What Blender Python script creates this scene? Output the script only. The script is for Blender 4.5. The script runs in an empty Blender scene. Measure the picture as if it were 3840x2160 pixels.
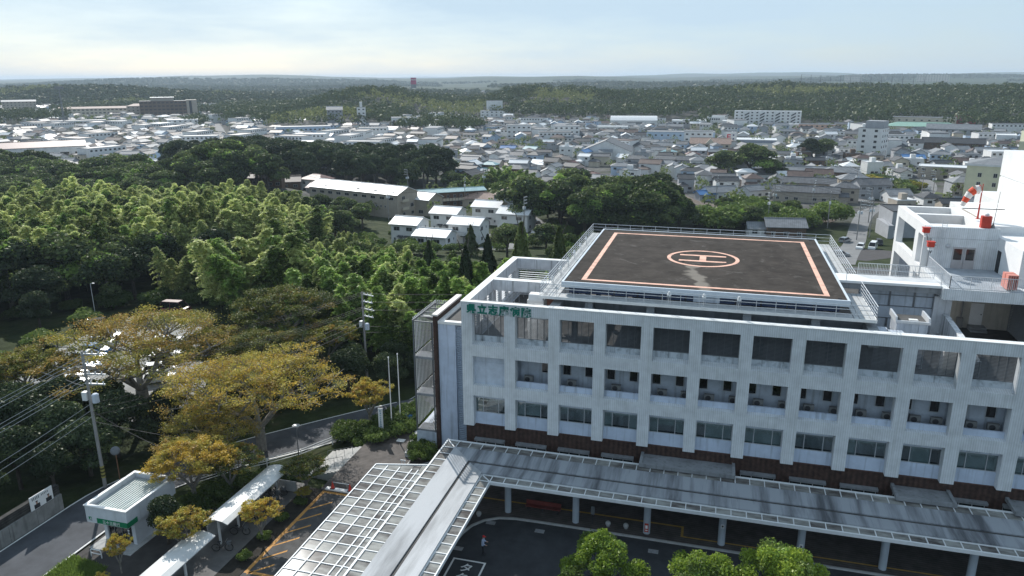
import bpy, math, random
import numpy as np
from mathutils import Vector, Matrix
random.seed(7); rng = np.random.default_rng(11)
scene = bpy.context.scene
col = scene.collection
# ------------------------------------------------------------------ camera
CAM = np.array([21.283, -59.526, 36.460])
YAW, PIT, ROL = -0.271060, 0.276777, 0.0041354
_fw = np.array([math.sin(YAW)*math.cos(PIT), math.cos(YAW)*math.cos(PIT), -math.sin(PIT)])
_r = np.array([math.cos(YAW), -math.sin(YAW), 0.0]); _d = np.cross(_fw, _r)
_R = _r*math.cos(ROL)+_d*math.sin(ROL); _D = -_r*math.sin(ROL)+_d*math.cos(ROL)
cd = bpy.data.cameras.new("camera"); cam = bpy.data.objects.new("camera", cd); col.objects.link(cam)
cd.sensor_width = 36.0; cd.lens = 25.985; cd.clip_start = 0.5; cd.clip_end = 40000
cam.matrix_world = Matrix(((_R[0], -_D[0], -_fw[0], CAM[0]), (_R[1], -_D[1], -_fw[1], CAM[1]), (_R[2], -_D[2], -_fw[2], CAM[2]), (0, 0, 0, 1)))
scene.camera = cam
# ------------------------------------------------------------------ sky, sun, exposure
SUN_EL = math.radians(34.0); SUN_AZ = math.radians(-38.0)      # azimuth from +Y towards +X (negative: to the left)
world = bpy.data.worlds.new("World"); scene.world = world; world.use_nodes = True
nt = world.node_tree; nt.nodes.clear()
N = nt.nodes.new; L = nt.links.new
out = N("ShaderNodeOutputWorld"); bg = N("ShaderNodeBackground"); sky = N("ShaderNodeTexSky")
sky.sky_type = 'NISHITA'; sky.sun_disc = False; sky.sun_elevation = SUN_EL; sky.sun_rotation = SUN_AZ
sky.air_density = 1.0; sky.dust_density = 0.7; sky.ozone_density = 2.5; sky.altitude = 40
tc = N("ShaderNodeTexCoord"); mp = N("ShaderNodeMapping"); mp.inputs['Scale'].default_value = (1.0, 1.0, 5.5)
n1 = N("ShaderNodeTexNoise"); n1.inputs['Scale'].default_value = 1.7; n1.inputs['Detail'].default_value = 7; n1.inputs['Roughness'].default_value = 0.55
cr = N("ShaderNodeValToRGB"); cr.color_ramp.elements[0].position = 0.38; cr.color_ramp.elements[1].position = 0.62
cr.color_ramp.elements[0].color = (0.42, 0.42, 0.42, 1); cr.color_ramp.elements[1].color = (0.93, 0.93, 0.93, 1)
mx = N("ShaderNodeMix"); mx.data_type = 'RGBA'
CLOUD = (5.1, 6.6, 7.9, 1)
mx.inputs['B'].default_value = CLOUD
L(tc.outputs['Generated'], mp.inputs['Vector']); L(mp.outputs['Vector'], n1.inputs['Vector']); L(n1.outputs['Fac'], cr.inputs['Fac'])
L(cr.outputs['Color'], mx.inputs['Factor']); L(sky.outputs['Color'], mx.inputs['A']); L(mx.outputs['Result'], bg.inputs['Color'])
bg.inputs['Strength'].default_value = 0.10
L(bg.outputs['Background'], out.inputs['Surface'])
sd = bpy.data.lights.new("sun", 'SUN'); sd.energy = 5.0; sd.angle = math.radians(0.53); sd.color = (1.0, 0.97, 0.92)
sun = bpy.data.objects.new("sun", sd); col.objects.link(sun)
sdir = Vector((math.sin(SUN_AZ)*math.cos(SUN_EL), math.cos(SUN_AZ)*math.cos(SUN_EL), math.sin(SUN_EL)))
sun.rotation_euler = sdir.to_track_quat('Z', 'Y').to_euler(); sun.location = (-200, 250, 300)
vs = scene.view_settings; vs.view_transform = 'Standard'; vs.look = 'None'; vs.exposure = 0.18; vs.gamma = 1.0; vs.use_curve_mapping = False
scene.cycles.use_denoising = True
scene.cycles.max_bounces = 6; scene.cycles.diffuse_bounces = 3; scene.cycles.glossy_bounces = 2; scene.cycles.transmission_bounces = 3
scene.cycles.transparent_max_bounces = 4; scene.cycles.volume_bounces = 0
scene.cycles.sample_clamp_indirect = 4.0
# ------------------------------------------------------------------ materials
MATS = {}
def pm(name, c, rough=0.75, var=0.18, scale=0.6, c2=None, bump=0.0, bscale=None, metal=0.0, stripe=None, streak=0.0, spec=0.3, detail=5.0, rnd=0.0, stretch=None, thr=(0.35, 0.7)):
    """procedural surface: base colour broken by world-space noise, optional second colour, ribs (stripe=(axis,period,amount)), vertical streaks"""
    if name in MATS: return MATS[name]
    m = bpy.data.materials.new(name); m.use_nodes = True; t = m.node_tree; b = t.nodes['Principled BSDF']
    b.inputs['Roughness'].default_value = rough; b.inputs['Metallic'].default_value = metal; b.inputs['Specular IOR Level'].default_value = spec
    nn, ll = t.nodes.new, t.links.new
    geo = nn('ShaderNodeNewGeometry'); mapn = nn('ShaderNodeMapping'); mapn.inputs['Scale'].default_value = stretch or (1, 1, 1)
    ll(geo.outputs['Position'], mapn.inputs['Vector'])
    no = nn('ShaderNodeTexNoise'); no.inputs['Scale'].default_value = scale; no.inputs['Detail'].default_value = detail; no.inputs['Roughness'].default_value = 0.62
    ll(mapn.outputs['Vector'], no.inputs['Vector'])
    r = nn('ShaderNodeValToRGB'); r.color_ramp.elements[0].position = thr[0]; r.color_ramp.elements[1].position = thr[1]
    cc = c2 if c2 else tuple(max(0, x*(1-var)) for x in c)
    hi = c if c2 else tuple(min(1, x*(1+var*0.5)) for x in c)
    r.color_ramp.elements[0].color = (*cc, 1); r.color_ramp.elements[1].color = (*hi, 1)
    ll(no.outputs['Fac'], r.inputs['Fac']); cur = r.outputs['Color']
    def mulc(cur, fac_socket, dark):
        x = nn('ShaderNodeMix'); x.data_type = 'RGBA'; x.blend_type = 'MULTIPLY'; x.inputs['B'].default_value = (dark, dark, dark*0.98, 1)
        ll(fac_socket, x.inputs['Factor']); ll(cur, x.inputs['A']); return x.outputs['Result']
    if streak > 0:
        m2 = nn('ShaderNodeMapping'); m2.inputs['Scale'].default_value = (3.2, 3.2, 0.18); ll(geo.outputs['Position'], m2.inputs['Vector'])
        n2 = nn('ShaderNodeTexNoise'); n2.inputs['Scale'].default_value = 1.0; n2.inputs['Detail'].default_value = 6; ll(m2.outputs['Vector'], n2.inputs['Vector'])
        r2 = nn('ShaderNodeValToRGB'); r2.color_ramp.elements[0].position = 0.53; r2.color_ramp.elements[1].position = 0.72; ll(n2.outputs['Fac'], r2.inputs['Fac'])
        cur = mulc(cur, r2.outputs['Color'], 1-streak)
    hgt = no.outputs['Fac']
    if stripe:
        ax, per, amt = stripe
        sp = nn('ShaderNodeSeparateXYZ'); ll(geo.outputs['Position'], sp.inputs['Vector'])
        m1 = nn('ShaderNodeMath'); m1.operation = 'MULTIPLY'; m1.inputs[1].default_value = 2*math.pi/per; ll(sp.outputs[ax], m1.inputs[0])
        m3 = nn('ShaderNodeMath'); m3.operation = 'SINE'; ll(m1.outputs[0], m3.inputs[0])
        m4 = nn('ShaderNodeMath'); m4.operation = 'MULTIPLY_ADD'; m4.inputs[1].default_value = 0.5; m4.inputs[2].default_value = 0.5; ll(m3.outputs[0], m4.inputs[0])
        cur = mulc(cur, m4.outputs[0], 1-amt); hgt = m4.outputs[0]
    if rnd > 0:
        oi = nn('ShaderNodeObjectInfo'); mr = nn('ShaderNodeMapRange'); mr.inputs['To Min'].default_value = 1-rnd; mr.inputs['To Max'].default_value = 1+rnd*0.6
        ll(oi.outputs['Random'], mr.inputs['Value'])
        x = nn('ShaderNodeVectorMath'); x.operation = 'SCALE'; ll(cur, x.inputs[0]); ll(mr.outputs['Result'], x.inputs['Scale']); cur = x.outputs['Vector']
    ll(cur, b.inputs['Base Color'])
    if bump > 0:
        if bscale:
            n3 = nn('ShaderNodeTexNoise'); n3.inputs['Scale'].default_value = bscale; n3.inputs['Detail'].default_value = 4; ll(geo.outputs['Position'], n3.inputs['Vector']); hgt = n3.outputs['Fac']
        bp = nn('ShaderNodeBump'); bp.inputs['Strength'].default_value = bump; bp.inputs['Distance'].default_value = 0.05; ll(hgt, bp.inputs['Height']); ll(bp.outputs['Normal'], b.inputs['Normal'])
    MATS[name] = m; return m
def glass(name, c=(0.03, 0.04, 0.05), rough=0.06, var=0.5, scale=0.7):
    if name in MATS: return MATS[name]
    m = pm(name, c, rough=rough, var=var, scale=scale, spec=0.6, detail=2); return m
def leafmat(name, c, c2, trans=0.38, rnd=0.25):
    if name in MATS: return MATS[name]
    m = bpy.data.materials.new(name); m.use_nodes = True; t = m.node_tree; t.nodes.clear(); nn, ll = t.nodes.new, t.links.new
    o = nn('ShaderNodeOutputMaterial'); geo = nn('ShaderNodeNewGeometry'); oi = nn('ShaderNodeObjectInfo')
    mixc = nn('ShaderNodeMix'); mixc.data_type = 'RGBA'; mixc.inputs['A'].default_value = (*c, 1); mixc.inputs['B'].default_value = (*c2, 1)
    ad = nn('ShaderNodeMath'); ad.operation = 'MULTIPLY_ADD'; ad.inputs[1].default_value = 0.55
    mu = nn('ShaderNodeMath'); mu.operation = 'MULTIPLY'; mu.inputs[1].default_value = 0.45; ll(oi.outputs['Random'], mu.inputs[0])
    ll(geo.outputs['Random Per Island'], ad.inputs[0]); ll(mu.outputs[0], ad.inputs[2]); ll(ad.outputs[0], mixc.inputs['Factor'])
    mr = nn('ShaderNodeMapRange'); mr.inputs['To Min'].default_value = 1-rnd; mr.inputs['To Max'].default_value = 1+rnd; ll(oi.outputs['Random'], mr.inputs['Value'])
    sc = nn('ShaderNodeVectorMath'); sc.operation = 'SCALE'; ll(mixc.outputs['Result'], sc.inputs[0]); ll(mr.outputs['Result'], sc.inputs['Scale'])
    df = nn('ShaderNodeBsdfDiffuse'); tr = nn('ShaderNodeBsdfTranslucent'); gl = nn('ShaderNodeBsdfGlossy'); gl.inputs['Roughness'].default_value = 0.45; gl.inputs['Color'].default_value = (0.8, 0.8, 0.75, 1)
    ms = nn('ShaderNodeMixShader'); ms.inputs[0].default_value = trans; m2 = nn('ShaderNodeMixShader'); m2.inputs[0].default_value = 0.022
    ll(sc.outputs['Vector'], df.inputs['Color']); ll(sc.outputs['Vector'], tr.inputs['Color'])
    ll(df.outputs[0], ms.inputs[1]); ll(tr.outputs[0], ms.inputs[2]); ll(ms.outputs[0], m2.inputs[1]); ll(gl.outputs[0], m2.inputs[2]); ll(m2.outputs[0], o.inputs['Surface'])
    MATS[name] = m; return m
# ------------------------------------------------------------------ mesh helpers
def tag(o, label=None, cat=None, group=None, kind=None):
    if label: o['label'] = label
    if cat: o['category'] = cat
    if group: o['group'] = group
    if kind: o['kind'] = kind
    return o
def thing(name, label, cat, loc=(0, 0, 0), rz=0.0, group=None):
    o = bpy.data.objects.new(name, None); col.objects.link(o); o.location = loc; o.rotation_euler = (0, 0, rz); o.empty_display_size = 0.2
    return tag(o, label, cat, group)
def place(mesh, name, parent=None, loc=(0, 0, 0), rz=0.0, rot=None, scale=None):
    o = bpy.data.objects.new(name, mesh); col.objects.link(o); o.parent = parent; o.location = loc; o.rotation_euler = rot or (0, 0, rz)
    if scale: o.scale = scale
    return o
def fast_mesh(name, V, F, mat, smooth=False):
    """V (n,3); F (m,k) all faces the same size"""
    V = np.asarray(V, np.float32); F = np.asarray(F, np.int32); m, k = F.shape
    me = bpy.data.meshes.new(name); me.vertices.add(len(V)); me.vertices.foreach_set('co', V.ravel())
    me.loops.add(m*k); me.loops.foreach_set('vertex_index', F.ravel()); me.polygons.add(m)
    me.polygons.foreach_set('loop_start', np.arange(0, m*k, k, dtype=np.int32)); me.polygons.foreach_set('loop_total', np.full(m, k, np.int32))
    if smooth: me.polygons.foreach_set('use_smooth', np.ones(m, bool))
    me.update(calc_edges=True)
    if mat: me.materials.append(mat)
    return me
class MB:
    def __init__(s): s.v = []; s.f = []
    def add(s, v, f):
        b = len(s.v); s.v.extend(v); s.f.extend([tuple(b+i for i in q) for q in f]); return s
    def box(s, x0, y0, z0, x1, y1, z1):
        if x0 > x1: x0, x1 = x1, x0
        if y0 > y1: y0, y1 = y1, y0
        if z0 > z1: z0, z1 = z1, z0
        return s.add([(x0, y0, z0), (x1, y0, z0), (x1, y1, z0), (x0, y1, z0), (x0, y0, z1), (x1, y0, z1), (x1, y1, z1), (x0, y1, z1)],
                     [(0, 3, 2, 1), (4, 5, 6, 7), (0, 1, 5, 4), (1, 2, 6, 5), (2, 3, 7, 6), (3, 0, 4, 7)])
    def prism(s, poly, z0, z1):
        n = len(poly); v = [(x, y, z0) for x, y in poly]+[(x, y, z1) for x, y in poly]
        f = [tuple(range(n-1, -1, -1)), tuple(range(n, 2*n))]+[(i, (i+1) % n, n+(i+1) % n, n+i) for i in range(n)]
        return s.add(v, f)
    def vprism(s, poly, axis, a0, a1):
        """polygon in the vertical plane, swept along axis 'x' or 'y'"""
        n = len(poly)
        P = (lambda p, a: (a, p[0], p[1])) if axis == 'x' else (lambda p, a: (p[0], a, p[1]))
        v = [P(p, a0) for p in poly]+[P(p, a1) for p in poly]
        return s.add(v, [tuple(range(n-1, -1, -1)), tuple(range(n, 2*n))]+[(i, (i+1) % n, n+(i+1) % n, n+i) for i in range(n)])
    def quad(s, a, b, c, d): return s.add([a, b, c, d], [(0, 1, 2, 3)])
    def tube(s, p0, p1, r0, r1=None, n=6, caps=True):
        r1 = r0 if r1 is None else r1
        p0 = Vector(p0); p1 = Vector(p1); d = (p1-p0)
        if d.length < 1e-6: return s
        d.normalize(); u = d.orthogonal().normalized(); w = d.cross(u)
        v = []
        for p, r in ((p0, r0), (p1, r1)):
            for i in range(n):
                a = 2*math.pi*i/n; q = p+u*(r*math.cos(a))+w*(r*math.sin(a)); v.append(tuple(q))
        f = [(i, (i+1) % n, n+(i+1) % n, n+i) for i in range(n)]
        if caps: f += [tuple(range(n-1, -1, -1)), tuple(range(n, 2*n))]
        return s.add(v, f)
    def bar(s, p0, p1, w, h=None):
        """square bar between two points"""
        h = h or w; p0 = Vector(p0); p1 = Vector(p1); d = (p1-p0).normalized()
        up = Vector((0, 0, 1)) if abs(d.z) < 0.95 else Vector((0, 1, 0))
        a = d.cross(up).normalized()*(w/2); b = a.cross(d).normalized()*(h/2)
        v = [tuple(p+q) for p in (p0, p1) for q in (-a-b, a-b, a+b, -a+b)]
        return s.add(v, [(0, 3, 2, 1), (4, 5, 6, 7), (0, 1, 5, 4), (1, 2, 6, 5), (2, 3, 7, 6), (3, 0, 4, 7)])
    def lathe(s, prof, cx=0, cy=0, n=16):
        v = []; k = len(prof)
        for i in range(n):
            a = 2*math.pi*i/n
            for r, z in prof: v.append((cx+r*math.cos(a), cy+r*math.sin(a), z))
        f = [(i*k+j, ((i+1) % n)*k+j, ((i+1) % n)*k+j+1, i*k+j+1) for i in range(n) for j in range(k-1)]
        return s.add(v, f)
    def mesh(s, name, mat, smooth=False):
        me = bpy.data.meshes.new(name); me.from_pydata(s.v, [], s.f); me.update()
        if mat: me.materials.append(mat)
        if smooth: me.polygons.foreach_set('use_smooth', np.ones(len(me.polygons), bool))
        return me
    def build(s, name, mat, parent=None, loc=(0, 0, 0), rz=0.0, smooth=False):
        return place(s.mesh(name, mat, smooth), name, parent, loc, rz)
def copy_tree(o, loc=None, rz=None, scale=None, label=None, parent=None):
    c = o.copy(); col.objects.link(c); c.parent = parent
    if loc is not None: c.location = loc
    if rz is not None: c.rotation_euler = (0, 0, rz)
    if scale is not None: c.scale = scale if hasattr(scale, '__len__') else (scale,)*3
    if label: c['label'] = label
    for ch in o.children: copy_tree(ch, parent=c)
    return c
def text_mesh(s, name, mat, size=1.0, depth=0.05, parent=None, loc=(0, 0, 0), rot=(0, 0, 0), sx=1.0, bold=0.0, align='LEFT'):
    cu = bpy.data.curves.new(name, 'FONT'); cu.body = s; cu.size = size; cu.extrude = depth/2; cu.offset = bold; cu.align_x = align
    t = bpy.data.objects.new(name+'_tmp', cu); col.objects.link(t)
    dg = bpy.context.evaluated_depsgraph_get(); me = bpy.data.meshes.new_from_object(t.evaluated_get(dg)); me.name = name
    bpy.data.objects.remove(t); me.materials.clear(); me.materials.append(mat)
    return place(me, name, parent, loc, rot=rot, scale=(sx, 1, 1))
# ------------------------------------------------------------------ terrain height
def sstep(a, b, x):
    t = np.clip((np.asarray(x, float)-a)/(b-a), 0, 1); return t*t*(3-2*t)
HILLS = [  # x, y, radius across the view, radius along it, height : low wooded hills round the town
    (-195, 178, 60, 36, 4.0), (-158, 186, 32, 26, 7.0), (-178, 265, 85, 36, 5.5),
    (-397, 800, 75, 90, 25.0), (-346, 600, 55, 40, 11.0), (-160, 890, 95, 100, 16.0), (-235, 860, 60, 60, 10.0), (-1100, 1040, 280, 130, 22.0), (-720, 1500, 160, 120, 9.0),
    (214, 1040, 330, 230, 17.0), (360, 900, 160, 150, 9.0), (60, 1000, 110, 110, 8.0), (-20, 1250, 260, 160, 9.0), (-620, 1950, 300, 160, 8.0), (700, 1500, 400, 250, 18.0),
    (-500, 2500, 500, 200, 10.0), (300, 2500, 600, 220, 12.0), (-2600, 3400, 900, 300, 22.0), (-900, 4600, 1200, 320, 20.0), (900, 4300, 900, 260, 16.0), (-1900, 6200, 1500, 400, 26.0), (400, 6600, 700, 350, 34.0), (2200, 5600, 900, 300, 20.0), (-4200, 5600, 1300, 400, 28.0), (-600, 8200, 2200, 500, 26.0), (2600, 8600, 1500, 500, 28.0)]
def vnoise(x, y, s, seed):
    """smooth value noise"""
    x = np.asarray(x, float)/s; y = np.asarray(y, float)/s
    xi = np.floor(x).astype(np.int64); yi = np.floor(y).astype(np.int64); fx = x-xi; fy = y-yi
    fx = fx*fx*(3-2*fx); fy = fy*fy*(3-2*fy)
    def hsh(a, b):
        n = (a*374761393+b*668265263+seed*1274126177) & 0xffffffff
        n = ((n ^ (n >> 13))*1274126177) & 0xffffffff
        return ((n ^ (n >> 16)) & 0xffff)/65535.0
    return (hsh(xi, yi)*(1-fx)+hsh(xi+1, yi)*fx)*(1-fy)+(hsh(xi, yi+1)*(1-fx)+hsh(xi+1, yi+1)*fx)*fy
def H(x, y):
    x = np.asarray(x, float); y = np.asarray(y, float)
    p = -0.2677*(x-21.3)+0.9635*(y+59.5)
    z = np.interp(p, [115, 150, 200, 280, 400, 700, 900, 1300, 2000, 3000, 4500, 7000, 11000, 20000], [0, -3.2, -8.5, -11.5, -12.5, -11, -9, -7, -2, 2, 7, 12, 18, 20])
    lo = np.interp(x, [-20, -16], [-14, -5.5]); hi = np.interp(x, [-20, -16], [2, -3.4]); ty = np.clip((y-lo)/(hi-lo), 0, 1)
    z = z - 1.15*ty*ty*(3-2*ty)*sstep(-11.4, -12.1, x)*sstep(150, 115, p)
    for hx, hy, ra, rc, hh in HILLS:
        # long axis lies across the view (perpendicular to the look direction)
        dx = x-hx; dy = y-hy; a = dx*0.9635+dy*0.2677; c = -dx*0.2677+dy*0.9635
        z = z+hh*np.exp(-((a/ra)**2+(c/rc)**2))
    far = sstep(1700, 3600, p)
    z = z+far*((vnoise(x, y, 900, 1)-0.35)*40*sstep(2200, 5000, p)+(vnoise(x, y, 380, 2)-0.5)*16)+sstep(4200, 9000, p)*(vnoise(x, y, 2200, 5)-0.15)*52
    z = z+sstep(130, 220, p)*(vnoise(x, y, 60, 3)-0.5)*0.8
    return z
# ------------------------------------------------------------------ ground sheet
def terrain_mat():
    m = bpy.data.materials.new('ground_cover'); m.use_nodes = True; t = m.node_tree; b = t.nodes['Principled BSDF']; b.inputs['Roughness'].default_value = 0.95; b.inputs['Specular IOR Level'].default_value = 0.1
    nn, ll = t.nodes.new, t.links.new
    geo = nn('ShaderNodeNewGeometry')
    def noise(s, d=6): 
        n = nn('ShaderNodeTexNoise'); n.inputs['Scale'].default_value = s; n.inputs['Detail'].default_value = d; n.inputs['Roughness'].default_value = 0.6; ll(geo.outputs['Position'], n.inputs['Vector']); return n.outputs['Fac']
    def ramp(f, stops):
        r = nn('ShaderNodeValToRGB'); e = r.color_ramp.elements; e[0].position, e[0].color = stops[0][0], (*stops[0][1], 1); e[1].position, e[1].color = stops[-1][0], (*stops[-1][1], 1)
        for p, c in stops[1:-1]: q = e.new(p); q.color = (*c, 1)
        ll(f, r.inputs['Fac']); return r.outputs['Color']
    def mixc(f, a, b2):
        x = nn('ShaderNodeMix'); x.data_type = 'RGBA'; ll(f, x.inputs['Factor']); ll(a, x.inputs['A']); ll(b2, x.inputs['B']); return x.outputs['Result']
    near = ramp(noise(0.35), [(0.3, (0.018, 0.026, 0.010)), (0.55, (0.035, 0.048, 0.016)), (0.75, (0.060, 0.058, 0.032))])
    town = ramp(noise(0.06), [(0.36, (0.035, 0.052, 0.020)), (0.48, (0.085, 0.083, 0.078)), (0.62, (0.12, 0.118, 0.112)), (0.72, (0.05, 0.066, 0.028))])
    wood = ramp(noise(0.035, 9), [(0.32, (0.012, 0.022, 0.010)), (0.5, (0.026, 0.042, 0.016)), (0.66, (0.052, 0.072, 0.024))])
    ln = nn('ShaderNodeVectorMath'); ln.operation = 'LENGTH'; ll(geo.outputs['Position'], ln.inputs[0])
    def mr(a, c):
        r = nn('ShaderNodeMapRange'); r.inputs['From Min'].default_value = a; r.inputs['From Max'].default_value = c; ll(ln.outputs['Value'], r.inputs['Value']); return r.outputs['Result']
    cur = mixc(mr(190, 240), near, town); cur = mixc(mr(1000, 1400), cur, wood); ll(cur, b.inputs['Base Color'])
    n3 = nn('ShaderNodeTexNoise'); n3.inputs['Scale'].default_value = 0.12; n3.inputs['Detail'].default_value = 6; ll(geo.outputs['Position'], n3.inputs['Vector'])
    bp = nn('ShaderNodeBump'); bp.inputs['Strength'].default_value = 0.8; bp.inputs['Distance'].default_value = 2.0; ll(n3.outputs['Fac'], bp.inputs['Height']); ll(bp.outputs['Normal'], b.inputs['Normal'])
    return m
def build_ground():
    az = np.radians(np.concatenate([np.arange(-80, 50, 0.4), np.arange(50, 280, 4.0)]))
    rr = np.concatenate([np.arange(3, 140, 2.5), 140*1.03**np.arange(0, 162)])
    A, Rr = np.meshgrid(az, rr); x = CAM[0]+Rr*np.sin(A); y = CAM[1]+Rr*np.cos(A)
    p = -0.2677*(x-21.3)+0.9635*(y+59.5)
    z = H(x, y)-0.07*sstep(150, 118, p)
    n, k = A.shape; V = np.stack([x, y, z], -1).reshape(-1, 3)
    V = np.vstack([V, [[CAM[0], CAM[1], -0.07]]])
    i = np.arange(n-1)[:, None]*k; j = np.arange(k)[None]; jn = (j+1) % k
    F = np.stack([i+j, i+k+j, i+k+jn, i+jn], -1).reshape(-1, 4)
    me = fast_mesh('ground', V, F, terrain_mat(), smooth=True)
    o = place(me, 'ground'); o['kind'] = 'structure'; o['label'] = 'rolling ground of the site, the town valley and the far hills'
build_ground()
# ------------------------------------------------------------------ HOSPITAL
M_tile = pm('ribbed_tile', (0.72, 0.74, 0.76), 0.6, 0.14, 0.9, stripe=('X', 0.17, 0.15), streak=0.12, bump=0.15)
M_conc = pm('pale_render', (0.55, 0.60, 0.67), 0.8, 0.16, 1.2, streak=0.34)
M_spand = pm('spandrel_panel', (0.56, 0.63, 0.75), 0.7, 0.12, 1.0, streak=0.34)
M_cop = pm('white_coping', (0.78, 0.78, 0.76), 0.6, 0.10, 1.4)
M_white = pm('white_paint', (0.78, 0.78, 0.77), 0.55, 0.08, 0.7)
M_stain = pm('stained_white_wall', (0.66, 0.67, 0.69), 0.8, 0.18, 0.9, streak=0.72)
M_brown = pm('brown_brick_tile', (0.085, 0.047, 0.036), 0.7, 0.45, 3.0, stripe=('X', 0.42, 0.35), streak=0.2)
M_slat = pm('grey_slat', (0.17, 0.18, 0.19), 0.5, 0.1, 2.0, metal=0.3)
M_blue = pm('blue_grey_slat', (0.42, 0.49, 0.58), 0.5, 0.08, 2.0)
M_frame = pm('aluminium_frame', (0.50, 0.52, 0.54), 0.45, 0.08, 2.0, metal=0.3)
M_steel = pm('galvanised_steel', (0.60, 0.62, 0.64), 0.45, 0.12, 3.0, metal=0.25)
M_roofd = pm('dark_roof_membrane', (0.085, 0.083, 0.080), 0.85, 0.4, 0.9)
M_dark = pm('dark_steel', (0.035, 0.037, 0.042), 0.6, 0.3, 1.5)
M_beam = pm('grey_concrete', (0.27, 0.28, 0.29), 0.85, 0.2, 0.9, streak=0.3)
M_red = pm('signal_red', (0.50, 0.05, 0.03), 0.5, 0.15, 2.0)
M_orange = pm('salmon_paint', (0.72, 0.34, 0.22), 0.7, 0.10, 2.5, streak=0.0)
M_green = pm('sign_green', (0.0, 0.17, 0.12), 0.5, 0.08, 2.0)
M_inside = pm('dim_interior', (0.16, 0.17, 0.17), 0.8, 0.4, 0.7)
M_blind = pm('roller_blind', (0.46, 0.52, 0.53), 0.8, 0.08, 1.0)
def pane_mat(name, tint, refl=0.12, tr=0.75):
    m = bpy.data.materials.new(name); m.use_nodes = True; t = m.node_tree; t.nodes.clear(); nn, ll = t.nodes.new, t.links.new
    o = nn('ShaderNodeOutputMaterial'); tp = nn('ShaderNodeBsdfTransparent'); tp.inputs['Color'].default_value = (*tint, 1); gl = nn('ShaderNodeBsdfGlossy'); gl.inputs['Roughness'].default_value = 0.04
    lw = nn('ShaderNodeLayerWeight'); lw.inputs['Blend'].default_value = 0.25; mrg = nn('ShaderNodeMapRange'); mrg.inputs['To Min'].default_value = refl; mrg.inputs['To Max'].default_value = 0.9
    ll(lw.outputs['Fresnel'], mrg.inputs['Value']); ms = nn('ShaderNodeMixShader'); ll(mrg.outputs['Result'], ms.inputs[0]); ll(tp.outputs[0], ms.inputs[1]); ll(gl.outputs[0], ms.inputs[2]); ll(ms.outputs[0], o.inputs['Surface'])
    return m
M_pane = pane_mat('clear_pane', (0.72, 0.80, 0.80))
NB = 13
hosp = thing('hospital_building', 'white ribbed-tile hospital block with square grid facade and rooftop helipad', 'hospital', (0, 0, 0))
f = MB()
for i in range(NB+1): f.box(4*i, 0, 5.3, 4*i+1.0, 0.9, 17.3)
for i in range(NB):
    for z0, z1 in ((16.35, 17.3), (12.22, 13.33), (8.37, 9.42)): f.box(4*i+1, 0, z0, 4*i+4, 0.9, z1)
f.build('facade_frame', M_tile, hosp)
XE = 4*NB+1.0
def sloped(mb, x0, x1, ylo, yhi, zf, zb):   # little sloped sill seen between piers
    mb.vprism([(ylo, zf-0.05), (yhi, zf-0.05), (yhi, zb), (ylo, zf)], 'x', x0, x1)
slat_me = MB().box(0.02, -0.035, -0.012, 2.96, 0.035, 0.012).mesh('slat', M_slat)
mull_me = MB().box(-0.02, 0, 0, 0.02, 0.05, 2.3).mesh('mullion', M_slat)
sill = MB(); sp3 = MB(); wb = MB(); par = MB(); hd = MB()
for i in range(NB):
    x0 = 4*i+1.0
    sloped(sill, x0, x0+3, 0.02, 0.75, 13.33, 13.5)
    sp3.box(x0, 0.76, 13.33, x0+3, 0.95, 14.03)
    if i > 0: par.box(x0, 0.45, 9.3, x0+3, 0.62, 10.02); sloped(sill, x0, x0+3, 0.02, 0.44, 9.42, 9.5)
    wb.box(x0, 0.62, 5.3, x0+3, 0.9, 6.47); hd.box(x0, 0.62, 7.95, x0+3, 0.9, 8.37)
sill.build('sloped_sills', M_tile, hosp)['kind'] = 'stuff'
sp3.build('yard_upstand', pm('mouldy_upstand', (0.52, 0.56, 0.60), 0.85, 0.3, 1.6, streak=0.62, c2=(0.24, 0.27, 0.29), thr=(0.30, 0.50), detail=8), hosp); par.build('balcony_parapet', M_spand, hosp)
wb.build('window_spandrel', M_spand, hosp); hd.build('window_head', M_conc, hosp)
# top storey: each louvre a part, its slats and mullions sub-parts
lfr = MB().prism([(0, 0), (3, 0), (3, 0.06), (0, 0.06)], 0, 0.05); lfr.add([(0, 0, 0.05), (0.05, 0, 0.05), (0.05, 0.06, 0.05), (0, 0.06, 0.05), (0, 0, 2.32), (0.05, 0, 2.32), (0.05, 0.06, 2.32), (0, 0.06, 2.32), (2.95, 0, 0.05), (3, 0, 0.05), (3, 0.06, 0.05), (2.95, 0.06, 0.05), (2.95, 0, 2.32), (3, 0, 2.32), (3, 0.06, 2.32), (2.95, 0.06, 2.32)], [(0, 1, 5, 4), (1, 2, 6, 5), (3, 0, 4, 7), (8, 9, 13, 12), (9, 10, 14, 13), (11, 8, 12, 15), (4, 5, 12, 13)]); lfr = lfr.mesh('louvre_frame', M_slat)
for i in range(NB):
    if i > 11: continue
    lv = place(lfr, 'louvre', hosp, (4*i+1, 0.80, 14.03))
    for k in range(20): place(slat_me, 'slat', lv, (0, 0.03, 0.10+k*0.11), rot=(math.radians(28), 0, 0))
    for k in range(4): place(mull_me, 'mullion', lv, (0.6+0.6*k, 0.07, 0))
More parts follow.
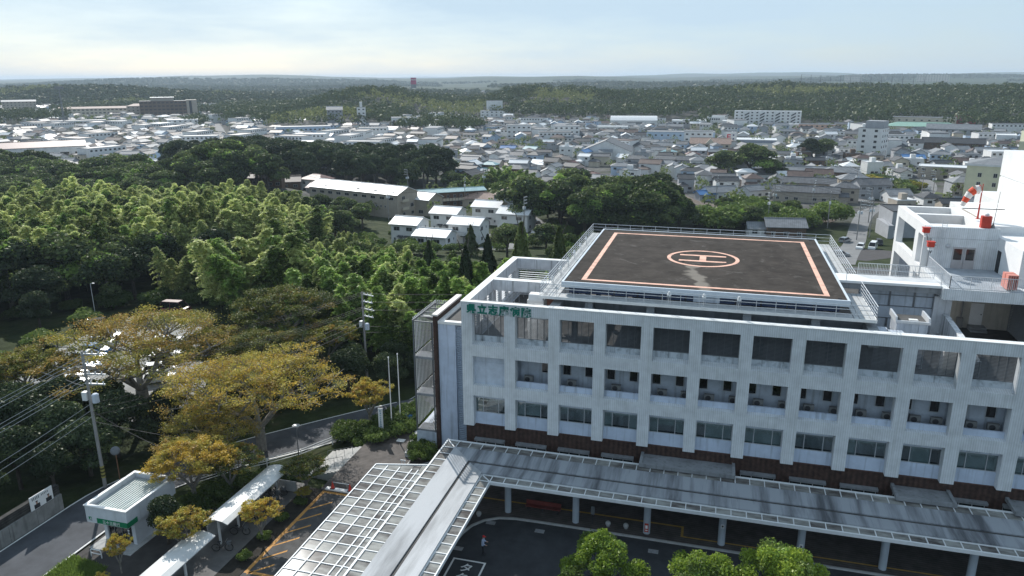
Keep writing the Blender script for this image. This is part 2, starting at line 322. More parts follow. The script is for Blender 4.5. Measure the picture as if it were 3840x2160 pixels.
# balcony storey
b = MB(); b.box(5, 2.05, 9.0, XE, 2.3, 12.9); b.box(1, 0.5, 9.42, 4, 0.7, 11.55); b.box(1, 0.52, 11.56, 4, 0.72, 12.22)
b.build('balcony_back_wall', M_conc, hosp)
MB().box(4, 0.9, 8.9, XE, 2.05, 9.3).build('balcony_floor', M_beam, hosp)
dv = MB()
for i in range(1, NB): dv.box(4*i+0.3, 0.9, 9.3, 4*i+0.5, 2.05, 12.3)
dv.build('balcony_divider', M_conc, hosp)
bw_f = MB().box(0, 0, 0, 0.78, 0.06, 0.07).box(0, 0, 1.43, 0.78, 0.06, 1.5).box(0, 0, 0.07, 0.07, 0.06, 1.43).box(0.71, 0, 0.07, 0.78, 0.06, 1.43).mesh('window_frame', M_frame)
M_dpane = glass('dark_pane', (0.012, 0.012, 0.014), 0.08)
bw_p = MB().box(0.07, 0.02, 0.07, 0.71, 0.05, 1.43).mesh('pane', M_dpane)
for k in range(2, 2*NB):
    if k % 2 == 0 and k == 2: continue
    w = place(bw_f, 'balcony_window', hosp, (1.0+2.0*k-0.04, 1.98, 10.45)); place(bw_p, 'pane', w)
M_ac = pm('ac_casing', (0.22, 0.22, 0.215), 0.6, 0.1, 2.0); M_grille = pm('ac_grille', (0.05, 0.05, 0.055), 0.6, 0.2, 3.0)
ac_b = MB().box(0, 0, 0, 0.82, 0.32, 0.6).box(0.05, 0.02, -0.08, 0.12, 0.3, 0).box(0.7, 0.02, -0.08, 0.77, 0.3, 0).mesh('ac_unit', M_ac)
g = MB(); g.lathe([(0.0, 0.0), (0.23, 0.0), (0.23, 0.02), (0.0, 0.02)], n=14); ac_g = g.mesh('fan_grille', M_grille)
order = ['second', 'third', 'fourth', 'fifth', 'sixth', 'seventh', 'eighth', 'ninth', 'tenth', 'eleventh', 'twelfth', 'thirteenth', 'fourteenth']
for i in range(1, NB):
    for j, dx in enumerate((0.85, 2.85 if i < 9 else 2.4)):
        if i in (1, 2, 3) and j == 1: continue
        if i > 10: continue
        t = thing('ac_outdoor_unit', f'small beige air-conditioner unit on the balcony of the {order[i-1]} facade bay{", right one" if j and i>3 else ", left one" if i>3 else ""}', 'air conditioner', (4*i+1+dx-0.35, 1.25, 9.68), group='air conditioners along the hospital balcony')
        place(ac_b, 'casing', t); place(ac_g, 'fan_grille', t, (0.32, -0.015, 0.3), rot=(math.pi/2, 0, 0))
# window storey
wf = MB().box(0, 0, 0, 3, 0.08, 0.06).box(0, 0, 1.42, 3, 0.08, 1.48)
for x in (0, 0.72, 2.2, 2.94): wf.box(x, 0, 0.06, x+0.06, 0.08, 1.42)
wf_me = wf.mesh('window_frame', M_frame)
pn = [MB().box(a, 0.03, 0.06, b2, 0.045, 1.42).mesh('pane', M_pane) for a, b2 in ((0.06, 0.72), (0.78, 2.2), (2.26, 2.94))]
bl = [MB().box(a, 0.16, 0, b2, 0.18, 1.0).mesh('blind', M_blind) for a, b2 in ((0.05, 0.74), (0.76, 2.22), (2.24, 2.95))]
rnd = random.Random(3)
for i in range(NB):
    w = place(wf_me, 'ribbon_window', hosp, (4*i+1, 0.66, 6.47))
    for k in range(3):
        place(pn[k], 'pane', w)
        hgt = rnd.choice([1.42, 1.42, 1.3, 0.7, 0.35, 0.0, 1.42]) if i not in (6, 7) else rnd.choice([0.4, 0.0, 0.2, 1.4])
        if hgt > 0: place(bl[k], 'blind', w, (0, 0, 1.46-hgt), scale=(1, 1, hgt))
ins = MB(); ins.box(0.3, 4.5, 5.2, XE, 4.7, 8.6); ins.box(0.3, 0.92, 5.2, XE, 4.5, 5.9); ins.box(0.3, 0.92, 8.3, XE, 4.5, 8.6)
for i in range(0, NB, 3): ins.box(4*i+0.4, 0.95, 5.9, 4*i+0.5, 4.5, 8.3)
ins.build('office_interior', M_inside, hosp)
# ground storey in brown tile
br = MB()
zA, zB = 2.45, 3.55
for i in range(NB):
    x0 = 4*i
    br.box(x0, 0.75, 0, x0+0.95, 1.1, 5.2); br.box(x0+0.95, 0.75, 0, x0+3.75, 1.1, zA); br.box(x0+0.95, 0.75, zB, x0+3.75, 1.1, 5.2); br.box(x0+3.75, 0.75, 0, x0+4, 1.1, 5.2)
br.box(0, 1.1, 0, 0.3, 17.0, 5.2)
br.build('brown_base_wall', M_brown, hosp)
cap = MB()
for i in range(NB): cap.vprism([(0.62, 5.2), (0.9, 5.2), (0.9, 5.29), (0.64, 5.24)], 'x', 4*i+1, 4*i+4)
cap.build('brown_sill_course', pm('brown_coping', (0.13, 0.07, 0.055), 0.7, 0.3, 2.0), hosp)
hood_me = MB().box(0, -0.42, 0, 2.9, 0.0, 0.22).mesh('hood', M_beam)
gw_f = MB().box(0, 0, 0, 2.8, 0.08, 0.06).box(0, 0, 1.04, 2.8, 0.08, 1.1)
for x in (0, 0.9, 1.85, 2.74): gw_f.box(x, 0, 0.06, x+0.06, 0.08, 1.04)
gw_me = gw_f.mesh('ground_window', M_frame); gp_me = MB().box(0.06, 0.03, 0.06, 2.74, 0.045, 1.04).mesh('pane', glass('green_dark_pane', (0.03, 0.045, 0.045), 0.08))
for i in range(NB):
    w = place(gw_me, 'ground_window', hosp, (4*i+0.95, 0.82, zA)); place(gp_me, 'pane', w); place(hood_me, 'hood', w, (-0.05, -0.07, 1.14))
# concrete entrance canopies against the brown wall
for x0, x1, nm in ((16.45, 24.45, 'long'), (36.7, 41.05, 'short'), (45.0, 50.0, 'rightmost')):
    a = MB(); a.box(x0, -1.5, 4.1, x1, 0.72, 4.25); a.box(x0, -1.5, 4.25, x1, -1.25, 4.42); a.box(x0, -1.25, 4.25, x0+0.25, 0.72, 4.42); a.box(x1-0.25, -1.25, 4.25, x1, 0.72, 4.42)
    a.build('entrance_slab', M_beam, hosp)
# main volume behind
v = MB(); v.box(0.05, 2.3, 5.25, XE, 8.0, 8.95); v.box(0.05, 2.3, 8.95, XE, 17.5, 13.1); v.box(0.05, 4.8, 0.0, XE, 17.4, 9.0); v.box(8, 17.5, 0, XE, 40, 13.1)
v.box(0.0, 0.92, 5.25, 0.9, 2.3, 13.1)
v.build('core_wall', M_conc, hosp)
MB().box(0.9, 0.95, 13.1, XE, 17.5, 13.22).box(8, 17.5, 13.1, XE, 40, 13.22).build('yard_floor', M_roofd, hosp)
# roof screen walls on the left wing
sw = MB()
sw.box(0, 0.95, 16.2, 0.62, 17.6, 17.3); sw.box(0.62, 16.98, 16.2, 8.6, 17.6, 17.3)
for y0, y1 in ((0.95, 1.5), (7.7, 8.8), (16.2, 17.6)): sw.box(0, y0, 13.1, 0.62, y1, 16.2)
sw.box(0, 1.5, 13.1, 0.62, 16.2, 13.95); sw.box(0.62, 16.98, 13.1, 8.6, 17.6, 13.95)
for x in (4.2, 7.6): sw.box(x, 16.98, 13.95, x+1.0, 17.6, 16.2)
for y in (3.5, 5.7, 10.8, 13.4): sw.box(0.1, y, 13.95, 0.55, y+0.3, 16.2)
sw.build('roof_screen_wall', M_stain, hosp)
cb = MB(); cb.box(0.62, 7.85, 16.25, 8.6, 8.6, 17.3); cb.build('roof_cross_beam', M_stain, hosp)
cp = MB(); cp.box(-0.04, -0.04, 17.3, XE, 0.52, 17.38); cp.box(-0.04, 0.52, 17.3, 0.66, 17.0, 17.38); cp.box(-0.04, 17.0, 17.3, 8.7, 17.64, 17.38); cp.box(0.66, 7.82, 17.3, 8.6, 8.64, 17.36)
cp.build('coping', M_cop, hosp)
sl2 = MB().box(0, -0.03, -0.01, 2.0, 0.03, 0.01).mesh('slat', M_steel)
for (y0, y1) in ((1.5, 3.5), (3.8, 5.7), (6.0, 7.7), (8.8, 10.8), (11.1, 13.4), (13.7, 16.2)):
    for k in range(9): place(sl2, 'screen_slat', hosp, (0.3, y0, 14.1+0.24*k), rot=(0, 0, math.pi/2), scale=((y1-y0)/2.0, 4, 1))
for (x0, x1) in ((0.62, 2.4), (2.4, 4.2), (5.2, 7.6)):
    for k in range(9): place(sl2, 'screen_slat', hosp, (x0, 17.3, 14.1+0.24*k), scale=((x1-x0)/2.0, 4, 1))
MB().box(0.62, 0.52, 16.1, 8.0, 0.95, 17.3).build('parapet_back', M_stain, hosp)
# concrete trough under the pad edge
tr = MB(); tr.box(7.9, 0.52, 16.2, 8.75, 4.2, 17.32); tr.box(8.75, 3.6, 15.6, 34.4, 4.0, 17.28); tr.vprism([(0.96, 16.1), (3.6, 16.1), (3.6, 16.25), (0.96, 16.35)], 'x', 8.75, 34.4); tr.box(33.6, 0.55, 16.0, 34.4, 3.6, 17.25)
for x in (10.86, 16.2, 24.13, 29.46): tr.box(x, 1.9, 16.2, x+0.66, 3.6, 17.7); tr.vprism([(0.96, 16.3), (1.9, 16.3), (1.9, 17.3)], 'x', x, x+0.66)
tr.build('concrete_trough', M_beam, hosp)
# letters on the facade
txt = '県立志摩病院'
cen = [0.98, 1.985, 3.0, 4.0, 5.0, 6.0]
for ch, x in zip(txt, cen):
    text_mesh(ch, 'sign_letter', M_green, size=0.92, depth=0.06, parent=hosp, loc=(x-0.46, -0.045, 16.42), rot=(math.pi/2, 0, 0), bold=0.028)
# ---- plant on the yard
def put(name, label, cat, parts, loc=(0, 0, 0), group=None):
    t = thing(name, label, cat, loc, group=group)
    for n, mb, m in parts: mb.build(n, m, t)
    return t
ct = MB().lathe([(0.9, 0), (0.92, 1.7), (0.75, 2.2), (0.62, 2.5), (0.62, 3.1), (0.55, 3.1), (0.52, 2.6), (0, 2.6)], n=20)
put('cooling_tower', 'round white cooling tower with open fan top behind the green letters', 'cooling tower', [('shell', ct, M_white), ('fan_guard', MB().box(-0.5, -0.03, 2.9, 0.5, 0.03, 2.95).box(-0.03, -0.5, 2.9, 0.03, 0.5, 2.95).tube((0, 0, 2.6), (0, 0, 2.97), 0.12, n=8), M_dark)], (6.2, 3.6, 13.22))
put('cooling_tower', 'taller boxy white cooling unit behind the round one, under the catwalk corner', 'cooling tower', [('casing', MB().box(-0.8, -0.7, 0, 0.8, 0.7, 3.0).vprism([(-0.7, 3.0), (0.7, 3.0), (0.45, 3.5), (-0.45, 3.5)], 'x', -0.7, 0.7), M_white), ('hatch', MB().box(-0.5, -0.73, 0.6, 0.5, -0.7, 2.4), M_steel)], (5.5, 6.2, 13.22))
pp = MB()
for k in range(5): pp.tube((7.0, 2.2+0.35*k, 13.5), (7.0, 2.2+0.35*k, 16.6-0.2*k), 0.07, n=6); pp.tube((7.0, 2.2+0.35*k, 16.6-0.2*k), (8.6, 2.2+0.35*k, 16.6-0.2*k), 0.07, n=6)
put('pipe_run', 'bundle of grey pipes beside the round white cooling tower', 'pipes', [('pipes', pp, M_steel)])
put('duct_box', 'rust-brown metal box with pale lid in the far yard corner', 'duct', [('casing', MB().box(0, 0, 0, 2.4, 1.6, 2.6), pm('rust_brown', (0.22, 0.10, 0.07), 0.8, 0.3, 1.5)), ('lid', MB().box(-0.06, -0.06, 2.6, 2.46, 1.66, 2.72), M_cop)], (4.6, 12.2, 13.22))
hr = MB()
for k in range(3): hr.tube((1.6+0.0*k, 1.2, 14.0+0.35*k), (1.6, 16.0, 14.0+0.35*k), 0.03, n=5)
for k in range(9): hr.tube((1.6, 1.2+1.85*k, 13.22), (1.6, 1.2+1.85*k, 14.75), 0.03, n=5)
put('yard_handrail', 'grey pipe handrail along the left side of the rooftop yard', 'handrail', [('rails', hr, M_steel)])
# ---- right-hand yard, panels below the bridge
rw = MB(); rw.box(34.4, 11.0, 13.22, 40.9, 11.3, 18.3)
rw.build('yard_panel_wall', M_conc, hosp)
fr = MB()
for x in (36.9, 38.9, 40.5): fr.box(x, 10.9, 16.6, x+0.14, 11.0, 18.2)
for z in (17.55, 16.55, 15.4, 14.2): fr.box(34.4, 10.92, z, 40.5, 10.99, z+0.06)
for x in (36.9, 38.9): fr.box(x, 10.9, 13.3, x+0.14, 11.0, 15.4)
fr.build('panel_framing', M_slat, hosp)
cw = MB(); cw.box(40.5, 10.6, 13.22, 41.9, 12.4, 17.8); cw.vprism([(1.0, 13.22), (10.6, 13.22), (10.6, 16.3), (5.5, 15.9), (1.0, 15.4)], 'x', 41.3, 41.75)
cw.build('yard_divider_wall', M_stain, hosp)
tank = thing('water_tank', 'grey ribbed panel tank with open hatch beside the helipad', 'tank', (37.4, 5.2, 13.22))
tb = MB().box(-1.15, -1.1, 0.4, 1.15, 1.1, 3.9)
for k in range(5): tb.box(-1.12+0.54*k, -1.16, 0.4, -1.04+0.54*k, -1.1, 3.85)
tb.box(-1.2, -1.0, 0, -1.0, 1.0, 0.4).box(1.0, -1.0, 0, 1.2, 1.0, 0.4); tb.build('tank_body', M_conc, tank)
MB().box(-1.3, -1.25, 3.9, 1.3, -1.1, 4.12).box(-1.3, -1.1, 3.9, -1.15, 1.22, 4.4).box(1.15, -1.1, 3.9, 1.3, 1.22, 4.4).build('rim', M_steel, tank)
MB().box(-1.15, -1.1, 3.9, 1.15, 1.2, 3.95).build('tank_top', M_roofd, tank); MB().box(-0.1, -0.5, 3.95, 0.55, -0.1, 4.02).build('hatch', M_white, tank)
for k, (x, y, l) in enumerate(((34.9, 3.2, 'left'), (36.0, 2.6, 'right'))):
    put('duct_hood', f'low grey flat duct hood beside the helipad corner, {l} one', 'duct', [('hood', MB().box(-0.55, -0.9, 0, 0.55, 0.9, 3.3), M_beam), ('lid', MB().box(-0.6, -0.95, 3.3, 0.6, 0.95, 3.42), M_conc)], (x, y, 13.22), group='duct hoods by the helipad')
put('condenser', 'white box condenser with dark fan behind the front parapet', 'condenser', [('casing', MB().box(0, 0, 0, 1.0, 0.9, 3.3), M_white), ('lid', MB().box(0.05, 0.05, 3.3, 0.95, 0.85, 3.36), M_cop)], (39.3, 1.6, 13.22))
put('condenser', 'rusty-rimmed condenser with black fan next to the white one', 'condenser', [('casing', MB().box(0, 0, 0, 0.9, 0.9, 3.25), M_ac), ('fan_top', MB().box(0.1, 0.1, 3.25, 0.8, 0.8, 3.3), M_grille)], (40.4, 1.6, 13.22))
# ---- penthouse and terrace
ph = MB()
ph.box(40.8, 9.4, 17.86, XE+3, 17.3, 18.85)                                          # terrace slab and fascia
ph.box(41.3, 17.3, 18.85, 46.9, 17.6, 21.72); ph.box(40.7, 17.3, 21.74, 46.9, 17.75, 22.8)
ph.build('terrace_block', M_tile, hosp)
MB().box(41.3, 9.6, 18.85, 46.9, 17.3, 18.9).build('terrace_floor', pm('terrace_floor', (0.40, 0.44, 0.48), 0.5, 0.3, 0.5), hosp)
rt = MB(); rt.box(46.9, 11.45, 18.85, XE+3, 19.0, 22.05); rt.box(46.9, 19.0, 18.85, XE+3, 34.0, 22.8)
rt.box(46.6, 20.4, 22.3, 50, 29.6, 22.75); rt.build('plant_room_wall', M_white, hosp)
colo = MB()
colo.box(40.7, 28.7, 13.2, 41.35, 29.65, 22.8); colo.box(40.7, 19.8, 13.2, 41.35, 21.1, 22.8); colo.box(40.7, 17.76, 13.2, 41.3, 17.95, 21.75)
colo.box(40.7, 21.1, 21.77, 41.35, 28.7, 22.8); colo.box(40.7, 17.95, 21.77, 41.35, 19.8, 22.8)
colo.box(40.7, 21.1, 17.93, 41.35, 28.7, 18.98); colo.box(40.7, 9.42, 17.9, 40.79, 17.2, 18.86); colo.box(40.7, 17.95, 17.9, 41.35, 19.8, 18.86)
colo.build('colonnade', M_white, hosp)
MB().box(41.35, 17.95, 13.2, 41.5, 19.8, 21.7).box(44.0, 21.0, 13.2, 44.2, 29.0, 21.7).box(41.35, 29.0, 13.2, 46.9, 29.65, 17.5).build('inner_wall', M_conc, hosp)
rr_ = MB(); rr_.box(41.35, 29.05, 21.8, 51.0, 29.65, 22.8); rr_.box(45.7, 17.76, 21.8, 46.6, 29.05, 22.8); rr_.box(41.35, 24.3, 21.9, 45.7, 25.0, 22.8); rr_.box(41.35, 17.76, 22.3, 45.7, 19.0, 22.8)
rr_.build('roof_beam', M_white, hosp)
MB().box(41.36, 19.0, 21.6, 45.7, 24.3, 21.75).box(46.6, 19.02, 22.75, 50, 29.0, 22.79).build('roof_deck', pm('tan_roof', (0.42, 0.36, 0.30), 0.9, 0.25, 0.7), hosp)
# double door
door = MB(); door.box(43.2, 17.22, 18.9, 44.14, 17.3, 20.95).box(44.18, 17.22, 18.9, 45.12, 17.3, 20.95); dd = door.build('double_door', pm('grey_pink_door', (0.42, 0.40, 0.40), 0.5, 0.1, 1), hosp)
MB().box(43.3, 17.2, 19.75, 43.98, 17.23, 20.8).build('pane', M_dpane, dd); MB().box(44.34, 17.2, 19.75, 45.02, 17.23, 20.8).build('pane', M_dpane, dd)
MB().box(44.04, 17.17, 19.5, 44.07, 17.2, 20.0).box(44.25, 17.17, 19.5, 44.28, 17.2, 20.0).build('handle', M_steel, dd)
MB().box(46.84, 16.2, 18.9, 46.9, 17.0, 20.9).build('side_door', M_dark, hosp)
def clocklike(loc, nrm):
    mb = MB().lathe([(0.0, 0.06), (0.11, 0.06), (0.17, 0.02), (0.19, 0.0)], n=16); return mb
for loc, nm in (((42.7, 17.28, 20.95), 'PH'), ((46.0, 20.0, 16.0), 'yard')):
    pass
lm = MB().lathe([(0.0, 0.10), (0.12, 0.09), (0.19, 0.05), (0.21, 0.0), (0.0, 0.0)], n=16).mesh('round_lamp', M_frame, True)
place(lm, 'round_lamp', hosp, (42.75, 17.29, 21.0), rot=(math.pi/2, 0, 0))
place(lm, 'round_lamp', hosp, (41.2, 10.58, 14.4), rot=(math.pi/2, 0, 0)); place(lm, 'round_lamp', hosp, (0.63, 7.5, 14.9), rot=(0, math.pi/2, 0))
# back of the low yard under the terrace
ly = MB(); ly.box(41.9, 16.9, 13.22, XE+3, 17.2, 17.86); ly.build('yard_back_wall', pm('cream_wall', (0.50, 0.47, 0.41), 0.8, 0.12, 1.0, streak=0.2), hosp)
d2 = MB().box(45.4, 16.84, 13.6, 46.5, 16.9, 15.7).build('yard_door', M_white, hosp); MB().box(46.3, 16.8, 14.6, 46.38, 16.84, 14.7).build('handle', M_dark, d2)
st = MB(); st.box(45.3, 15.9, 13.22, 46.7, 16.84, 13.6).box(45.3, 15.5, 13.22, 46.7, 15.9, 13.4); st.build('yard_step', M_beam, hosp)
MB().tube((44.6, 16.6, 13.3), (44.6, 16.6, 17.8), 0.09, n=8).box(44.3, 16.4, 13.3, 44.8, 16.8, 14.3).build('riser_pipe', M_ac, hosp)
for k in range(28): place(sl2, 'yard_slat', hosp, (48.6, 4.0, 13.5+0.15*k), rot=(0, 0, math.pi/2), scale=(6.0, 4, 1))
MB().box(48.7, 1.0, 13.2, 48.9, 16.9, 17.86).build('louvred_yard_wall', M_beam, hosp)
# ladder on the penthouse wall
ld = MB()
for x in (41.95, 42.35): ld.bar((x, 17.1, 19.2), (x, 17.1, 23.5), 0.04)
for k in range(14): ld.bar((41.95, 17.1, 19.4+0.3*k), (42.35, 17.1, 19.4+0.3*k), 0.03)
put('wall_ladder', 'slim grey access ladder on the penthouse wall left of the double door', 'ladder', [('ladder', ld, M_steel)])
# balustrade of the terrace
def balustrade(mb, p0, p1, z0, hgt, step=0.13, rb=0.012):
    p0 = Vector((*p0, z0)); p1 = Vector((*p1, z0)); d = p1-p0; n = max(1, int(d.length/step)); up = Vector((0, 0, hgt))
    mb.bar(p0+up, p1+up, 0.06, 0.05); mb.bar(p0+Vector((0, 0, 0.1)), p1+Vector((0, 0, 0.1)), 0.03)
    for k in range(n+1):
        q = p0+d*(k/n); w = 0.05 if k % 12 == 0 else 0.022
        mb.bar(q+Vector((0, 0, 0.02)), q+up, w)
tb_ = MB(); balustrade(tb_, (41.2, 9.5), (46.8, 9.5), 18.86, 1.15); balustrade(tb_, (41.2, 9.5), (41.2, 17.0), 18.86, 1.15)
put('terrace_balustrade', 'pale vertical-bar balustrade round the rooftop terrace', 'balustrade', [('bars', tb_, M_steel)])
# pink-red condenser stack on the terrace
cs = thing('condenser_stack', 'two salmon-red finned condenser units on the rooftop terrace', 'condenser', (45.55, 9.75, 18.95))
for k in range(2):
    cc = MB().box(0, 0.75*k+0.0, 0.08, 0.78, 0.75*k+0.62, 1.32).build('casing', pm('salmon_casing', (0.62, 0.24, 0.19), 0.55, 0.12, 2.0), cs)
    for j in range(4): MB().box(0.08+0.18*j, 0.75*k-0.02, 0.2, 0.13+0.18*j, 0.75*k, 1.25).build('fin', pm('dark_red', (0.20, 0.02, 0.02), 0.5), cc)
# red floodlights at the penthouse corner
for k, (p, l) in enumerate((((40.62, 16.9, 22.3), 'upper'), ((40.62, 14.7, 21.4), 'lower'))):
    t = thing('obstruction_lamp', f'{l} red obstruction lamp on the penthouse corner', 'lamp', p, group='red lamps on the penthouse corner')
    MB().box(-0.3, -0.25, 0, 0.25, 0.25, 0.42).box(-0.36, -0.3, 0.42, 0.3, 0.3, 0.5).build('housing', M_red, t)
    MB().vprism([(-0.24, -0.3), (0.2, -0.3), (0.1, 0.0), (-0.1, 0.0)], 'x', -0.2, 0.2).build('lens', M_white, t); MB().bar((0.1, 0, 0.2), (0.5 if k else 0.3, 0.3, 0.1), 0.05).build('bracket', M_dark, t)
MB().tube((40.62, 16.6, 22.2), (40.9, 15.6, 20.6), 0.03, n=5).tube((40.9, 15.6, 20.6), (40.9, 14.8, 21.4), 0.03, n=5).build('cable', M_dark, hosp)
# windsock
ws = thing('windsock', 'red and white windsock drooping from a red mast on the penthouse roof', 'windsock', (46.5, 22.8, 22.79))
MB().tube((0, 0, 0), (0, 0, 1.5), 0.09, 0.07).tube((0, 0, 1.5), (0, 0, 3.5), 0.04).lathe([(0.2, 0), (0.2, 0.04), (0, 0.04)]).bar((-0.07, -0.07, 1.6), (-0.07, -0.07, 2.6), 0.04).build('mast', M_red, ws)
hoop = MB(); R0 = 0.42
for k in range(14):
    a0 = 2*math.pi*k/14; a1 = 2*math.pi*(k+1)/14
    hoop.tube((-0.25+0.0*math.cos(a0)+R0*math.cos(a0)*0.5, R0*math.cos(a0)*0.8, 2.95+R0*math.sin(a0)), (-0.25+R0*math.cos(a1)*0.5, R0*math.cos(a1)*0.8, 2.95+R0*math.sin(a1)), 0.035, n=5)
hoop.build('hoop', M_red, ws)
cl = [(-0.25, 0, 2.95, 0.42), (-0.62, 0, 2.9, 0.41), (-0.98, 0.05, 2.55, 0.37), (-1.2, 0.08, 2.1, 0.32), (-1.38, 0.1, 1.65, 0.27), (-1.52, 0.12, 1.25, 0.22)]
M_swhite = pm('sock_white', (0.78, 0.74, 0.70), 0.8, 0.08, 3); M_sred = pm('sock_red', (0.70, 0.09, 0.04), 0.7, 0.1, 3)
for k in range(5):
    a, b2 = cl[k], cl[k+1]
    MB().tube(a[:3], b2[:3], a[3], b2[3], n=12, caps=False).build('sock_band', M_swhite if k % 2 == 0 else M_sred, ws)
wt = thing('roof_lantern', 'squat red lantern housing with white cap on the penthouse roof edge', 'lantern', (45.75, 17.95, 22.8))
MB().prism([(-0.42, -0.25), (-0.3, -0.37), (0.3, -0.37), (0.42, -0.25), (0.42, 0.25), (0.3, 0.37), (-0.3, 0.37), (-0.42, 0.25)], 0, 1.1).build('housing', M_red, wt); MB().lathe([(0.2, 1.1), (0.2, 1.28), (0.12, 1.36), (0, 1.36)]).build('cap', M_white, wt)
an = thing('lightning_rod', 'thin grey lightning rod on a cone foot at the penthouse roof edge', 'lightning rod', (46.4, 17.95, 22.8))
MB().tube((0, 0, 0.35), (0.12, 0, 3.4), 0.035, 0.015).lathe([(0.22, 0), (0.2, 0.05), (0.05, 0.4), (0, 0.4)]).build('rod', pm('dull_grey', (0.22, 0.22, 0.22), 0.6), an)
# tall white wing at the far right, further roofs behind
wg = thing('hospital_wing', 'tall blank white hospital wing at the right edge with a groove across', 'hospital wing', (0, 0, 0))
MB().box(52.0, 20.0, 0, 70, 35.9, 25.55).box(52.08, 20.05, 25.55, 70, 35.8, 25.7).box(52.0, 20.0, 25.7, 70, 35.9, 28.5).build('wall', M_white, wg)
MB().box(52.0, 35.9, 0, 60, 43.1, 22.9).build('low_wing', M_white, wg)
MB().box(55, 33, 28.5, 57, 35.0, 31.0).build('roof_plant', M_dark, wg)
# ---- side block and stair tower at the left end
sb = MB(); sb.box(-3.6, 3.4, 0, -1.85, 9.8, 13.85); sb.box(-1.85, 3.75, 0, -0.02, 9.8, 13.85); sb.build('side_block', M_spand, hosp)
MB().box(-3.58, 3.3, 13.85, -0.02, 3.8, 14.12).box(-3.58, 3.8, 13.85, -3.1, 9.8, 14.12).build('side_block_coping', M_cop, hosp)
MB().box(-3.1, 3.8, 13.85, -0.02, 9.8, 13.95).build('side_block_roof', M_roofd, hosp)
bs = MB().box(-1.83, -0.06, -0.05, -0.04, 0.06, 0.05).mesh('blue_slat', M_blue)
for k in range(66): place(bs, 'blue_slat', hosp, (0, 3.6, 0.35+0.204*k), rot=(math.radians(25), 0, 0))
MB().box(-4.05, 3.25, 0, -3.62, 10.2, 14.62).build('stair_wall', M_brown, hosp)
MB().box(-4.12, 3.18, 14.62, -3.55, 10.3, 14.78).build('stair_wall_coping', pm('pink_coping', (0.72, 0.66, 0.62), 0.6, 0.1, 1.0), hosp)
tower = thing('stair_tower', 'open steel escape stair behind white vertical slats at the hospital end', 'staircase', (-6.2, 3.3, 0))
vs_ = MB().box(0, 0, 0, 0.05, 0.12, 3.7).mesh('slat', M_white)
MB().box(-0.0, 0, 0, 2.1, 6.0, 2.3).build('stair_base', M_conc, tower)
for fl in range(3):
    z = 2.5+3.9*fl
    for k in range(9): place(vs_, 'slat', tower, (0.12+0.22*k, 5.9, z+0.3))
    for k in range(17): place(vs_, 'slat', tower, (0.0, 0.1+0.36*k, z+0.25))
    MB().box(0.1, 0.05, z-0.25, 2.1, 1.5, z).build('landing', M_beam, tower)
    MB().box(0.1, 5.0, z+1.7, 2.1, 5.8, z+1.95).build('landing', M_beam, tower)
    for k in range(10):
        MB().box(1.1, 1.5+0.35*k, z+0.02+0.17*k, 2.1, 1.85+0.35*k, z+0.07+0.17*k).build('tread', M_slat, tower)
        MB().box(0.1, 5.0-0.35*k, z+2.0+0.17*k, 1.05, 5.35-0.35*k, z+2.05+0.17*k).build('tread', M_slat, tower)
tf = MB()
for x, y in ((0.05, 0.05), (2.0, 0.05), (0.05, 5.95)): tf.bar((x, y, 2.3), (x, y, 13.9), 0.12)
for k in range(5): tf.bar((0.05, 0.05+1.45*k, 13.9), (2.1, 0.05+1.45*k, 13.9), 0.10)
tf.bar((0.02, 0, 13.95), (0.02, 6.0, 13.95), 0.14)
tf.build('frame', M_slat, tower)
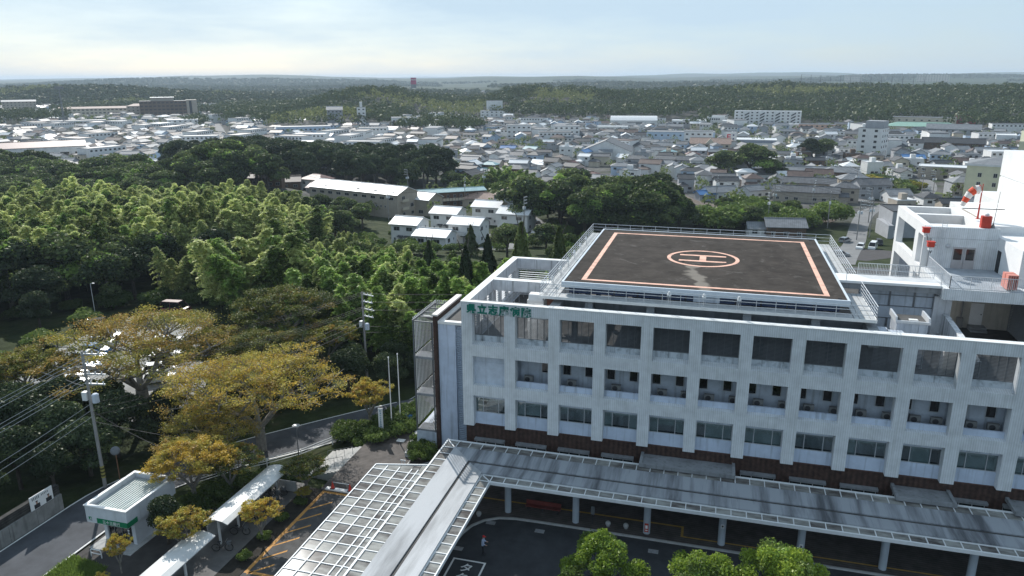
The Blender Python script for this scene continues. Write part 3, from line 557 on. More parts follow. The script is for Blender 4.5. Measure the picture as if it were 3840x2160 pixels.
# ------------------------------------------------------------------ HELIPAD
pad = thing('helipad', 'raised rooftop helipad with dark deck, salmon border and circled H', 'helipad', (0, 0, 0))
def deck_mat():
    m = pm('pad_asphalt', (0.060, 0.052, 0.046), 0.95, 0.45, 0.55, detail=10, bump=0.1, bscale=8, thr=(0.3, 0.75), spec=0.08)
    t = m.node_tree; b = t.nodes['Principled BSDF']; src = b.inputs['Base Color'].links[0].from_socket; nn, ll = t.nodes.new, t.links.new
    geo = nn('ShaderNodeNewGeometry'); sp = nn('ShaderNodeSeparateXYZ'); ll(geo.outputs['Position'], sp.inputs[0])
    n1 = nn('ShaderNodeTexNoise'); n1.inputs['Scale'].default_value = 0.55; n1.inputs['Detail'].default_value = 8; ll(geo.outputs['Position'], n1.inputs['Vector'])
    def M(op, a, b_):
        x = nn('ShaderNodeMath'); x.operation = op
        for i, q in enumerate((a, b_)):
            if isinstance(q, (int, float)): x.inputs[i].default_value = q
            else: ll(q, x.inputs[i])
        return x.outputs[0]
    # a pale worn patch of bare concrete runs from the circle to the front edge: centre line x = 19.9 + (12-y)*0.17
    cx = M('ADD', M('MULTIPLY', M('SUBTRACT', 12.0, sp.outputs[1]), 0.20), 19.2); dx = M('ABSOLUTE', M('SUBTRACT', sp.outputs[0], cx), 0)
    wob = M('MULTIPLY', M('SUBTRACT', n1.outputs['Fac'], 0.5), 3.2); d = M('ADD', dx, wob)
    mask = nn('ShaderNodeMapRange'); mask.inputs['From Min'].default_value = 0.9; mask.inputs['From Max'].default_value = 0.3; mask.interpolation_type = 'SMOOTHSTEP'; ll(d, mask.inputs['Value']); mask = mask.outputs['Result']; mask = M('MULTIPLY', mask, M('LESS_THAN', sp.outputs[1], 11.7))
    x = nn('ShaderNodeMix'); x.data_type = 'RGBA'; x.inputs['B'].default_value = (0.20, 0.18, 0.155, 1); ll(mask, x.inputs['Factor']); ll(src, x.inputs['A'])
    # thin scuffed swirls
    n2 = nn('ShaderNodeTexNoise'); n2.inputs['Scale'].default_value = 0.35; n2.inputs['Detail'].default_value = 12; n2.inputs['Roughness'].default_value = 0.72; n2.inputs['Distortion'].default_value = 2.2; ll(geo.outputs['Position'], n2.inputs['Vector'])
    r = nn('ShaderNodeValToRGB'); r.color_ramp.elements[0].position = 0.56; r.color_ramp.elements[1].position = 0.74; ll(n2.outputs['Fac'], r.inputs['Fac'])
    y = nn('ShaderNodeMix'); y.data_type = 'RGBA'; y.inputs['B'].default_value = (0.13, 0.12, 0.11, 1); ll(r.outputs['Color'], y.inputs['Factor']); ll(x.outputs['Result'], y.inputs['A']); ll(y.outputs['Result'], b.inputs['Base Color'])
    return m
PX0, PX1, PY0, PY1 = 8.53, 32.35, 2.78, 27.5
MB().box(PX0+0.18, PY0+0.18, 18.6, PX1-0.18, PY1-0.18, 18.985).build('deck', deck_mat(), pad)
ef = MB(); ef.box(PX0, PY0, 18.52, PX1, PY0+0.18, 19.03).box(PX0, PY1-0.18, 18.52, PX1, PY1, 19.03).box(PX0, PY0+0.18, 18.52, PX0+0.18, PY1-0.18, 19.03).box(PX1-0.18, PY0+0.18, 18.52, PX1, PY1-0.18, 19.03)
ef.build('edge_trim', pm('pale_blue_trim', (0.60, 0.66, 0.72), 0.5, 0.1, 1.0), pad)
mk = MB(); a0, a1, b0, b1, w = 10.1, 30.94, 3.95, 25.7, 0.42; z = 18.99
mk.box(a0, b0, z-0.004, a1, b0+w, z).box(a0, b1-w, z-0.004, a1, b1, z).box(a0, b0+w, z-0.004, a0+w, b1-w, z).box(a1-w, b0+w, z-0.004, a1, b1-w, z)
M_mark = pm('worn_salmon_marking', (0.78, 0.46, 0.35), 0.75, 0.2, 1.3, c2=(0.46, 0.27, 0.20), detail=9, thr=(0.30, 0.52))
mk.build('border_marking', M_mark, pad)
cx, cy, ro, ri = 20.44, 15.03, 3.52, 3.15; ring = MB(); n = 64
for k in range(n):
    c0, s0, c1, s1 = math.cos(2*math.pi*k/n), math.sin(2*math.pi*k/n), math.cos(2*math.pi*(k+1)/n), math.sin(2*math.pi*(k+1)/n)
    ring.quad((cx+ri*c0, cy+ri*s0, z), (cx+ro*c0, cy+ro*s0, z), (cx+ro*c1, cy+ro*s1, z), (cx+ri*c1, cy+ri*s1, z))
ring.build('circle_marking', M_mark, pad)
hh = MB(); hh.box(cx-2.3, cy+0.95, z-0.004, cx+2.25, cy+1.45, z).box(cx-2.3, cy-1.45, z-0.004, cx+2.25, cy-0.95, z).box(cx-0.32, cy-0.95, z-0.004, cx+0.32, cy+0.95, z); hh.build('h_marking', M_mark, pad)
# skirt panels under the rim, columns and beams under the deck
pan = MB().box(0, 0, 0, 1.94, 0.05, 0.6).mesh('skirt_panel', pm('navy_glass_panel', (0.05, 0.07, 0.13), 0.2, 0.2, 1.0))
for k in range(11): place(pan, 'skirt_panel', pad, (PX0+0.6+2.06*k, PY0+0.5, 17.92))
MB().box(20.0, PY0+0.3, 17.95, 22.2, PY0+0.48, 18.5).build('winch_box', M_conc, pad)
us = MB()
for x in np.linspace(PX0+1, PX1-1, 5):
    us.box(x-0.2, PY0+0.7, 17.6, x+0.2, PY1-0.7, 18.58)
    for y in np.linspace(PY0+1.6, PY1-2, 4): us.box(x-0.25, y-0.25, 13.2, x+0.25, y+0.25, 17.6)
us.build('understructure', M_dark, pad)
# catwalk and railing
CX0, CX1, CY0, CY1, CZ = 6.85, 34.2, 1.65, 30.3, 17.9
plank = pm('catwalk_grating', (0.48, 0.49, 0.49), 0.6, 0.2, 2.0)
for k in range(4):   # four boards on each side
    w = 0.36; o_ = 0.41*k
    MB().box(CX0+o_, CY0, CZ-0.08, CX0+o_+w, CY1, CZ).build('walk_board', plank, pad)
    MB().box(CX1-o_-w, CY0 if k > 3 else 1.66, CZ-0.08, CX1-o_, 9.4, CZ).build('walk_board', plank, pad)
    MB().box(CX1-o_-w, 12.5, CZ-0.08, CX1-o_, CY1, CZ).build('walk_board', plank, pad)
    if k < 3: MB().box(CX0+1.65, CY0+o_, CZ-0.081, CX1-1.65, CY0+o_+w, CZ-0.001).build('walk_board', plank, pad); MB().box(CX0+1.65, CY1-0.8*(k+1), CZ-0.08, CX1-1.65, CY1-0.8*k-0.05, CZ).build('walk_board', plank, pad)
ed = MB(); ed.box(CX0-0.05, CY0-0.06, CZ-0.22, CX1+0.05, CY0-0.005, CZ+0.03).box(CX0-0.06, CY0, CZ-0.22, CX0-0.005, CY1, CZ+0.03).box(CX1+0.005, CY0, CZ-0.22, CX1+0.06, 9.4, CZ+0.03)
ed.build('catwalk_edge', M_cop, pad)
def rail(mb, p0, p1, zb, zt, nrail=4, step=1.5, r=0.026):
    p0 = Vector((*p0, zb)); p1 = Vector((*p1, zb)); d = p1-p0; n = max(1, round(d.length/step))
    for k in range(nrail):
        u = Vector((0, 0, (zt-zb)*(k+1)/nrail)); mb.tube(p0+u, p1+u, r*(1.25 if k == nrail-1 else 1), n=5)
    for k in range(n+1): q = p0+d*(k/n); mb.tube(q, q+Vector((0, 0, zt-zb)), r, n=5)
rl = MB(); rail(rl, (CX0, CY0), (CX1, CY0), CZ, 19.02, nrail=3); rl.build('front_railing', M_steel, pad)
rl = MB(); rail(rl, (CX0, CY0), (CX0, CY1), CZ, 19.02, step=1.2); rl.build('left_railing', M_steel, pad)
rl = MB(); rail(rl, (CX1, CY0), (CX1, 9.4), CZ, 19.02, step=1.2); rail(rl, (CX1, 12.5), (CX1, CY1), CZ, 19.02, step=1.2); rl.build('right_railing', M_steel, pad)
rl = MB(); rail(rl, (CX0, CY1), (CX1, CY1), CZ, 19.02, nrail=3); rl.build('back_railing', M_steel, pad)
# floodlights on hangers at the front rail, more along the left rail
def flood(loc, lab, rz=0.0, grp='floodlights round the helipad'):
    t = thing('floodlight', lab, 'floodlight', loc, rz, grp)
    MB().lathe([(0.0, 0.42), (0.07, 0.40), (0.12, 0.30), (0.10, 0.22), (0, 0.22)], n=12).build('lamp_head', M_white, t)
    MB().box(-0.17, -0.12, 0.04, 0.17, 0.12, 0.18).build('ballast_box', M_white, t)
    h = MB()
    for x in (-0.14, 0.14): h.bar((x, -0.1, 0.04), (x, -0.1, -0.72), 0.025)
    h.bar((-0.14, -0.1, -0.72), (0.14, -0.1, -0.72), 0.03); h.bar((-0.14, -0.1, -0.4), (0.14, -0.1, -0.4), 0.02); h.tube((0, 0, 0.18), (0, 0, 0.24), 0.03); h.tube((0.0, -0.1, 0.04), (0.0, -0.1, -0.6), 0.03, n=5); h.build('hanger', M_steel, t)
for k, x in enumerate((18.05, 20.9, 23.7)): flood((x, 1.5, 18.75), f'white floodlight on the front catwalk rail of the helipad, {["leftmost", "middle", "rightmost"][k]} of three')
for k in range(6): flood((7.15, 5.2+3.6*k, 18.45), f'white floodlight on the left catwalk rail of the helipad, {["nearest", "second nearest", "third nearest", "fourth nearest", "fifth nearest", "farthest"][k]} one', math.pi/2)
tie_me = MB().lathe([(0.16, 0), (0.16, 0.03), (0.08, 0.05), (0, 0.05)], n=10).box(-0.14, -0.02, 0.03, 0.14, 0.02, 0.08).mesh('tie_down', M_dark)
for x, y in ((cx-1.9, cy-1.75), (cx+2.1, cy-1.75), (cx-1.9, cy+1.75), (cx+2.1, cy+1.75)): place(tie_me, 'tie_down', pad, (x, y, 18.985))
for x, y in ((9.6, 3.4), (31.6, 3.3), (31.7, 26.6), (9.3, 26.6)): place(tie_me, 'edge_light', pad, (x, y, 18.985))
# bridge from the pad to the terrace
bg_ = thing('access_bridge', 'white steel footbridge from the helipad to the rooftop terrace', 'footbridge', (0, 0, 0))
MB().box(32.4, 9.75, 18.75, 40.68, 12.3, 18.97).build('bridge_deck', M_white, bg_)
MB().box(32.4, 9.9, 18.2, 40.68, 10.15, 18.74).box(32.4, 11.9, 18.2, 40.68, 12.15, 18.74).build('girder', M_beam, bg_)
q = MB(); balustrade(q, (34.3, 12.22), (40.6, 12.22), 18.97, 1.1); q.build('back_balustrade', M_steel, bg_)
q = MB(); rail(q, (33.0, 9.8), (40.6, 9.8), 18.97, 20.05, nrail=1, step=7.5); q.build('front_handrail', M_steel, bg_)
# ------------------------------------------------------------------ SITE: paving, road, canopy, kiosk, sheds
M_asph = pm('forecourt_asphalt', (0.040, 0.043, 0.048), 0.9, 0.3, 0.8, bump=0.1, bscale=12)
M_road = pm('road_asphalt', (0.075, 0.080, 0.090), 0.9, 0.3, 0.5, bump=0.1, bscale=10, detail=8)
M_pav = pm('brick_paving', (0.115, 0.100, 0.092), 0.85, 0.35, 1.1, stripe=('Y', 0.28, 0.30))
M_walk = pm('dark_walkway', (0.060, 0.055, 0.055), 0.85, 0.3, 1.0)
M_lot = pm('pale_lot_concrete', (0.30, 0.30, 0.29), 0.9, 0.25, 0.4)
M_soil = pm('planting_soil', (0.030, 0.026, 0.020), 0.95, 0.4, 1.5)
M_line = pm('road_paint_white', (0.72, 0.72, 0.70), 0.8, 0.15, 3.0, c2=(0.45, 0.45, 0.44), thr=(0.25, 0.45))
M_oline = pm('road_paint_orange', (0.52, 0.26, 0.07), 0.8, 0.15, 3.0, c2=(0.30, 0.16, 0.06), thr=(0.25, 0.5))
M_kerb = pm('kerb_stone', (0.42, 0.42, 0.41), 0.85, 0.2, 2.0)
def sheet(name, poly, z, mat, kind='structure', label=None, thick=0.03):
    o = MB().prism(poly, z-thick, z).build(name, mat); o['kind'] = kind
    if label: o['label'] = label
    return o
def rect(x0, y0, x1, y1): return [(x0, y0), (x1, y0), (x1, y1), (x0, y1)]
sheet('forecourt', rect(-1.0, -60, 62, -5.9), 0.0, M_asph, thick=0.06)
sheet('plaza', [(-12.0, -6.0), (-1.0, -6.0), (-1.0, -5.9), (62, -5.9), (62, 0.74), (0, 0.74), (-0.1, 13), (-7.5, 13), (-12.0, 5.5)], 0.10, M_pav, thick=1.6)
sheet('disabled_bay', [(-11.75, -40), (-1.0, -40), (-1.0, -6.0), (-11.75, -6.0)], 0.02, pm('bay_pavers', (0.085, 0.082, 0.080), 0.9, 0.3, 1.2), thick=0.05)
sheet('planting_strip', rect(-13.6, -40, -11.76, -5.9), 0.05, M_soil, thick=0.1)
sheet('shed_pavement', rect(-17.0, -40, -13.61, -5.4), 0.03, pm('shed_pavement_mat', (0.16, 0.155, 0.15), 0.9, 0.25, 1.0), thick=0.08)
sheet('kiosk_pavement', [(-25.9, -22.3), (-17.1, -22.3), (-17.1, -11), (-25.9, -11)], 0.02, pm('kiosk_pavement_mat', (0.060, 0.055, 0.052), 0.9, 0.3, 1.0), thick=0.06)
sheet('kiosk_slab', [(-25.6, -18.8), (-21.6, -18.8), (-21.6, -12.6), (-25.6, -12.6)], 0.08, M_kerb, thick=0.05)
# kerb of the walkway with its rounded corner
ks = [(2.75, -40), (2.75, -10.2), (2.9, -9.0), (3.3, -7.8), (4.1, -6.8), (5.2, -6.15), (6.6, -5.88), (9, -5.83), (62, -5.83)]
kb = MB()
for a, b in zip(ks[:-1], ks[1:]): kb.bar((*a, 0.075), (*b, 0.075), 0.16, 0.15)
o = kb.build('kerb', M_kerb); o['kind'] = 'structure'; o['label'] = 'pale kerb edging the drop-off lane, rounding the canopy corner'
sheet('walkway', [(-1.0, -40), (2.7, -40), (2.7, -10.2), (2.85, -9.0), (3.25, -7.8), (4.05, -6.8), (5.2, -6.2), (6.6, -5.93), (6.6, -5.91), (-1.0, -5.91)], 0.095, M_walk, thick=0.1)
# yellow guide line under the canopy
o = MB().box(2.9, -3.55, 0.104, 20.6, -3.35, 0.11).box(20.4, -4.9, 0.104, 20.6, -3.55, 0.11).box(20.6, -4.9, 0.104, 40, -4.75, 0.11).build('guide_line', pm('guide_yellow', (0.45, 0.27, 0.06), 0.8, 0.2, 2.0)); tag(o, 'yellow guide line on the paving under the long canopy', 'road marking')
# taxi bay
tb = MB()
tb.box(3.25, -12.35, 0.002, 5.95, -12.2, 0.006).box(3.25, -18, 0.002, 3.4, -12.35, 0.006).box(5.8, -18, 0.002, 5.95, -12.35, 0.006)
tx = thing('taxi_bay_marking', 'white painted taxi bay box with lettering on the dark forecourt', 'road marking', (0, 0, 0))
tb.build('outline', M_line, tx)
for k, ch in enumerate('タクシー'): text_mesh(ch, 'letter', M_line, size=1.05, depth=0.004, parent=tx, loc=(4.1, -13.55-1.15*k, 0.006), bold=0.02)
for k, (x, y) in enumerate(((4.7, -6.9), (9.0, -7.0), (13.0, -7.0), (3.2, -11.0), (18.4, -7.3))):
    o = MB().box(x-0.4, y-0.25, 0.0, x+0.4, y+0.25, 0.012).build('drain_cover', M_beam); tag(o, f'pale drain cover in the forecourt asphalt, {["left of", "second along", "third along", "beside the taxi", "rightmost along"][k]} the kerb', 'drain cover', 'drain covers in the forecourt')
# disabled-bay hatching in orange paint
hb = thing('bay_hatching', 'worn orange hatched no-parking markings beside the glass canopy', 'road marking', (0, 0, 0))
h = MB(); z0, z1 = 0.021, 0.026
h.prism([(-11.7, -18.2), (-11.4, -18.2), (-11.4, -6.35), (-11.7, -6.05)], z0, z1); h.prism([(-11.4, -6.35), (-7.0, -6.35), (-7.0, -6.05), (-11.7, -6.05)], z0, z1); h.prism([(-11.4, -18.2), (-6.5, -18.2), (-6.5, -17.95), (-11.4, -17.9)], z0, z1)
h.build('border', M_oline, hb)
for k in range(6):
    y = -9.0-1.83*k; MB().prism([(-11.38, y), (-11.38, y-0.22), (-9.9, y+1.3), (-9.95, y+1.5)], z0, z1).build('stripe', M_oline, hb)
for k, y in enumerate((-8.4, -11.0, -13.6, -16.4)):
    q = MB(); q.box(-8.6, y, z0, -7.2, y+0.16, z1).box(-8.6, y+0.16, z0, -8.44, y+0.9, z1).box(-8.44, y+0.74, z0, -7.2, y+0.9, z1)
    if k % 2: q.box(-8.1, y+0.16, z0, -7.98, y+0.74, z1)
    q.build('letter_stroke', M_oline, hb)
o = MB().box(-11.5, -6.03, 0.10, -8.9, -5.6, 0.22).build('kerb_ramp', M_white); tag(o, 'white kerb ramp board between two traffic cones', 'ramp')
cone_me = MB().lathe([(0.2, 0.05), (0.16, 0.08), (0.03, 0.7), (0.0, 0.72)], n=12).mesh('cone_body', pm('cone_red', (0.62, 0.04, 0.02), 0.5, 0.1, 3), True); base_me = MB().box(-0.2, -0.2, 0, 0.2, 0.2, 0.06).mesh('cone_base', M_dark)
for x, l in ((-10.85, 'left'), (-9.1, 'right')):
    t = thing('traffic_cone', f'{l} red traffic cone at the head of the hatched bay', 'traffic cone', (x, -5.75, 0.22 if l == 'left' else 0.22), group='cones at the hatched bay'); place(cone_me, 'cone_body', t); place(base_me, 'cone_base', t)
o = MB().tube((-10.85, -5.75, 0.85), (-9.1, -5.75, 0.85), 0.03, n=6).build('cone_bar', M_white); tag(o, 'pale bar joining the two traffic cones', 'barrier bar')
# ------------------------------------------------------------------ canopy
def glazing_mat():
    m = bpy.data.materials.new('dirty_canopy_glass'); m.use_nodes = True; t = m.node_tree; t.nodes.clear(); nn, ll = t.nodes.new, t.links.new
    o = nn('ShaderNodeOutputMaterial'); geo = nn('ShaderNodeNewGeometry'); mp = nn('ShaderNodeMapping'); mp.inputs['Scale'].default_value = (0.55, 1.5, 1); mp.inputs['Rotation'].default_value = (0, 0, 0.5); ll(geo.outputs['Position'], mp.inputs['Vector'])
    n1 = nn('ShaderNodeTexNoise'); n1.inputs['Scale'].default_value = 1.1; n1.inputs['Detail'].default_value = 7; n1.inputs['Roughness'].default_value = 0.6; ll(mp.outputs['Vector'], n1.inputs['Vector'])
    oi = nn('ShaderNodeObjectInfo'); ad = nn('ShaderNodeMath'); ad.operation = 'MULTIPLY_ADD'; ad.inputs[1].default_value = 0.22; ll(oi.outputs['Random'], ad.inputs[0]); ll(n1.outputs['Fac'], ad.inputs[2])
    r = nn('ShaderNodeValToRGB'); e = r.color_ramp.elements; e[0].position = 0.42; e[0].color = (0.15, 0.13, 0.12, 1); e[1].position = 0.78; e[1].color = (0.58, 0.58, 0.54, 1); ll(ad.outputs[0], r.inputs['Fac'])
    df = nn('ShaderNodeBsdfDiffuse'); tl = nn('ShaderNodeBsdfTranslucent'); tp = nn('ShaderNodeBsdfTransparent'); tp.inputs['Color'].default_value = (0.55, 0.55, 0.54, 1); gl = nn('ShaderNodeBsdfGlossy'); gl.inputs['Roughness'].default_value = 0.12
    ll(r.outputs['Color'], df.inputs['Color']); ll(r.outputs['Color'], tl.inputs['Color'])
    a = nn('ShaderNodeMixShader'); a.inputs[0].default_value = 0.25; ll(df.outputs[0], a.inputs[1]); ll(tl.outputs[0], a.inputs[2])
    b = nn('ShaderNodeMixShader'); b.inputs[0].default_value = 0.30; ll(a.outputs[0], b.inputs[1]); ll(tp.outputs[0], b.inputs[2])
    c = nn('ShaderNodeMixShader'); c.inputs[0].default_value = 0.05; ll(b.outputs[0], c.inputs[1]); ll(gl.outputs[0], c.inputs[2]); ll(c.outputs[0], o.inputs['Surface']); return m
M_glz = glazing_mat()
M_slab = pm('stained_canopy_concrete', (0.46, 0.47, 0.48), 0.8, 0.3, 0.8, streak=0.0, detail=7, stretch=(0.8, 0.12, 1), c2=(0.27, 0.275, 0.28), thr=(0.36, 0.58))
M_slab2 = pm('stained_canopy_concrete_main', (0.34, 0.36, 0.385), 0.8, 0.3, 0.75, detail=6, stretch=(1.0, 0.05, 1), c2=(0.10, 0.105, 0.115), thr=(0.36, 0.56))
cano = thing('entrance_canopy', 'long L-shaped drop-off canopy of stained concrete edged with glass panes', 'canopy', (0, 0, 0))
ZC = 4.0; XR = 56.0; YF = -30.0
# main run: back glass -1.0..-2.3, slab -2.3..-6.16, front glass -6.16..-7.1 ; arm: left glass -1.2..-0.08, slab -0.08..3.74, right glass 3.74..4.71
for nm, pts in (('slab_rear', [(-0.05, -2.33), (XR, -2.33), (XR, -4.2), (1.85, -4.2)]), ('slab_front', [(2.1, -4.55), (XR, -4.55), (XR, -6.13), (3.70, -6.13)])):
    mb = MB(); n_ = len(pts); hi = [4.22, 4.22, 4.10, 4.10] if nm == 'slab_rear' else [4.10, 4.10, 4.22, 4.22]
    mb.add([(x, y, 3.86) for x, y in pts]+[(x, y, zz) for (x, y), zz in zip(pts, hi)], [(3, 2, 1, 0), (4, 5, 6, 7)]+[(i, (i+1) % 4, 4+(i+1) % 4, 4+i) for i in range(4)][::1]); mb.build(nm, M_slab2, cano)
for nm, pts, hi in (('arm_slab_left', [(-0.05, -2.33), (1.85, -4.2), (1.70, YF), (-0.05, YF)], [4.22, 4.10, 4.10, 4.22]), ('arm_slab_right', [(2.1, -4.55), (3.70, -6.13), (3.70, YF), (2.05, YF)], [4.10, 4.22, 4.22, 4.10])):
    mb = MB(); mb.add([(x, y, 3.86) for x, y in pts]+[(x, y, zz) for (x, y), zz in zip(pts, hi)], [(0, 1, 2, 3), (7, 6, 5, 4)]+[(i, 4+i, 4+(i+1) % 4, (i+1) % 4) for i in range(4)]); mb.build(nm, M_slab, cano)
MB().prism([(1.85, -4.2), (XR, -4.2), (XR, -4.55), (2.1, -4.55)], 3.84, 4.0).prism([(1.85, -4.2), (2.1, -4.55), (2.05, YF), (1.70, YF)], 3.84, 4.0).build('gutter', M_roofd, cano)
M_mul = pm('white_glazing_bar', (0.74, 0.75, 0.75), 0.5, 0.08, 2.0)
def glass_strip(x0, y0, x1, y1, n, along):
    """strip of n panes with bars; along 'x' or 'y'"""
    fr = MB(); t = 0.05
    if along == 'x':
        fr.bar((x0, y0, ZC+0.04), (x1, y0, ZC+0.04), 0.09, 0.10); fr.bar((x0, y1, ZC+0.04), (x1, y1, ZC+0.04), 0.09, 0.10)
        w = (x1-x0)/n; pme = MB().box(0.03, 0, -0.012, w-0.03, y1-y0, 0.012).mesh('pane', M_glz)
        bar_me = MB().bar((0, 0, 0.03), (0, y1-y0, 0.03), 0.07, 0.08).mesh('glazing_bar', M_mul)
        for k in range(n): place(pme, 'pane', cano, (x0+k*w, y0, ZC))
        for k in range(n+1): place(bar_me, 'glazing_bar', cano, (x0+k*w, y0, ZC))
    else:
        fr.bar((x0, y0, ZC+0.04), (x0, y1, ZC+0.04), 0.09, 0.10); fr.bar((x1, y0, ZC+0.04), (x1, y1, ZC+0.04), 0.09, 0.10)
        w = (y1-y0)/n; pme = MB().box(0, 0.03 if w > 0 else -0.03, -0.012, x1-x0, w-0.03 if w > 0 else w+0.03, 0.012).mesh('pane', M_glz)
        bar_me = MB().bar((0, 0, 0.03), (x1-x0, 0, 0.03), 0.07, 0.08).mesh('glazing_bar', M_mul)
        for k in range(n): place(pme, 'pane', cano, (x0, y0+k*w, ZC))
        for k in range(n+1): place(bar_me, 'glazing_bar', cano, (x0, y0+k*w, ZC))
    fr.build('edge_bar', M_mul, cano)
glass_strip(-0.08, -2.3, XR, -1.0, 48, 'x'); glass_strip(4.71, -7.1, XR, -6.16, 45, 'x')
glass_strip(-1.2, -2.3, -0.08, -29.7, 24, 'y'); glass_strip(3.74, -7.1, 4.71, -29.6, 20, 'y')
# mitred corner panes
MB().bar((-1.2, -1.0, ZC+0.04), (-0.08, -2.3, ZC+0.04), 0.08).bar((-1.2, -1.0, ZC+0.04), (-0.08, -1.0, ZC+0.04), 0.08).bar((-1.2, -1.0, ZC+0.04), (-1.2, -2.3, ZC+0.04), 0.08).bar((3.74, -6.16, ZC+0.04), (4.71, -7.1, ZC+0.04), 0.08).bar((3.74, -6.16, ZC+0.04), (4.71, -6.16, ZC+0.04), 0.08).bar((3.74, -6.16, ZC+0.04), (3.74, -7.1, ZC+0.04), 0.08).build('corner_bars', M_mul, cano)
MB().prism([(-1.18, -1.02), (-0.1, -1.02), (-0.1, -2.26)], ZC-0.012, ZC+0.012).build('pane', M_glz, cano); MB().prism([(-1.18, -1.06), (-0.14, -2.28), (-1.18, -2.28)], ZC-0.012, ZC+0.012).build('pane', M_glz, cano)
MB().prism([(3.8, -6.18), (4.69, -6.18), (4.69, -7.04)], ZC-0.012, ZC+0.012).build('pane', M_glz, cano); MB().prism([(3.76, -6.2), (4.65, -7.08), (3.76, -7.08)], ZC-0.012, ZC+0.012).build('pane', M_glz, cano)
MB().box(4.76, -7.22, 3.82, XR, -7.12, 4.1).box(4.70, -29.6, 3.82, 4.78, -7.22, 4.05).box(-1.3, -0.98, 3.82, XR, -0.9, 4.1).box(-1.32, -29.7, 3.82, -1.24, -0.98, 4.05).build('fascia', M_mul, cano)
# broad sloping-edge glass roof west of the arm
xs = [-5.75, -4.62, -3.49, -2.36, -1.78, -1.26]; ys0 = -7.55; dy = 1.17; NR = 17
gp = {}
for c in range(5):
    w = xs[c+1]-xs[c]; me = MB().box(0.03, -dy+0.03, -0.012, w-0.03, -0.03, 0.012).mesh('pane', M_glz)
    for r in range(NR): place(me, 'pane', cano, (xs[c], ys0-dy*r, ZC))
    yt0 = -6.88+(xs[c]+5.75)*0.23; yt1 = -6.88+(xs[c+1]+5.75)*0.23
    MB().prism([(xs[c]+0.03, ys0+0.0), (xs[c+1]-0.03, ys0+0.0), (xs[c+1]-0.03, yt1), (xs[c]+0.03, yt0)], ZC-0.012, ZC+0.012).build('pane', M_glz, cano)
hb_me = MB().bar((xs[0], 0, 0.03), (xs[-1], 0, 0.03), 0.07, 0.08).mesh('glazing_bar', M_mul)
for r in range(NR+1): place(hb_me, 'glazing_bar', cano, (0, ys0-dy*r, ZC))
vb_me = MB().bar((0, -6.9, 0.035), (0, ys0-dy*NR, 0.035), 0.08, 0.10).mesh('glazing_bar', M_mul)
for x in xs: place(vb_me, 'glazing_bar', cano, (x, 0.0+0.02, ZC))
MB().bar((xs[0], -6.86, ZC+0.04), (xs[-1], -5.83, ZC+0.04), 0.09).build('edge_bar', M_mul, cano)
cm = MB().lathe([(0.29, 0), (0.29, 3.86)], n=18).mesh('column', pm('painted_column', (0.42, 0.47, 0.52), 0.6, 0.08, 1.0), True)
for k in range(9): place(cm, 'column', cano, (5.7+5.97*k, -5.0, 0.10))
for k in range(3): place(cm, 'column', cano, (1.9, -11-6*k, 0.095)); place(cm, 'column', cano, (-5.3, -9-6*k, 0.02))
# notices on the columns
def notice(x, zc, w, hgt, lab, m1, m2):
    t = thing('column_notice', lab, 'notice', (x, -5.31, zc)); MB().box(-w/2, -0.02, -hgt/2, w/2, 0.0, hgt/2).build('board', m1, t)
    MB().box(-w*0.3, -0.024, -hgt*0.1, w*0.3, -0.02, hgt*0.28).box(-w*0.3, -0.024, -hgt*0.36, w*0.3, -0.02, -hgt*0.24).build('print', m2, t)
notice(5.7+5.97*2, 0.75, 0.32, 0.8, 'small red notice low on the third canopy column', M_red, M_white); notice(5.7+5.97*3, 1.9, 0.26, 0.34, 'small white notice on the fourth canopy column', M_white, M_dark); notice(5.7+5.97*4, 1.1, 0.26, 0.5, 'white notice sheet on the fifth canopy column', M_white, M_slat)
sg = thing('sign_post', 'slim dark sign post standing by the kerb under the canopy', 'sign', (13.1, -4.9, 0.1)); MB().box(-0.05, -0.03, 0, 0.05, 0.03, 1.7).build('post', M_dark, sg); MB().box(-0.16, -0.05, 0.9, 0.16, -0.03, 1.65).build('panel', M_slat, sg)
ball_me = MB().lathe([(0.0, 0.0)]+[(0.23*math.sin(math.pi*k/10), 0.25-0.23*math.cos(math.pi*k/10)) for k in range(1, 10)]+[(0.0, 0.48)], n=16).mesh('ball', pm('ball_granite', (0.42, 0.42, 0.42), 0.7, 0.15, 3), True); bb_me = MB().lathe([(0.16, 0), (0.14, 0.06), (0, 0.06)], n=12).mesh('base', M_beam)
for x, y, l in ((3.45, -6.35, 'by the canopy corner'), (14.42, -4.9, 'left of a close pair by the kerb'), (15.91, -4.85, 'right of a close pair by the kerb')):
    t = thing('stone_ball_bollard', f'grey stone ball bollard {l}', 'bollard', (x, y, 0.1), group='stone ball bollards'); place(ball_me, 'ball', t); place(bb_me, 'base', t)
bn = thing('bench', 'long dark red bench under the canopy', 'bench', (7.1, -4.45, 0.1)); MB().box(0, 0, 0.38, 3.1, 0.42, 0.46).build('seat', pm('bench_red', (0.16, 0.03, 0.025), 0.6, 0.2, 2), bn); MB().box(0, 0.42, 0.46, 3.1, 0.48, 0.85).build('backrest', MATS['bench_red'], bn)
for x in (0.2, 1.5, 2.8): MB().box(x, 0.05, 0, x+0.08, 0.4, 0.38).build('leg', M_dark, bn)
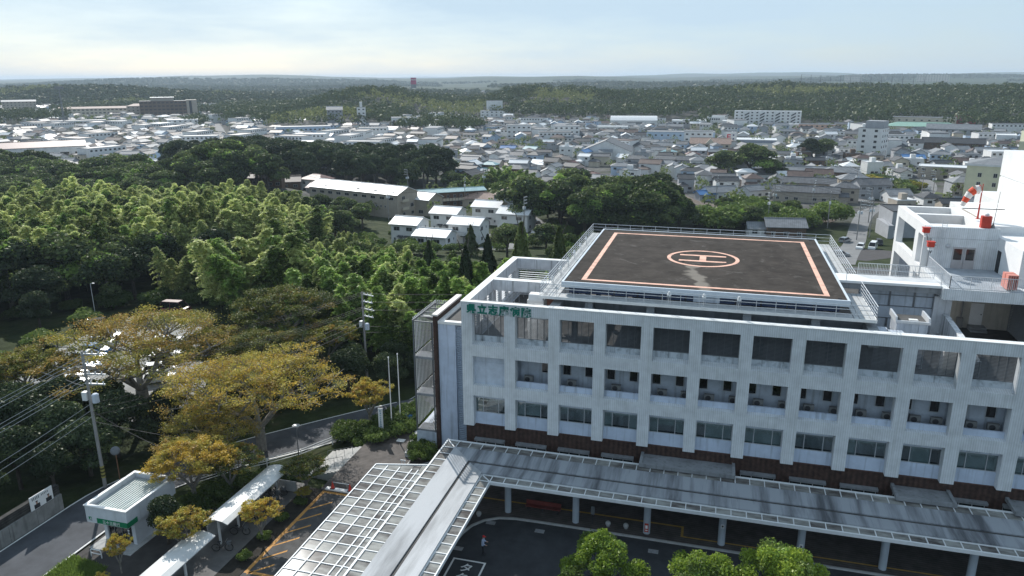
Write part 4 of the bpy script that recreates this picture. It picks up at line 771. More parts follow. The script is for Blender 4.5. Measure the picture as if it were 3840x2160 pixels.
# ------------------------------------------------------------------ person on the forecourt
def skin_person(name, label, loc, rz):
    V = {'pel': (0, 0, 0.93), 'spi': (0.02, 0, 1.15), 'che': (0.05, 0, 1.36), 'nec': (0.07, 0, 1.47),
         'lhip': (0, 0.09, 0.90), 'lkn': (0.03, 0.10, 0.50), 'lan': (0.0, 0.10, 0.09), 'lto': (0.14, 0.10, 0.04), 'rhip': (0, -0.09, 0.90), 'rkn': (0.06, -0.10, 0.50), 'ran': (-0.02, -0.10, 0.09), 'rto': (0.13, -0.10, 0.04),
         'lsh': (0.05, 0.18, 1.39), 'lel': (0.10, 0.22, 1.12), 'lwr': (0.30, 0.17, 1.06), 'rsh': (0.05, -0.18, 1.39), 'rel': (0.08, -0.24, 1.12), 'rwr': (0.28, -0.20, 0.98)}
    Rd = {'pel': .15, 'spi': .14, 'che': .155, 'nec': .06, 'lhip': .10, 'lkn': .07, 'lan': .05, 'lto': .04, 'rhip': .10, 'rkn': .07, 'ran': .05, 'rto': .04, 'lsh': .075, 'lel': .055, 'lwr': .04, 'rsh': .075, 'rel': .055, 'rwr': .04}
    E_ = [('pel', 'spi'), ('spi', 'che'), ('che', 'nec'), ('pel', 'lhip'), ('lhip', 'lkn'), ('lkn', 'lan'), ('lan', 'lto'), ('pel', 'rhip'), ('rhip', 'rkn'), ('rkn', 'ran'), ('ran', 'rto'), ('che', 'lsh'), ('lsh', 'lel'), ('lel', 'lwr'), ('che', 'rsh'), ('rsh', 'rel'), ('rel', 'rwr')]
    ks_ = list(V); me = bpy.data.meshes.new('body'); me.from_pydata([V[k] for k in ks_], [(ks_.index(a), ks_.index(b)) for a, b in E_], [])
    t = thing(name, label, 'person', loc, rz); o = place(me, 'body', t)
    o.modifiers.new('skin', 'SKIN'); o.modifiers.new('sub', 'SUBSURF').levels = 2
    o.modifiers['sub'].render_levels = 2
    for k, sv in zip(ks_, me.skin_vertices[0].data): sv.radius = (Rd[k], Rd[k]); sv.use_root = (k == 'pel')
    dg = bpy.context.evaluated_depsgraph_get(); m2 = bpy.data.meshes.new_from_object(o.evaluated_get(dg)); o.modifiers.clear(); o.data = m2
    m2.materials.clear()
    for m in (pm('dark_trousers', (0.012, 0.012, 0.016), 0.9), pm('pale_blue_shirt', (0.42, 0.50, 0.66), 0.8, 0.08, 3), pm('skin', (0.42, 0.25, 0.18), 0.6, 0.05)): m2.materials.append(m)
    for pl in m2.polygons:
        c = pl.center; pl.use_smooth = True
        pl.material_index = 2 if (c.x > 0.25 and 0.9 < c.z < 1.2) or c.z > 1.46 else (1 if c.z > 0.86 else 0)
    hd_ = MB().lathe([(0, 0.0), (0.05, 0.01), (0.085, 0.06), (0.092, 0.12), (0.085, 0.18), (0.05, 0.225), (0, 0.235)], n=14).build('head', MATS['skin'], t, (0.09, 0, 1.47), smooth=True)
    MB().add([(0.085, -0.015, 0.10), (0.085, 0.015, 0.10), (0.115, 0, 0.085), (0.085, 0, 0.125)], [(0, 2, 3), (1, 3, 2), (0, 1, 2), (0, 3, 1)]).build('nose', MATS['skin'], hd_)
    MB().lathe([(0.096, 0.13), (0.10, 0.17), (0.085, 0.22), (0.04, 0.25), (0, 0.255)], n=14).prism([(0.05, -0.08), (0.19, -0.05), (0.19, 0.05), (0.05, 0.08)], 0.14, 0.155).build('cap', pm('red_cap', (0.55, 0.03, 0.03), 0.7), t, (0.09, 0, 1.47), smooth=False)
    for s_, w_ in ((1, 'lwr'), (-1, 'rwr')):
        x, y, zz = V[w_]; hm = MB(); hm.box(x-0.01, y-0.035, zz-0.02, x+0.07, y+0.035, zz+0.015)
        for j in range(4): hm.tube((x+0.065, y-0.027+0.018*j, zz), (x+0.125-0.008*abs(j-1.5), y-0.03+0.02*j, zz-0.03), 0.010, 0.008, n=5)
        hm.tube((x+0.01, y-s_*0.035, zz), (x+0.05, y-s_*0.065, zz-0.015), 0.011, 0.009, n=5); hm.build('hand', MATS['skin'], t)
    for s_ in (-0.10, 0.10): MB().prism([(-0.07, s_-0.05), (0.2, s_-0.045), (0.23, s_), (0.2, s_+0.045), (-0.07, s_+0.05)], 0, 0.09).build('shoe', M_dark, t)
    return t
skin_person('person', 'person in red cap, pale blue shirt and dark trousers crossing the forecourt', (5.35, -11.2, 0.0), 0.12)
# ------------------------------------------------------------------ steps, planter, flagpoles, sign board
st = thing('entrance_steps', 'broad pale stone steps going down from the plaza to the road', 'steps', (-12.0, 0, 0))
M_step = pm('pale_step_stone', (0.44, 0.43, 0.41), 0.8, 0.2, 1.5)
for k in range(8): MB().box(-0.44*(k+1), -2.55, -1.3, -0.44*k-0.003, 2.65-0.0*k, 0.10-0.135*(k+1)).build('step', M_step, st)
hr = MB()
for y in (-1.2, 0.9):
    for k in range(4): hr.tube((-0.25-0.95*k, y, 0.0-0.3*k), (-0.25-0.95*k, y, 0.85-0.3*k), 0.02, n=5)
    hr.tube((-0.25, y, 0.85), (-3.1, y, -0.05), 0.022, n=5)
hr.build('handrail', M_slat, st)
pl = thing('planter', 'angular stone planter with leafy shrubs beside the stair tower', 'planter', (0, 0, 0.1))
MB().prism([(-6.9, 1.6), (-5.8, 1.6), (-5.8, -0.8), (-5.0, -0.8), (-3.2, 1.0), (-3.2, 3.1), (-6.25, 3.2), (-7.4, 6.4), (-7.7, 6.3)], 0, 0.45).build('planter_wall', M_kerb, pl); MB().prism([(-6.75, 1.75), (-5.7, 1.75), (-5.65, -0.6), (-5.05, -0.6), (-3.35, 1.05), (-3.35, 3.0), (-6.3, 3.05), (-7.35, 6.2)], 0.45, 0.47).build('soil', M_soil, pl)
for x, y, l in ((-10.6, 6.75, 'nearer'), (-10.1, 7.9, 'farther')):
    t = thing('flagpole', f'{l} of two slim white flagpoles in the shrub bed', 'flagpole', (x, y, 0), group='flagpoles by the plaza'); MB().tube((0, 0, 0), (0, 0, 8.3), 0.07, 0.045, n=8).build('pole', M_white, t); MB().lathe([(0, 8.3), (0.07, 8.34), (0.09, 8.4), (0.06, 8.48), (0, 8.5)], n=10).build('finial', M_cop, t)
t = thing('notice_board', 'narrow upright white board with blue vertical lettering in the shrub bed', 'sign', (-11.15, 5.3, 0.0)); MB().box(-0.26, -0.03, 0.3, 0.26, 0.03, 3.2).build('board', M_white, t)
q = MB(); rr2 = random.Random(5)
M_bprint = pm('blue_print', (0.05, 0.25, 0.45), 0.7)
for k in range(10):
    zc = 2.95-0.25*k
    for j in range(3): q.box(-0.10+rr2.uniform(0, 0.05), -0.035, zc-0.06*j-0.02, 0.10-rr2.uniform(0, 0.05), -0.031, zc-0.06*j+0.005)
    q.box(-0.02+rr2.uniform(-0.05, 0.05), -0.035, zc-0.15, 0.01+rr2.uniform(0.0, 0.05), -0.031, zc+0.03)
q.build('lettering', M_bprint, t); MB().box(-0.03, -0.02, 0, 0.03, 0.02, 0.3).build('post', M_steel, t)
o = MB().box(-9.1, 4.4, 0.10, -8.25, 5.0, 0.13).build('access_cover', M_white); tag(o, 'square white access cover in the brown plaza paving', 'access cover'); o.rotation_euler = (0, 0, 0.0)
t = thing('blue_drum', 'small bright blue tarpaulin bundle in the shrub bed by the stair tower', 'tarpaulin', (-9.3, 8.3, 0.75)); MB().vprism([(-0.5, 0), (0.5, 0), (0.35, 0.5), (-0.2, 0.62), (-0.45, 0.35)], 'x', -0.4, 0.45).build('cover', pm('tarp_blue', (0.02, 0.16, 0.5), 0.5, 0.2, 4), t); MB().box(-0.3, -0.4, -0.75, 0.35, 0.4, 0).build('crate', M_slat, t)
t = thing('meter_post', 'small white twin meter posts beside the planter', 'meter', (-6.2, -0.3, 0.1))
for x in (-0.15, 0.15): MB().tube((x, 0, 0), (x, 0, 0.7), 0.05, n=8).tube((x-0.12, 0, 0.72), (x+0.12, 0, 0.72), 0.07, n=8).build('meter', M_white, t)
# ------------------------------------------------------------------ road, guard rail, verge
RP = [(-29.2, -60), (-29.2, -20), (-29.2, -11), (-28.0, -6), (-24.6, 0.0), (-20.2, 5.0), (-15.6, 10.2), (-10.5, 15.2), (-4.0, 20.0), (6, 24), (30, 29), (60, 36)]
def ribbon(name, pts, w, dz, mat, kind='structure', step=1.5, label=None, w2=None):
    P = np.array(pts, float); seg = np.hypot(*np.diff(P, axis=0).T); s = np.concatenate([[0], np.cumsum(seg)]); t = np.linspace(0, s[-1], max(2, int(s[-1]/step)))
    X = np.interp(t, s, P[:, 0]); Y = np.interp(t, s, P[:, 1])
    for _ in range(3 if len(pts) > 2 else 0):
        X[1:-1] = (X[:-2]+2*X[1:-1]+X[2:])/4; Y[1:-1] = (Y[:-2]+2*Y[1:-1]+Y[2:])/4
    T = np.stack([np.gradient(X), np.gradient(Y)], -1); T /= np.linalg.norm(T, axis=1, keepdims=True)+1e-9; Nn = np.stack([-T[:, 1], T[:, 0]], -1)
    n = len(X); V = []; cols = [w2[0], w2[1]] if w2 else [-w/2, 0, w/2]
    for c in cols:
        x = X+Nn[:, 0]*c; y = Y+Nn[:, 1]*c; V.append(np.stack([x, y, H(x, y)+dz], -1))
    m = len(cols); V = np.stack(V, 1).reshape(-1, 3); F = [(i*m+j, i*m+j+1, (i+1)*m+j+1, (i+1)*m+j) for i in range(n-1) for j in range(m-1)]
    F = [f[::-1] for f in F]
    o = place(fast_mesh(name, V, F, mat), name); o['kind'] = kind
    if label: o['label'] = label
    return o, X, Y, Nn
ribbon('access_road', RP, 6.2, 0.02, M_road, label='grey access road curving past the kiosk and behind the hospital')
for nm, off in (('right', (-3.05, -2.9)), ('left', (2.9, 3.05))): 
    o, *_ = ribbon('road_edge_line', RP, 0, 0.028, M_line, w2=off); 
gr = thing('guard_rail', 'white three-rail guard fence along the road above the steps', 'guard rail', (0, 0, 0))
gpts = [(-24.2, -8.2), (-22.4, -4.6), (-20.3, -2.0), (-18.2, 0.9), (-16.4, 4.2), (-15.6, 6.0)]
for a, b in zip(gpts[:-1], gpts[1:]):
    za, zb = float(H(*a)), float(H(*b)); q = MB()
    for hz in (0.35, 0.6, 0.85): q.tube((*a, za+hz), (*b, zb+hz), 0.045, n=6)
    q.build('rail', M_white, gr)
for a in gpts: MB().tube((*a, float(H(*a))-0.1), (*a, float(H(*a))+0.9), 0.06, n=6).build('post', M_white, gr)
lp = thing('street_lamp', 'grey street lamp with flat round shade beside the steps', 'street lamp', (-17.3, -0.9, -1.0)); MB().tube((0, 0, 0), (0, 0, 4.3), 0.06, 0.045, n=8).build('pole', M_slat, lp); MB().lathe([(0.05, 4.25), (0.34, 4.35), (0.38, 4.4), (0.2, 4.5), (0, 4.52)], n=14).build('lamp_shade', M_frame, lp)
# wall with poster on the left
wl = thing('retaining_wall', 'concrete retaining wall topped with dark stone along the left road edge', 'wall', (0, 0, 0))
for k in range(9): MB().box(-33.0, -38+2.6*k, -0.1, -32.4, -38+2.6*k+2.57, 1.45).build('panel', pm('weathered_concrete', (0.26, 0.26, 0.25), 0.9, 0.3, 0.8, streak=0.45), wl)
MB().box(-33.05, -38, 1.45, -32.6, -14.6, 2.3).build('stone_top', pm('dark_stone_course', (0.06, 0.058, 0.055), 0.9, 0.6, 2.0, stripe=('Z', 0.22, 0.4)), wl)
po = thing('poster_board', 'white election-style poster board with two dark-suited figures on the wall', 'poster', (-32.3, -16.6, 1.55)); MB().box(-0.06, -1.1, 0, 0, 1.1, 1.25).build('board', M_white, po)
for y in (-0.5, 0.65):
    MB().prism([(0.0, y-0.28), (0.006, y-0.28), (0.006, y+0.28), (0.0, y+0.28)], 0.03, 0.42).build('suit', M_dark, po); MB().box(0, y-0.08, 0.42, 0.006, y+0.08, 0.62).build('face', MATS['skin'], po); MB().box(0, y-0.1, 0.6, 0.007, y+0.1, 0.7).build('hair', M_dark, po)
q = MB()
for k in range(5): q.box(0, -0.9+0.15*k, 0.85, 0.006, -0.82+0.15*k, 1.12).box(0, 0.0+0.15*k, 0.9, 0.006, 0.07+0.15*k, 1.08)
q.build('print', M_slat, po)
mrr = thing('traffic_mirror', 'round traffic mirror seen from behind beside the utility pole', 'mirror', (-31.0, -9.6, 0)); MB().tube((0, 0, 0), (0, 0, 3.0), 0.05, n=6).build('post', pm('rusty_post', (0.22, 0.12, 0.07), 0.8), mrr)
MB().lathe([(0, 0.0), (0.4, 0.02), (0.42, 0.06), (0.3, 0.12), (0, 0.16)], n=16).build('disc', M_slat, mrr, (0.1, -0.1, 3.3)).rotation_euler = (math.radians(70), 0, math.radians(40))
# ------------------------------------------------------------------ bank kiosk
bk = thing('bank_kiosk', 'small white cash-machine kiosk with green sign band and corrugated roof', 'kiosk', (0, 0, 0.08))
M_kw = pm('kiosk_white', (0.62, 0.64, 0.67), 0.7, 0.1, 1.0, streak=0.15)
KX0, KX1, KY0, KY1 = -25.95, -21.95, -18.25, -12.75
w = MB(); w.box(KX0, KY0, 2.0, KX1, KY0+0.15, 3.45).box(KX0, KY1-0.15, 2.0, KX1, KY1, 3.45).box(KX0, KY0+0.15, 2.0, KX0+0.15, KY1-0.15, 3.45).box(KX1-0.15, KY0+0.15, 2.0, KX1, KY1-0.15, 3.45).box(KX0+0.15, KY0+0.15, 2.0, KX1-0.15, KY1-0.15, 2.12)
w.build('upper_wall', M_kw, bk)
MB().box(-25.2, -17.45, 0, -24.85, -12.9, 2.0).box(-22.45, -17.45, 0, -22.1, -12.9, 2.0).box(-24.85, -13.2, 0, -22.45, -12.9, 2.0).build('lower_wall', M_kw, bk)
MB().box(KX0-0.06, KY0-0.06, 3.45, KX1+0.06, KY0+0.2, 3.55).box(KX0-0.06, KY1-0.2, 3.45, KX1+0.06, KY1+0.06, 3.55).box(KX0-0.06, KY0+0.2, 3.45, KX0+0.2, KY1-0.2, 3.55).box(KX1-0.2, KY0+0.2, 3.45, KX1+0.06, KY1-0.2, 3.55).build('parapet_coping', M_cop, bk)
cr_ = MB(); ncor = 15; wx = (KX1-KX0-0.4)/ncor
for k in range(ncor):
    x = KX0+0.2+k*wx; cr_.vprism([(x, 3.02), (x+wx*0.5, 3.02), (x+wx*0.62, 3.12), (x+wx*0.95, 3.12), (x+wx, 3.02), (x+wx, 2.9), (x, 2.9)], 'y', KY0+0.2, KY1-0.35)
cr_.build('corrugated_roof', pm('pale_green_roofing', (0.52, 0.57, 0.55), 0.55, 0.12, 0.6), bk)
MB().box(-24.9, KY0-0.03, 2.05, KX1+0.03, KY0-0.003, 2.5).box(KX1+0.003, KY0-0.03, 2.05, KX1+0.03, KY0+1.05, 2.5).build('sign_band', pm('bank_green', (0.0, 0.20, 0.085), 0.5, 0.08, 1), bk)
text_mesh('三十三銀行', 'sign_lettering', M_white, size=0.34, depth=0.02, parent=bk, loc=(-24.35, KY0-0.045, 2.13), rot=(math.pi/2, 0, 0))
MB().box(-25.7, KY0-0.02, 2.28, -25.42, KY0-0.003, 2.52).build('logo', MATS['bank_green'], bk); MB().prism([(-25.55, KY0-0.024), (-25.45, KY0-0.024), (-25.45, KY0-0.021), (-25.55, KY0-0.021)], 2.33, 2.45).build('logo_cut', M_white, bk); MB().box(-25.7, KY0-0.02, 2.18, -25.4, KY0-0.003, 2.22).build('logo_line', M_slat, bk)
gd = MB().box(-24.85, -17.3, 0.0, -22.45, -17.24, 1.98).build('glass_front', M_dpane, bk)
fm = MB()
for x in (-24.85, -24.3, -23.55, -22.95, -22.52): fm.box(x, -17.36, 0, x+0.06, -17.31, 1.98)
fm.box(-24.85, -17.37, 1.68, -22.46, -17.31, 1.74); fm.build('door_frame', M_slat, gd); MB().box(-24.6, -17.40, 1.75, -22.6, -17.375, 1.92).build('green_strip', MATS['bank_green'], gd)
for k in range(3): MB().box(-22.93, -17.4, 0.8+0.25*k, -22.78, -17.375, 0.95+0.25*k).build('sticker', M_white, gd)
hp = thing('hoop_barrier', 'white hoop barrier on the pavement in front of the kiosk', 'barrier', (-24.1, -19.6, 0)); MB().tube((-0.5, 0, 0), (-0.5, 0, 0.6), 0.045, n=7).tube((0.5, 0, 0), (0.5, 0, 0.6), 0.045, n=7).tube((-0.5, 0, 0.6), (-0.4, 0, 0.7), 0.045, n=7).tube((0.5, 0, 0.6), (0.4, 0, 0.7), 0.045, n=7).tube((-0.4, 0, 0.7), (0.4, 0, 0.7), 0.045, n=7).tube((-0.5, 0, 0.35), (0.5, 0, 0.35), 0.035, n=7).build('hoop', M_white, hp)
# ------------------------------------------------------------------ bicycle sheds
M_shed = pm('shed_roof_sheet', (0.62, 0.62, 0.60), 0.5, 0.15, 0.6)
def shed(y0, y1, lab, posts):
    t = thing('bicycle_shed', lab, 'bicycle shed', (0, 0, 0))
    prof = [(-16.75, 2.18), (-16.2, 2.40), (-15.6, 2.5), (-15.0, 2.44), (-14.5, 2.25)]
    lo = [(x, z-0.07) for x, z in prof[::-1]]
    MB().vprism(prof+lo, 'y', y0, y1).build('roof', M_shed, t)
    for y in posts: MB().box(-15.75, y-0.07, 0, -15.6, y+0.07, 2.4).build('post', M_white, t)
    MB().box(-16.7, y0+0.2, 0.3, -16.62, y1-0.2, 1.6).build('rear_panel', M_kerb, t)
    return t
shed(-15.9, -6.75, 'bicycle shed with curved pale roof nearer the plaza, dappled with shade', (-7.4, -10.1, -13.1, -15.5)); shed(-30, -17.4, 'second curved-roof bicycle shed running out of the bottom edge', (-19.7, -22.4, -25))
o = MB().box(-15.6, -6.95, 0, -13.9, -6.83, 1.05).build('shed_end_wall', M_kerb); tag(o, 'low concrete wall at the plaza end of the bicycle shed', 'wall')
M_tyre = pm('tyre_rubber', (0.012, 0.012, 0.012), 0.8); M_chrome = pm('bike_metal', (0.45, 0.45, 0.46), 0.35, 0.1, 3, metal=0.6)
def wheel_ring(mb, c, r, t=0.03, n=16):
    for k in range(n):
        a, b = 2*math.pi*k/n, 2*math.pi*(k+1)/n; mb.tube((c[0]+r*math.cos(a), c[1], c[2]+r*math.sin(a)), (c[0]+r*math.cos(b), c[1], c[2]+r*math.sin(b)), t, n=5, caps=False)
def make_bicycle(label, fc):
    t = thing('bicycle', label, 'bicycle', (0, 0, 0.03), group='bicycles in the shed')
    for x in (-0.52, 0.52): q = MB(); wheel_ring(q, (x, 0, 0.33), 0.32); q.build('wheel', M_tyre, t)
    q = MB(); q.tube((-0.52, 0, 0.33), (-0.1, 0, 0.35), 0.02); q.tube((-0.1, 0, 0.35), (-0.22, 0, 0.82), 0.02); q.tube((-0.1, 0, 0.35), (0.38, 0, 0.75), 0.025); q.tube((-0.2, 0, 0.72), (0.38, 0, 0.78), 0.02); q.tube((-0.52, 0, 0.33), (-0.2, 0, 0.72), 0.015); q.tube((0.52, 0, 0.33), (0.36, 0, 0.95), 0.02)
    q.build('frame', fc, t); MB().tube((0.36, -0.28, 0.98), (0.36, 0.28, 0.98), 0.018).build('handlebar', M_chrome, t); MB().box(-0.36, -0.08, 0.82, -0.1, 0.08, 0.88).build('saddle', M_dark, t); MB().box(0.42, -0.17, 0.66, 0.72, 0.17, 0.9).build('basket', M_slat, t)
    return t
def make_scooter(label, fc):
    t = thing('motor_scooter', label, 'scooter', (0, 0, 0.03), group='scooters in the shed')
    for x in (-0.6, 0.62): q = MB(); q.tube((x, -0.05, 0.25), (x, 0.05, 0.25), 0.25, n=16); q.build('wheel', M_tyre, t)
    MB().vprism([(-0.75, 0.45), (-0.1, 0.35), (0.35, 0.3), (0.5, 0.85), (0.4, 0.9), (0.25, 0.45), (-0.05, 0.5), (-0.15, 0.75), (-0.8, 0.78)], 'y', -0.17, 0.17).build('body', fc, t); MB().box(-0.75, -0.15, 0.78, -0.12, 0.15, 0.88).build('saddle', M_dark, t); MB().tube((0.42, -0.32, 1.0), (0.42, 0.32, 1.0), 0.02).build('handlebar', M_chrome, t); MB().box(0.46, -0.15, 0.85, 0.56, 0.15, 1.05).build('front_cowl', fc, t)
    return t
M_black = pm('gloss_black', (0.010, 0.010, 0.012), 0.3, 0.1, 2, spec=0.6)
b0 = make_bicycle('black bicycle parked at the near end of the plaza-side shed', M_black); b0.location = (-14.9, -14.0, 0.03); b0.rotation_euler = (0, 0, 0.25)
for k, (x, y, r, l) in enumerate(((-15.3, -8.6, 0.1, 'black bicycle beside the low end wall of the shed'), (-15.0, -9.4, -0.1, 'black bicycle second from the low end wall of the shed'), (-15.2, -7.9, 0.3, 'black bicycle tucked against the low end wall of the shed'), (-14.9, -16.3, 0.3, 'black bicycle in the gap between the two sheds'))): copy_tree(b0, (x, y, 0.03), r, label=l)
s0 = make_scooter('black motor scooter in the shed, nearest of the scooters', M_black); s0.location = (-14.9, -12.0, 0.03); s0.rotation_euler = (0, 0, 0.15)
for x, y, r, l in ((-14.95, -11.3, 0.05, 'black motor scooter in the shed, middle of the scooters'), (-15.1, -10.6, -0.1, 'black motor scooter in the shed, farthest of the scooters')): copy_tree(s0, (x, y, 0.03), r, label=l)
s1 = make_scooter('white-fronted delivery scooter with top box in the shed', M_white); s1.location = (-15.4, -11.6, 0.03); MB().box(-1.1, -0.25, 0.85, -0.65, 0.25, 1.3).build('top_box', M_white, s1)
# ------------------------------------------------------------------ car park on the left
sheet('car_park', [(-63, 5), (-36, 2.5), (-38, 11), (-47, 27), (-56, 36), (-66, 40), (-71, 33), (-69, 20)], -0.98, M_lot, thick=0.12)
def car_parts(kind, paint):
    L_, W_, Hh = {'hatch': (3.9, 1.68, 1.5), 'kei': (3.4, 1.48, 1.72), 'van': (4.7, 1.7, 1.98), 'sedan': (4.5, 1.75, 1.45), 'wagon': (4.6, 1.75, 1.55)}[kind]
    a = L_/2
    if kind == 'sedan': roof = [(-a*0.62, 0.9), (-a*0.40, Hh), (a*0.12, Hh), (a*0.48, 0.92)]
    elif kind in ('kei', 'van'): roof = [(-a*0.95, 0.95), (-a*0.90, Hh), (a*0.42, Hh), (a*0.74, 1.0)]
    else: roof = [(-a*0.93, 0.92), (-a*0.78, Hh), (a*0.10, Hh), (a*0.52, 0.93)]
    low = [(-a, 0.35), (-a*0.97, 0.9)]+[(roof[-1][0], roof[-1][1]), (a*0.93, 0.78 if kind not in ('van', 'kei') else 0.92), (a, 0.55), (a*0.98, 0.28), (-a*0.98, 0.25)]
    body = MB().vprism(low[::-1], 'y', -W_/2, W_/2)
    yt = W_/2-0.14; yb = W_/2-0.03
    v = [(x, s*(yb if i in (0, 3) else yt), z-(0.06 if i in (1, 2) else 0)) for s in (-1, 1) for i, (x, z) in enumerate(roof)]
    cab = MB().add(v, [(0, 1, 2, 3), (7, 6, 5, 4), (0, 4, 5, 1), (3, 2, 6, 7)])
    rf = MB().add([(roof[1][0], -yt, Hh-0.06), (roof[2][0], -yt, Hh-0.06), (roof[2][0], yt, Hh-0.06), (roof[1][0], yt, Hh-0.06), (roof[1][0]+0.05, -yt+0.08, Hh), (roof[2][0]-0.05, -yt+0.08, Hh), (roof[2][0]-0.05, yt-0.08, Hh), (roof[1][0]+0.05, yt-0.08, Hh)], [(4, 5, 6, 7), (0, 1, 5, 4), (1, 2, 6, 5), (2, 3, 7, 6), (3, 0, 4, 7)])
    pil = MB()
    for s in (-1, 1):
        for i, j in ((0, 1), (3, 2)): pil.bar((roof[i][0], s*(yb+0.01), roof[i][1]), (roof[j][0], s*(yt+0.01), roof[j][1]-0.05), 0.07)
        xm = (roof[1][0]+roof[2][0])/2; pil.bar((xm, s*(yb+0.01), 0.93), (xm, s*(yt+0.01), Hh-0.06), 0.08)
    wh = MB(); wh.tube((0, -0.1, 0.3), (0, 0.1, 0.3), 0.3, n=14); rim = MB(); rim.tube((0, -0.105, 0.3), (0, 0.105, 0.3), 0.17, n=10)
    hl = MB().box(-0.06, -0.16, -0.07, 0.05, 0.16, 0.07)
    return dict(body=body.mesh('body', paint), glass=cab.mesh('windows', M_dpane), roof=rf.mesh('roof', paint), pil=pil.mesh('pillars', paint), wheel=wh.mesh('wheel', M_tyre), rim=rim.mesh('rim', M_chrome), hl=hl.mesh('headlight', pm('lamp_glass', (0.7, 0.7, 0.68), 0.2)), tl=hl.mesh('tail_light', pm('tail_red', (0.35, 0.01, 0.01), 0.3)), dims=(L_, W_))
M_cw = pm('car_white', (0.74, 0.74, 0.73), 0.25, 0.03, 1, spec=0.6); M_cs = pm('car_silver', (0.40, 0.41, 0.42), 0.25, 0.03, 1, metal=0.5, spec=0.6); M_cr = pm('car_wine', (0.10, 0.015, 0.02), 0.25, 0.03, 1, spec=0.6); M_cb = pm('car_black', (0.012, 0.012, 0.014), 0.2, 0.03, 1, spec=0.6); M_cbl = pm('car_blue', (0.05, 0.16, 0.34), 0.25, 0.03, 1, spec=0.6)
CARP = {}
def car(kind, paint, x, y, rz, label, group=None, z=None):
    key = (kind, paint.name)
    if key not in CARP: CARP[key] = car_parts(kind, paint)
    P = CARP[key]; z = float(H(x, y)) if z is None else z
    t = thing('parked_car' if kind != 'van' else 'parked_van', label, 'car' if kind != 'van' else 'van', (x, y, z), rz, group)
    a, W_ = P['dims'][0]/2, P['dims'][1]
    for n, k in (('body', 'body'), ('windows', 'glass'), ('roof', 'roof'), ('pillars', 'pil')): place(P[k], n, t)
    for sx in (-0.62, 0.62):
        for sy in (-1, 1): w = place(P['wheel'], 'wheel', t, (sx*a, sy*(W_/2-0.12), 0)); place(P['rim'], 'rim', w)
    for sy in (-1, 1): place(P['hl'], 'headlight', t, (a*0.95, sy*(W_/2-0.25), 0.66)); place(P['tl'], 'tail_light', t, (-a*0.97, sy*(W_/2-0.2), 0.72))
    return t
ZL = -0.98
rowR = [(-44.6, 12.9), (-46.3, 15.2), (-48.0, 17.6), (-49.7, 20.0), (-51.4, 22.3), (-53.1, 24.7)]
for k, (x, y) in enumerate(rowR):
    car(['hatch', 'wagon', 'kei', 'sedan', 'hatch', 'wagon'][k], M_cw if k != 4 else M_cs, x-1.5, y+0.6, 0.62, f'{"white" if k != 4 else "silver"} car in the right-hand row of the car park, {["nearest", "second nearest", "third nearest", "fourth nearest", "fifth nearest", "farthest"][k]} one', 'cars in the car park behind the trees', ZL)
rowL = [(-56.0, 9.0, 'wagon', M_cw), (-58.0, 11.3, 'hatch', M_cw), (-59.2, 14.2, 'sedan', M_cs), (-60.8, 17.0, 'wagon', M_cw), (-62.0, 19.6, 'hatch', M_cbl), (-63.4, 22.2, 'kei', M_cw), (-64.9, 24.8, 'hatch', M_cs), (-52.5, 6.4, 'kei', M_cw), (-50.0, 4.6, 'hatch', M_cs)]
for k, (x, y, kd, m) in enumerate(rowL):
    car(kd, m, x, y, 0.35, f'{ {"car_white":"white","car_silver":"silver","car_blue":"blue"}[m.name]} car in the left-hand row of the car park, {["third", "fourth", "fifth", "sixth", "seventh", "eighth", "ninth", "second", "nearest"][k]}{" nearest" if k != 8 else ""} one', 'cars in the car park behind the trees', ZL)
car('van', M_cr, -64.3, 39.0, 0.1, 'dark wine-red people carrier at the bamboo edge of the car park', None, ZL); car('kei', M_cb, -70.0, 28.8, 0.9, 'black car at the far left edge of the car park', None, ZL)
lp = thing('lamp_post', 'thin pale lamp post at the far edge of the car park', 'lamp post', (-74.5, 32.5, -1)); MB().tube((0, 0, 0), (0, 0, 6), 0.06, 0.04, n=6).tube((0, 0, 6), (0.5, 0, 6.1), 0.035, n=6).build('pole', M_steel, lp); MB().box(0.4, -0.08, 6.05, 0.8, 0.08, 6.15).build('lamp_head', M_frame, lp)
# ------------------------------------------------------------------ VEGETATION
def cards(cen, out, size, asp=0.5, spread=1.0, droop=0.0, rg=rng):
    """leaf-sized rhombic faces at cen (n,3), facing roughly 'out'"""
    n = len(cen); nr = out+rg.normal(0, spread, (n, 3)); nr /= np.linalg.norm(nr, axis=1, keepdims=True)+1e-9
    t = np.cross(nr, rg.normal(0, 1, (n, 3))); t[:, 2] -= droop; t -= nr*np.sum(t*nr, 1, keepdims=True); t /= np.linalg.norm(t, axis=1, keepdims=True)+1e-9; b = np.cross(nr, t)
    s = np.asarray(size)[:, None] if np.ndim(size) else size
    V = np.stack([cen-t*s, cen-b*s*asp, cen+t*s, cen+b*s*asp], 1).reshape(-1, 3)
    return V, np.arange(4*n).reshape(n, 4)
def shell_points(lumps, n, rg, low=-0.35, inner=0.72):
    w = np.array([l[3]*l[4]+l[3]*l[5] for l in lumps]); idx = rg.choice(len(lumps), n, p=w/w.sum()); Lp = np.array(lumps)[idx]
    d = rg.normal(0, 1, (n, 3)); d /= np.linalg.norm(d, axis=1, keepdims=True); d[:, 2] = np.where(d[:, 2] < low, -d[:, 2]*0.6, d[:, 2])
    r = rg.uniform(inner, 1.06, (n, 1)); P = Lp[:, :3]+d*r*Lp[:, 3:6]
    global LAST_IDX; LAST_IDX = idx
    return P, d
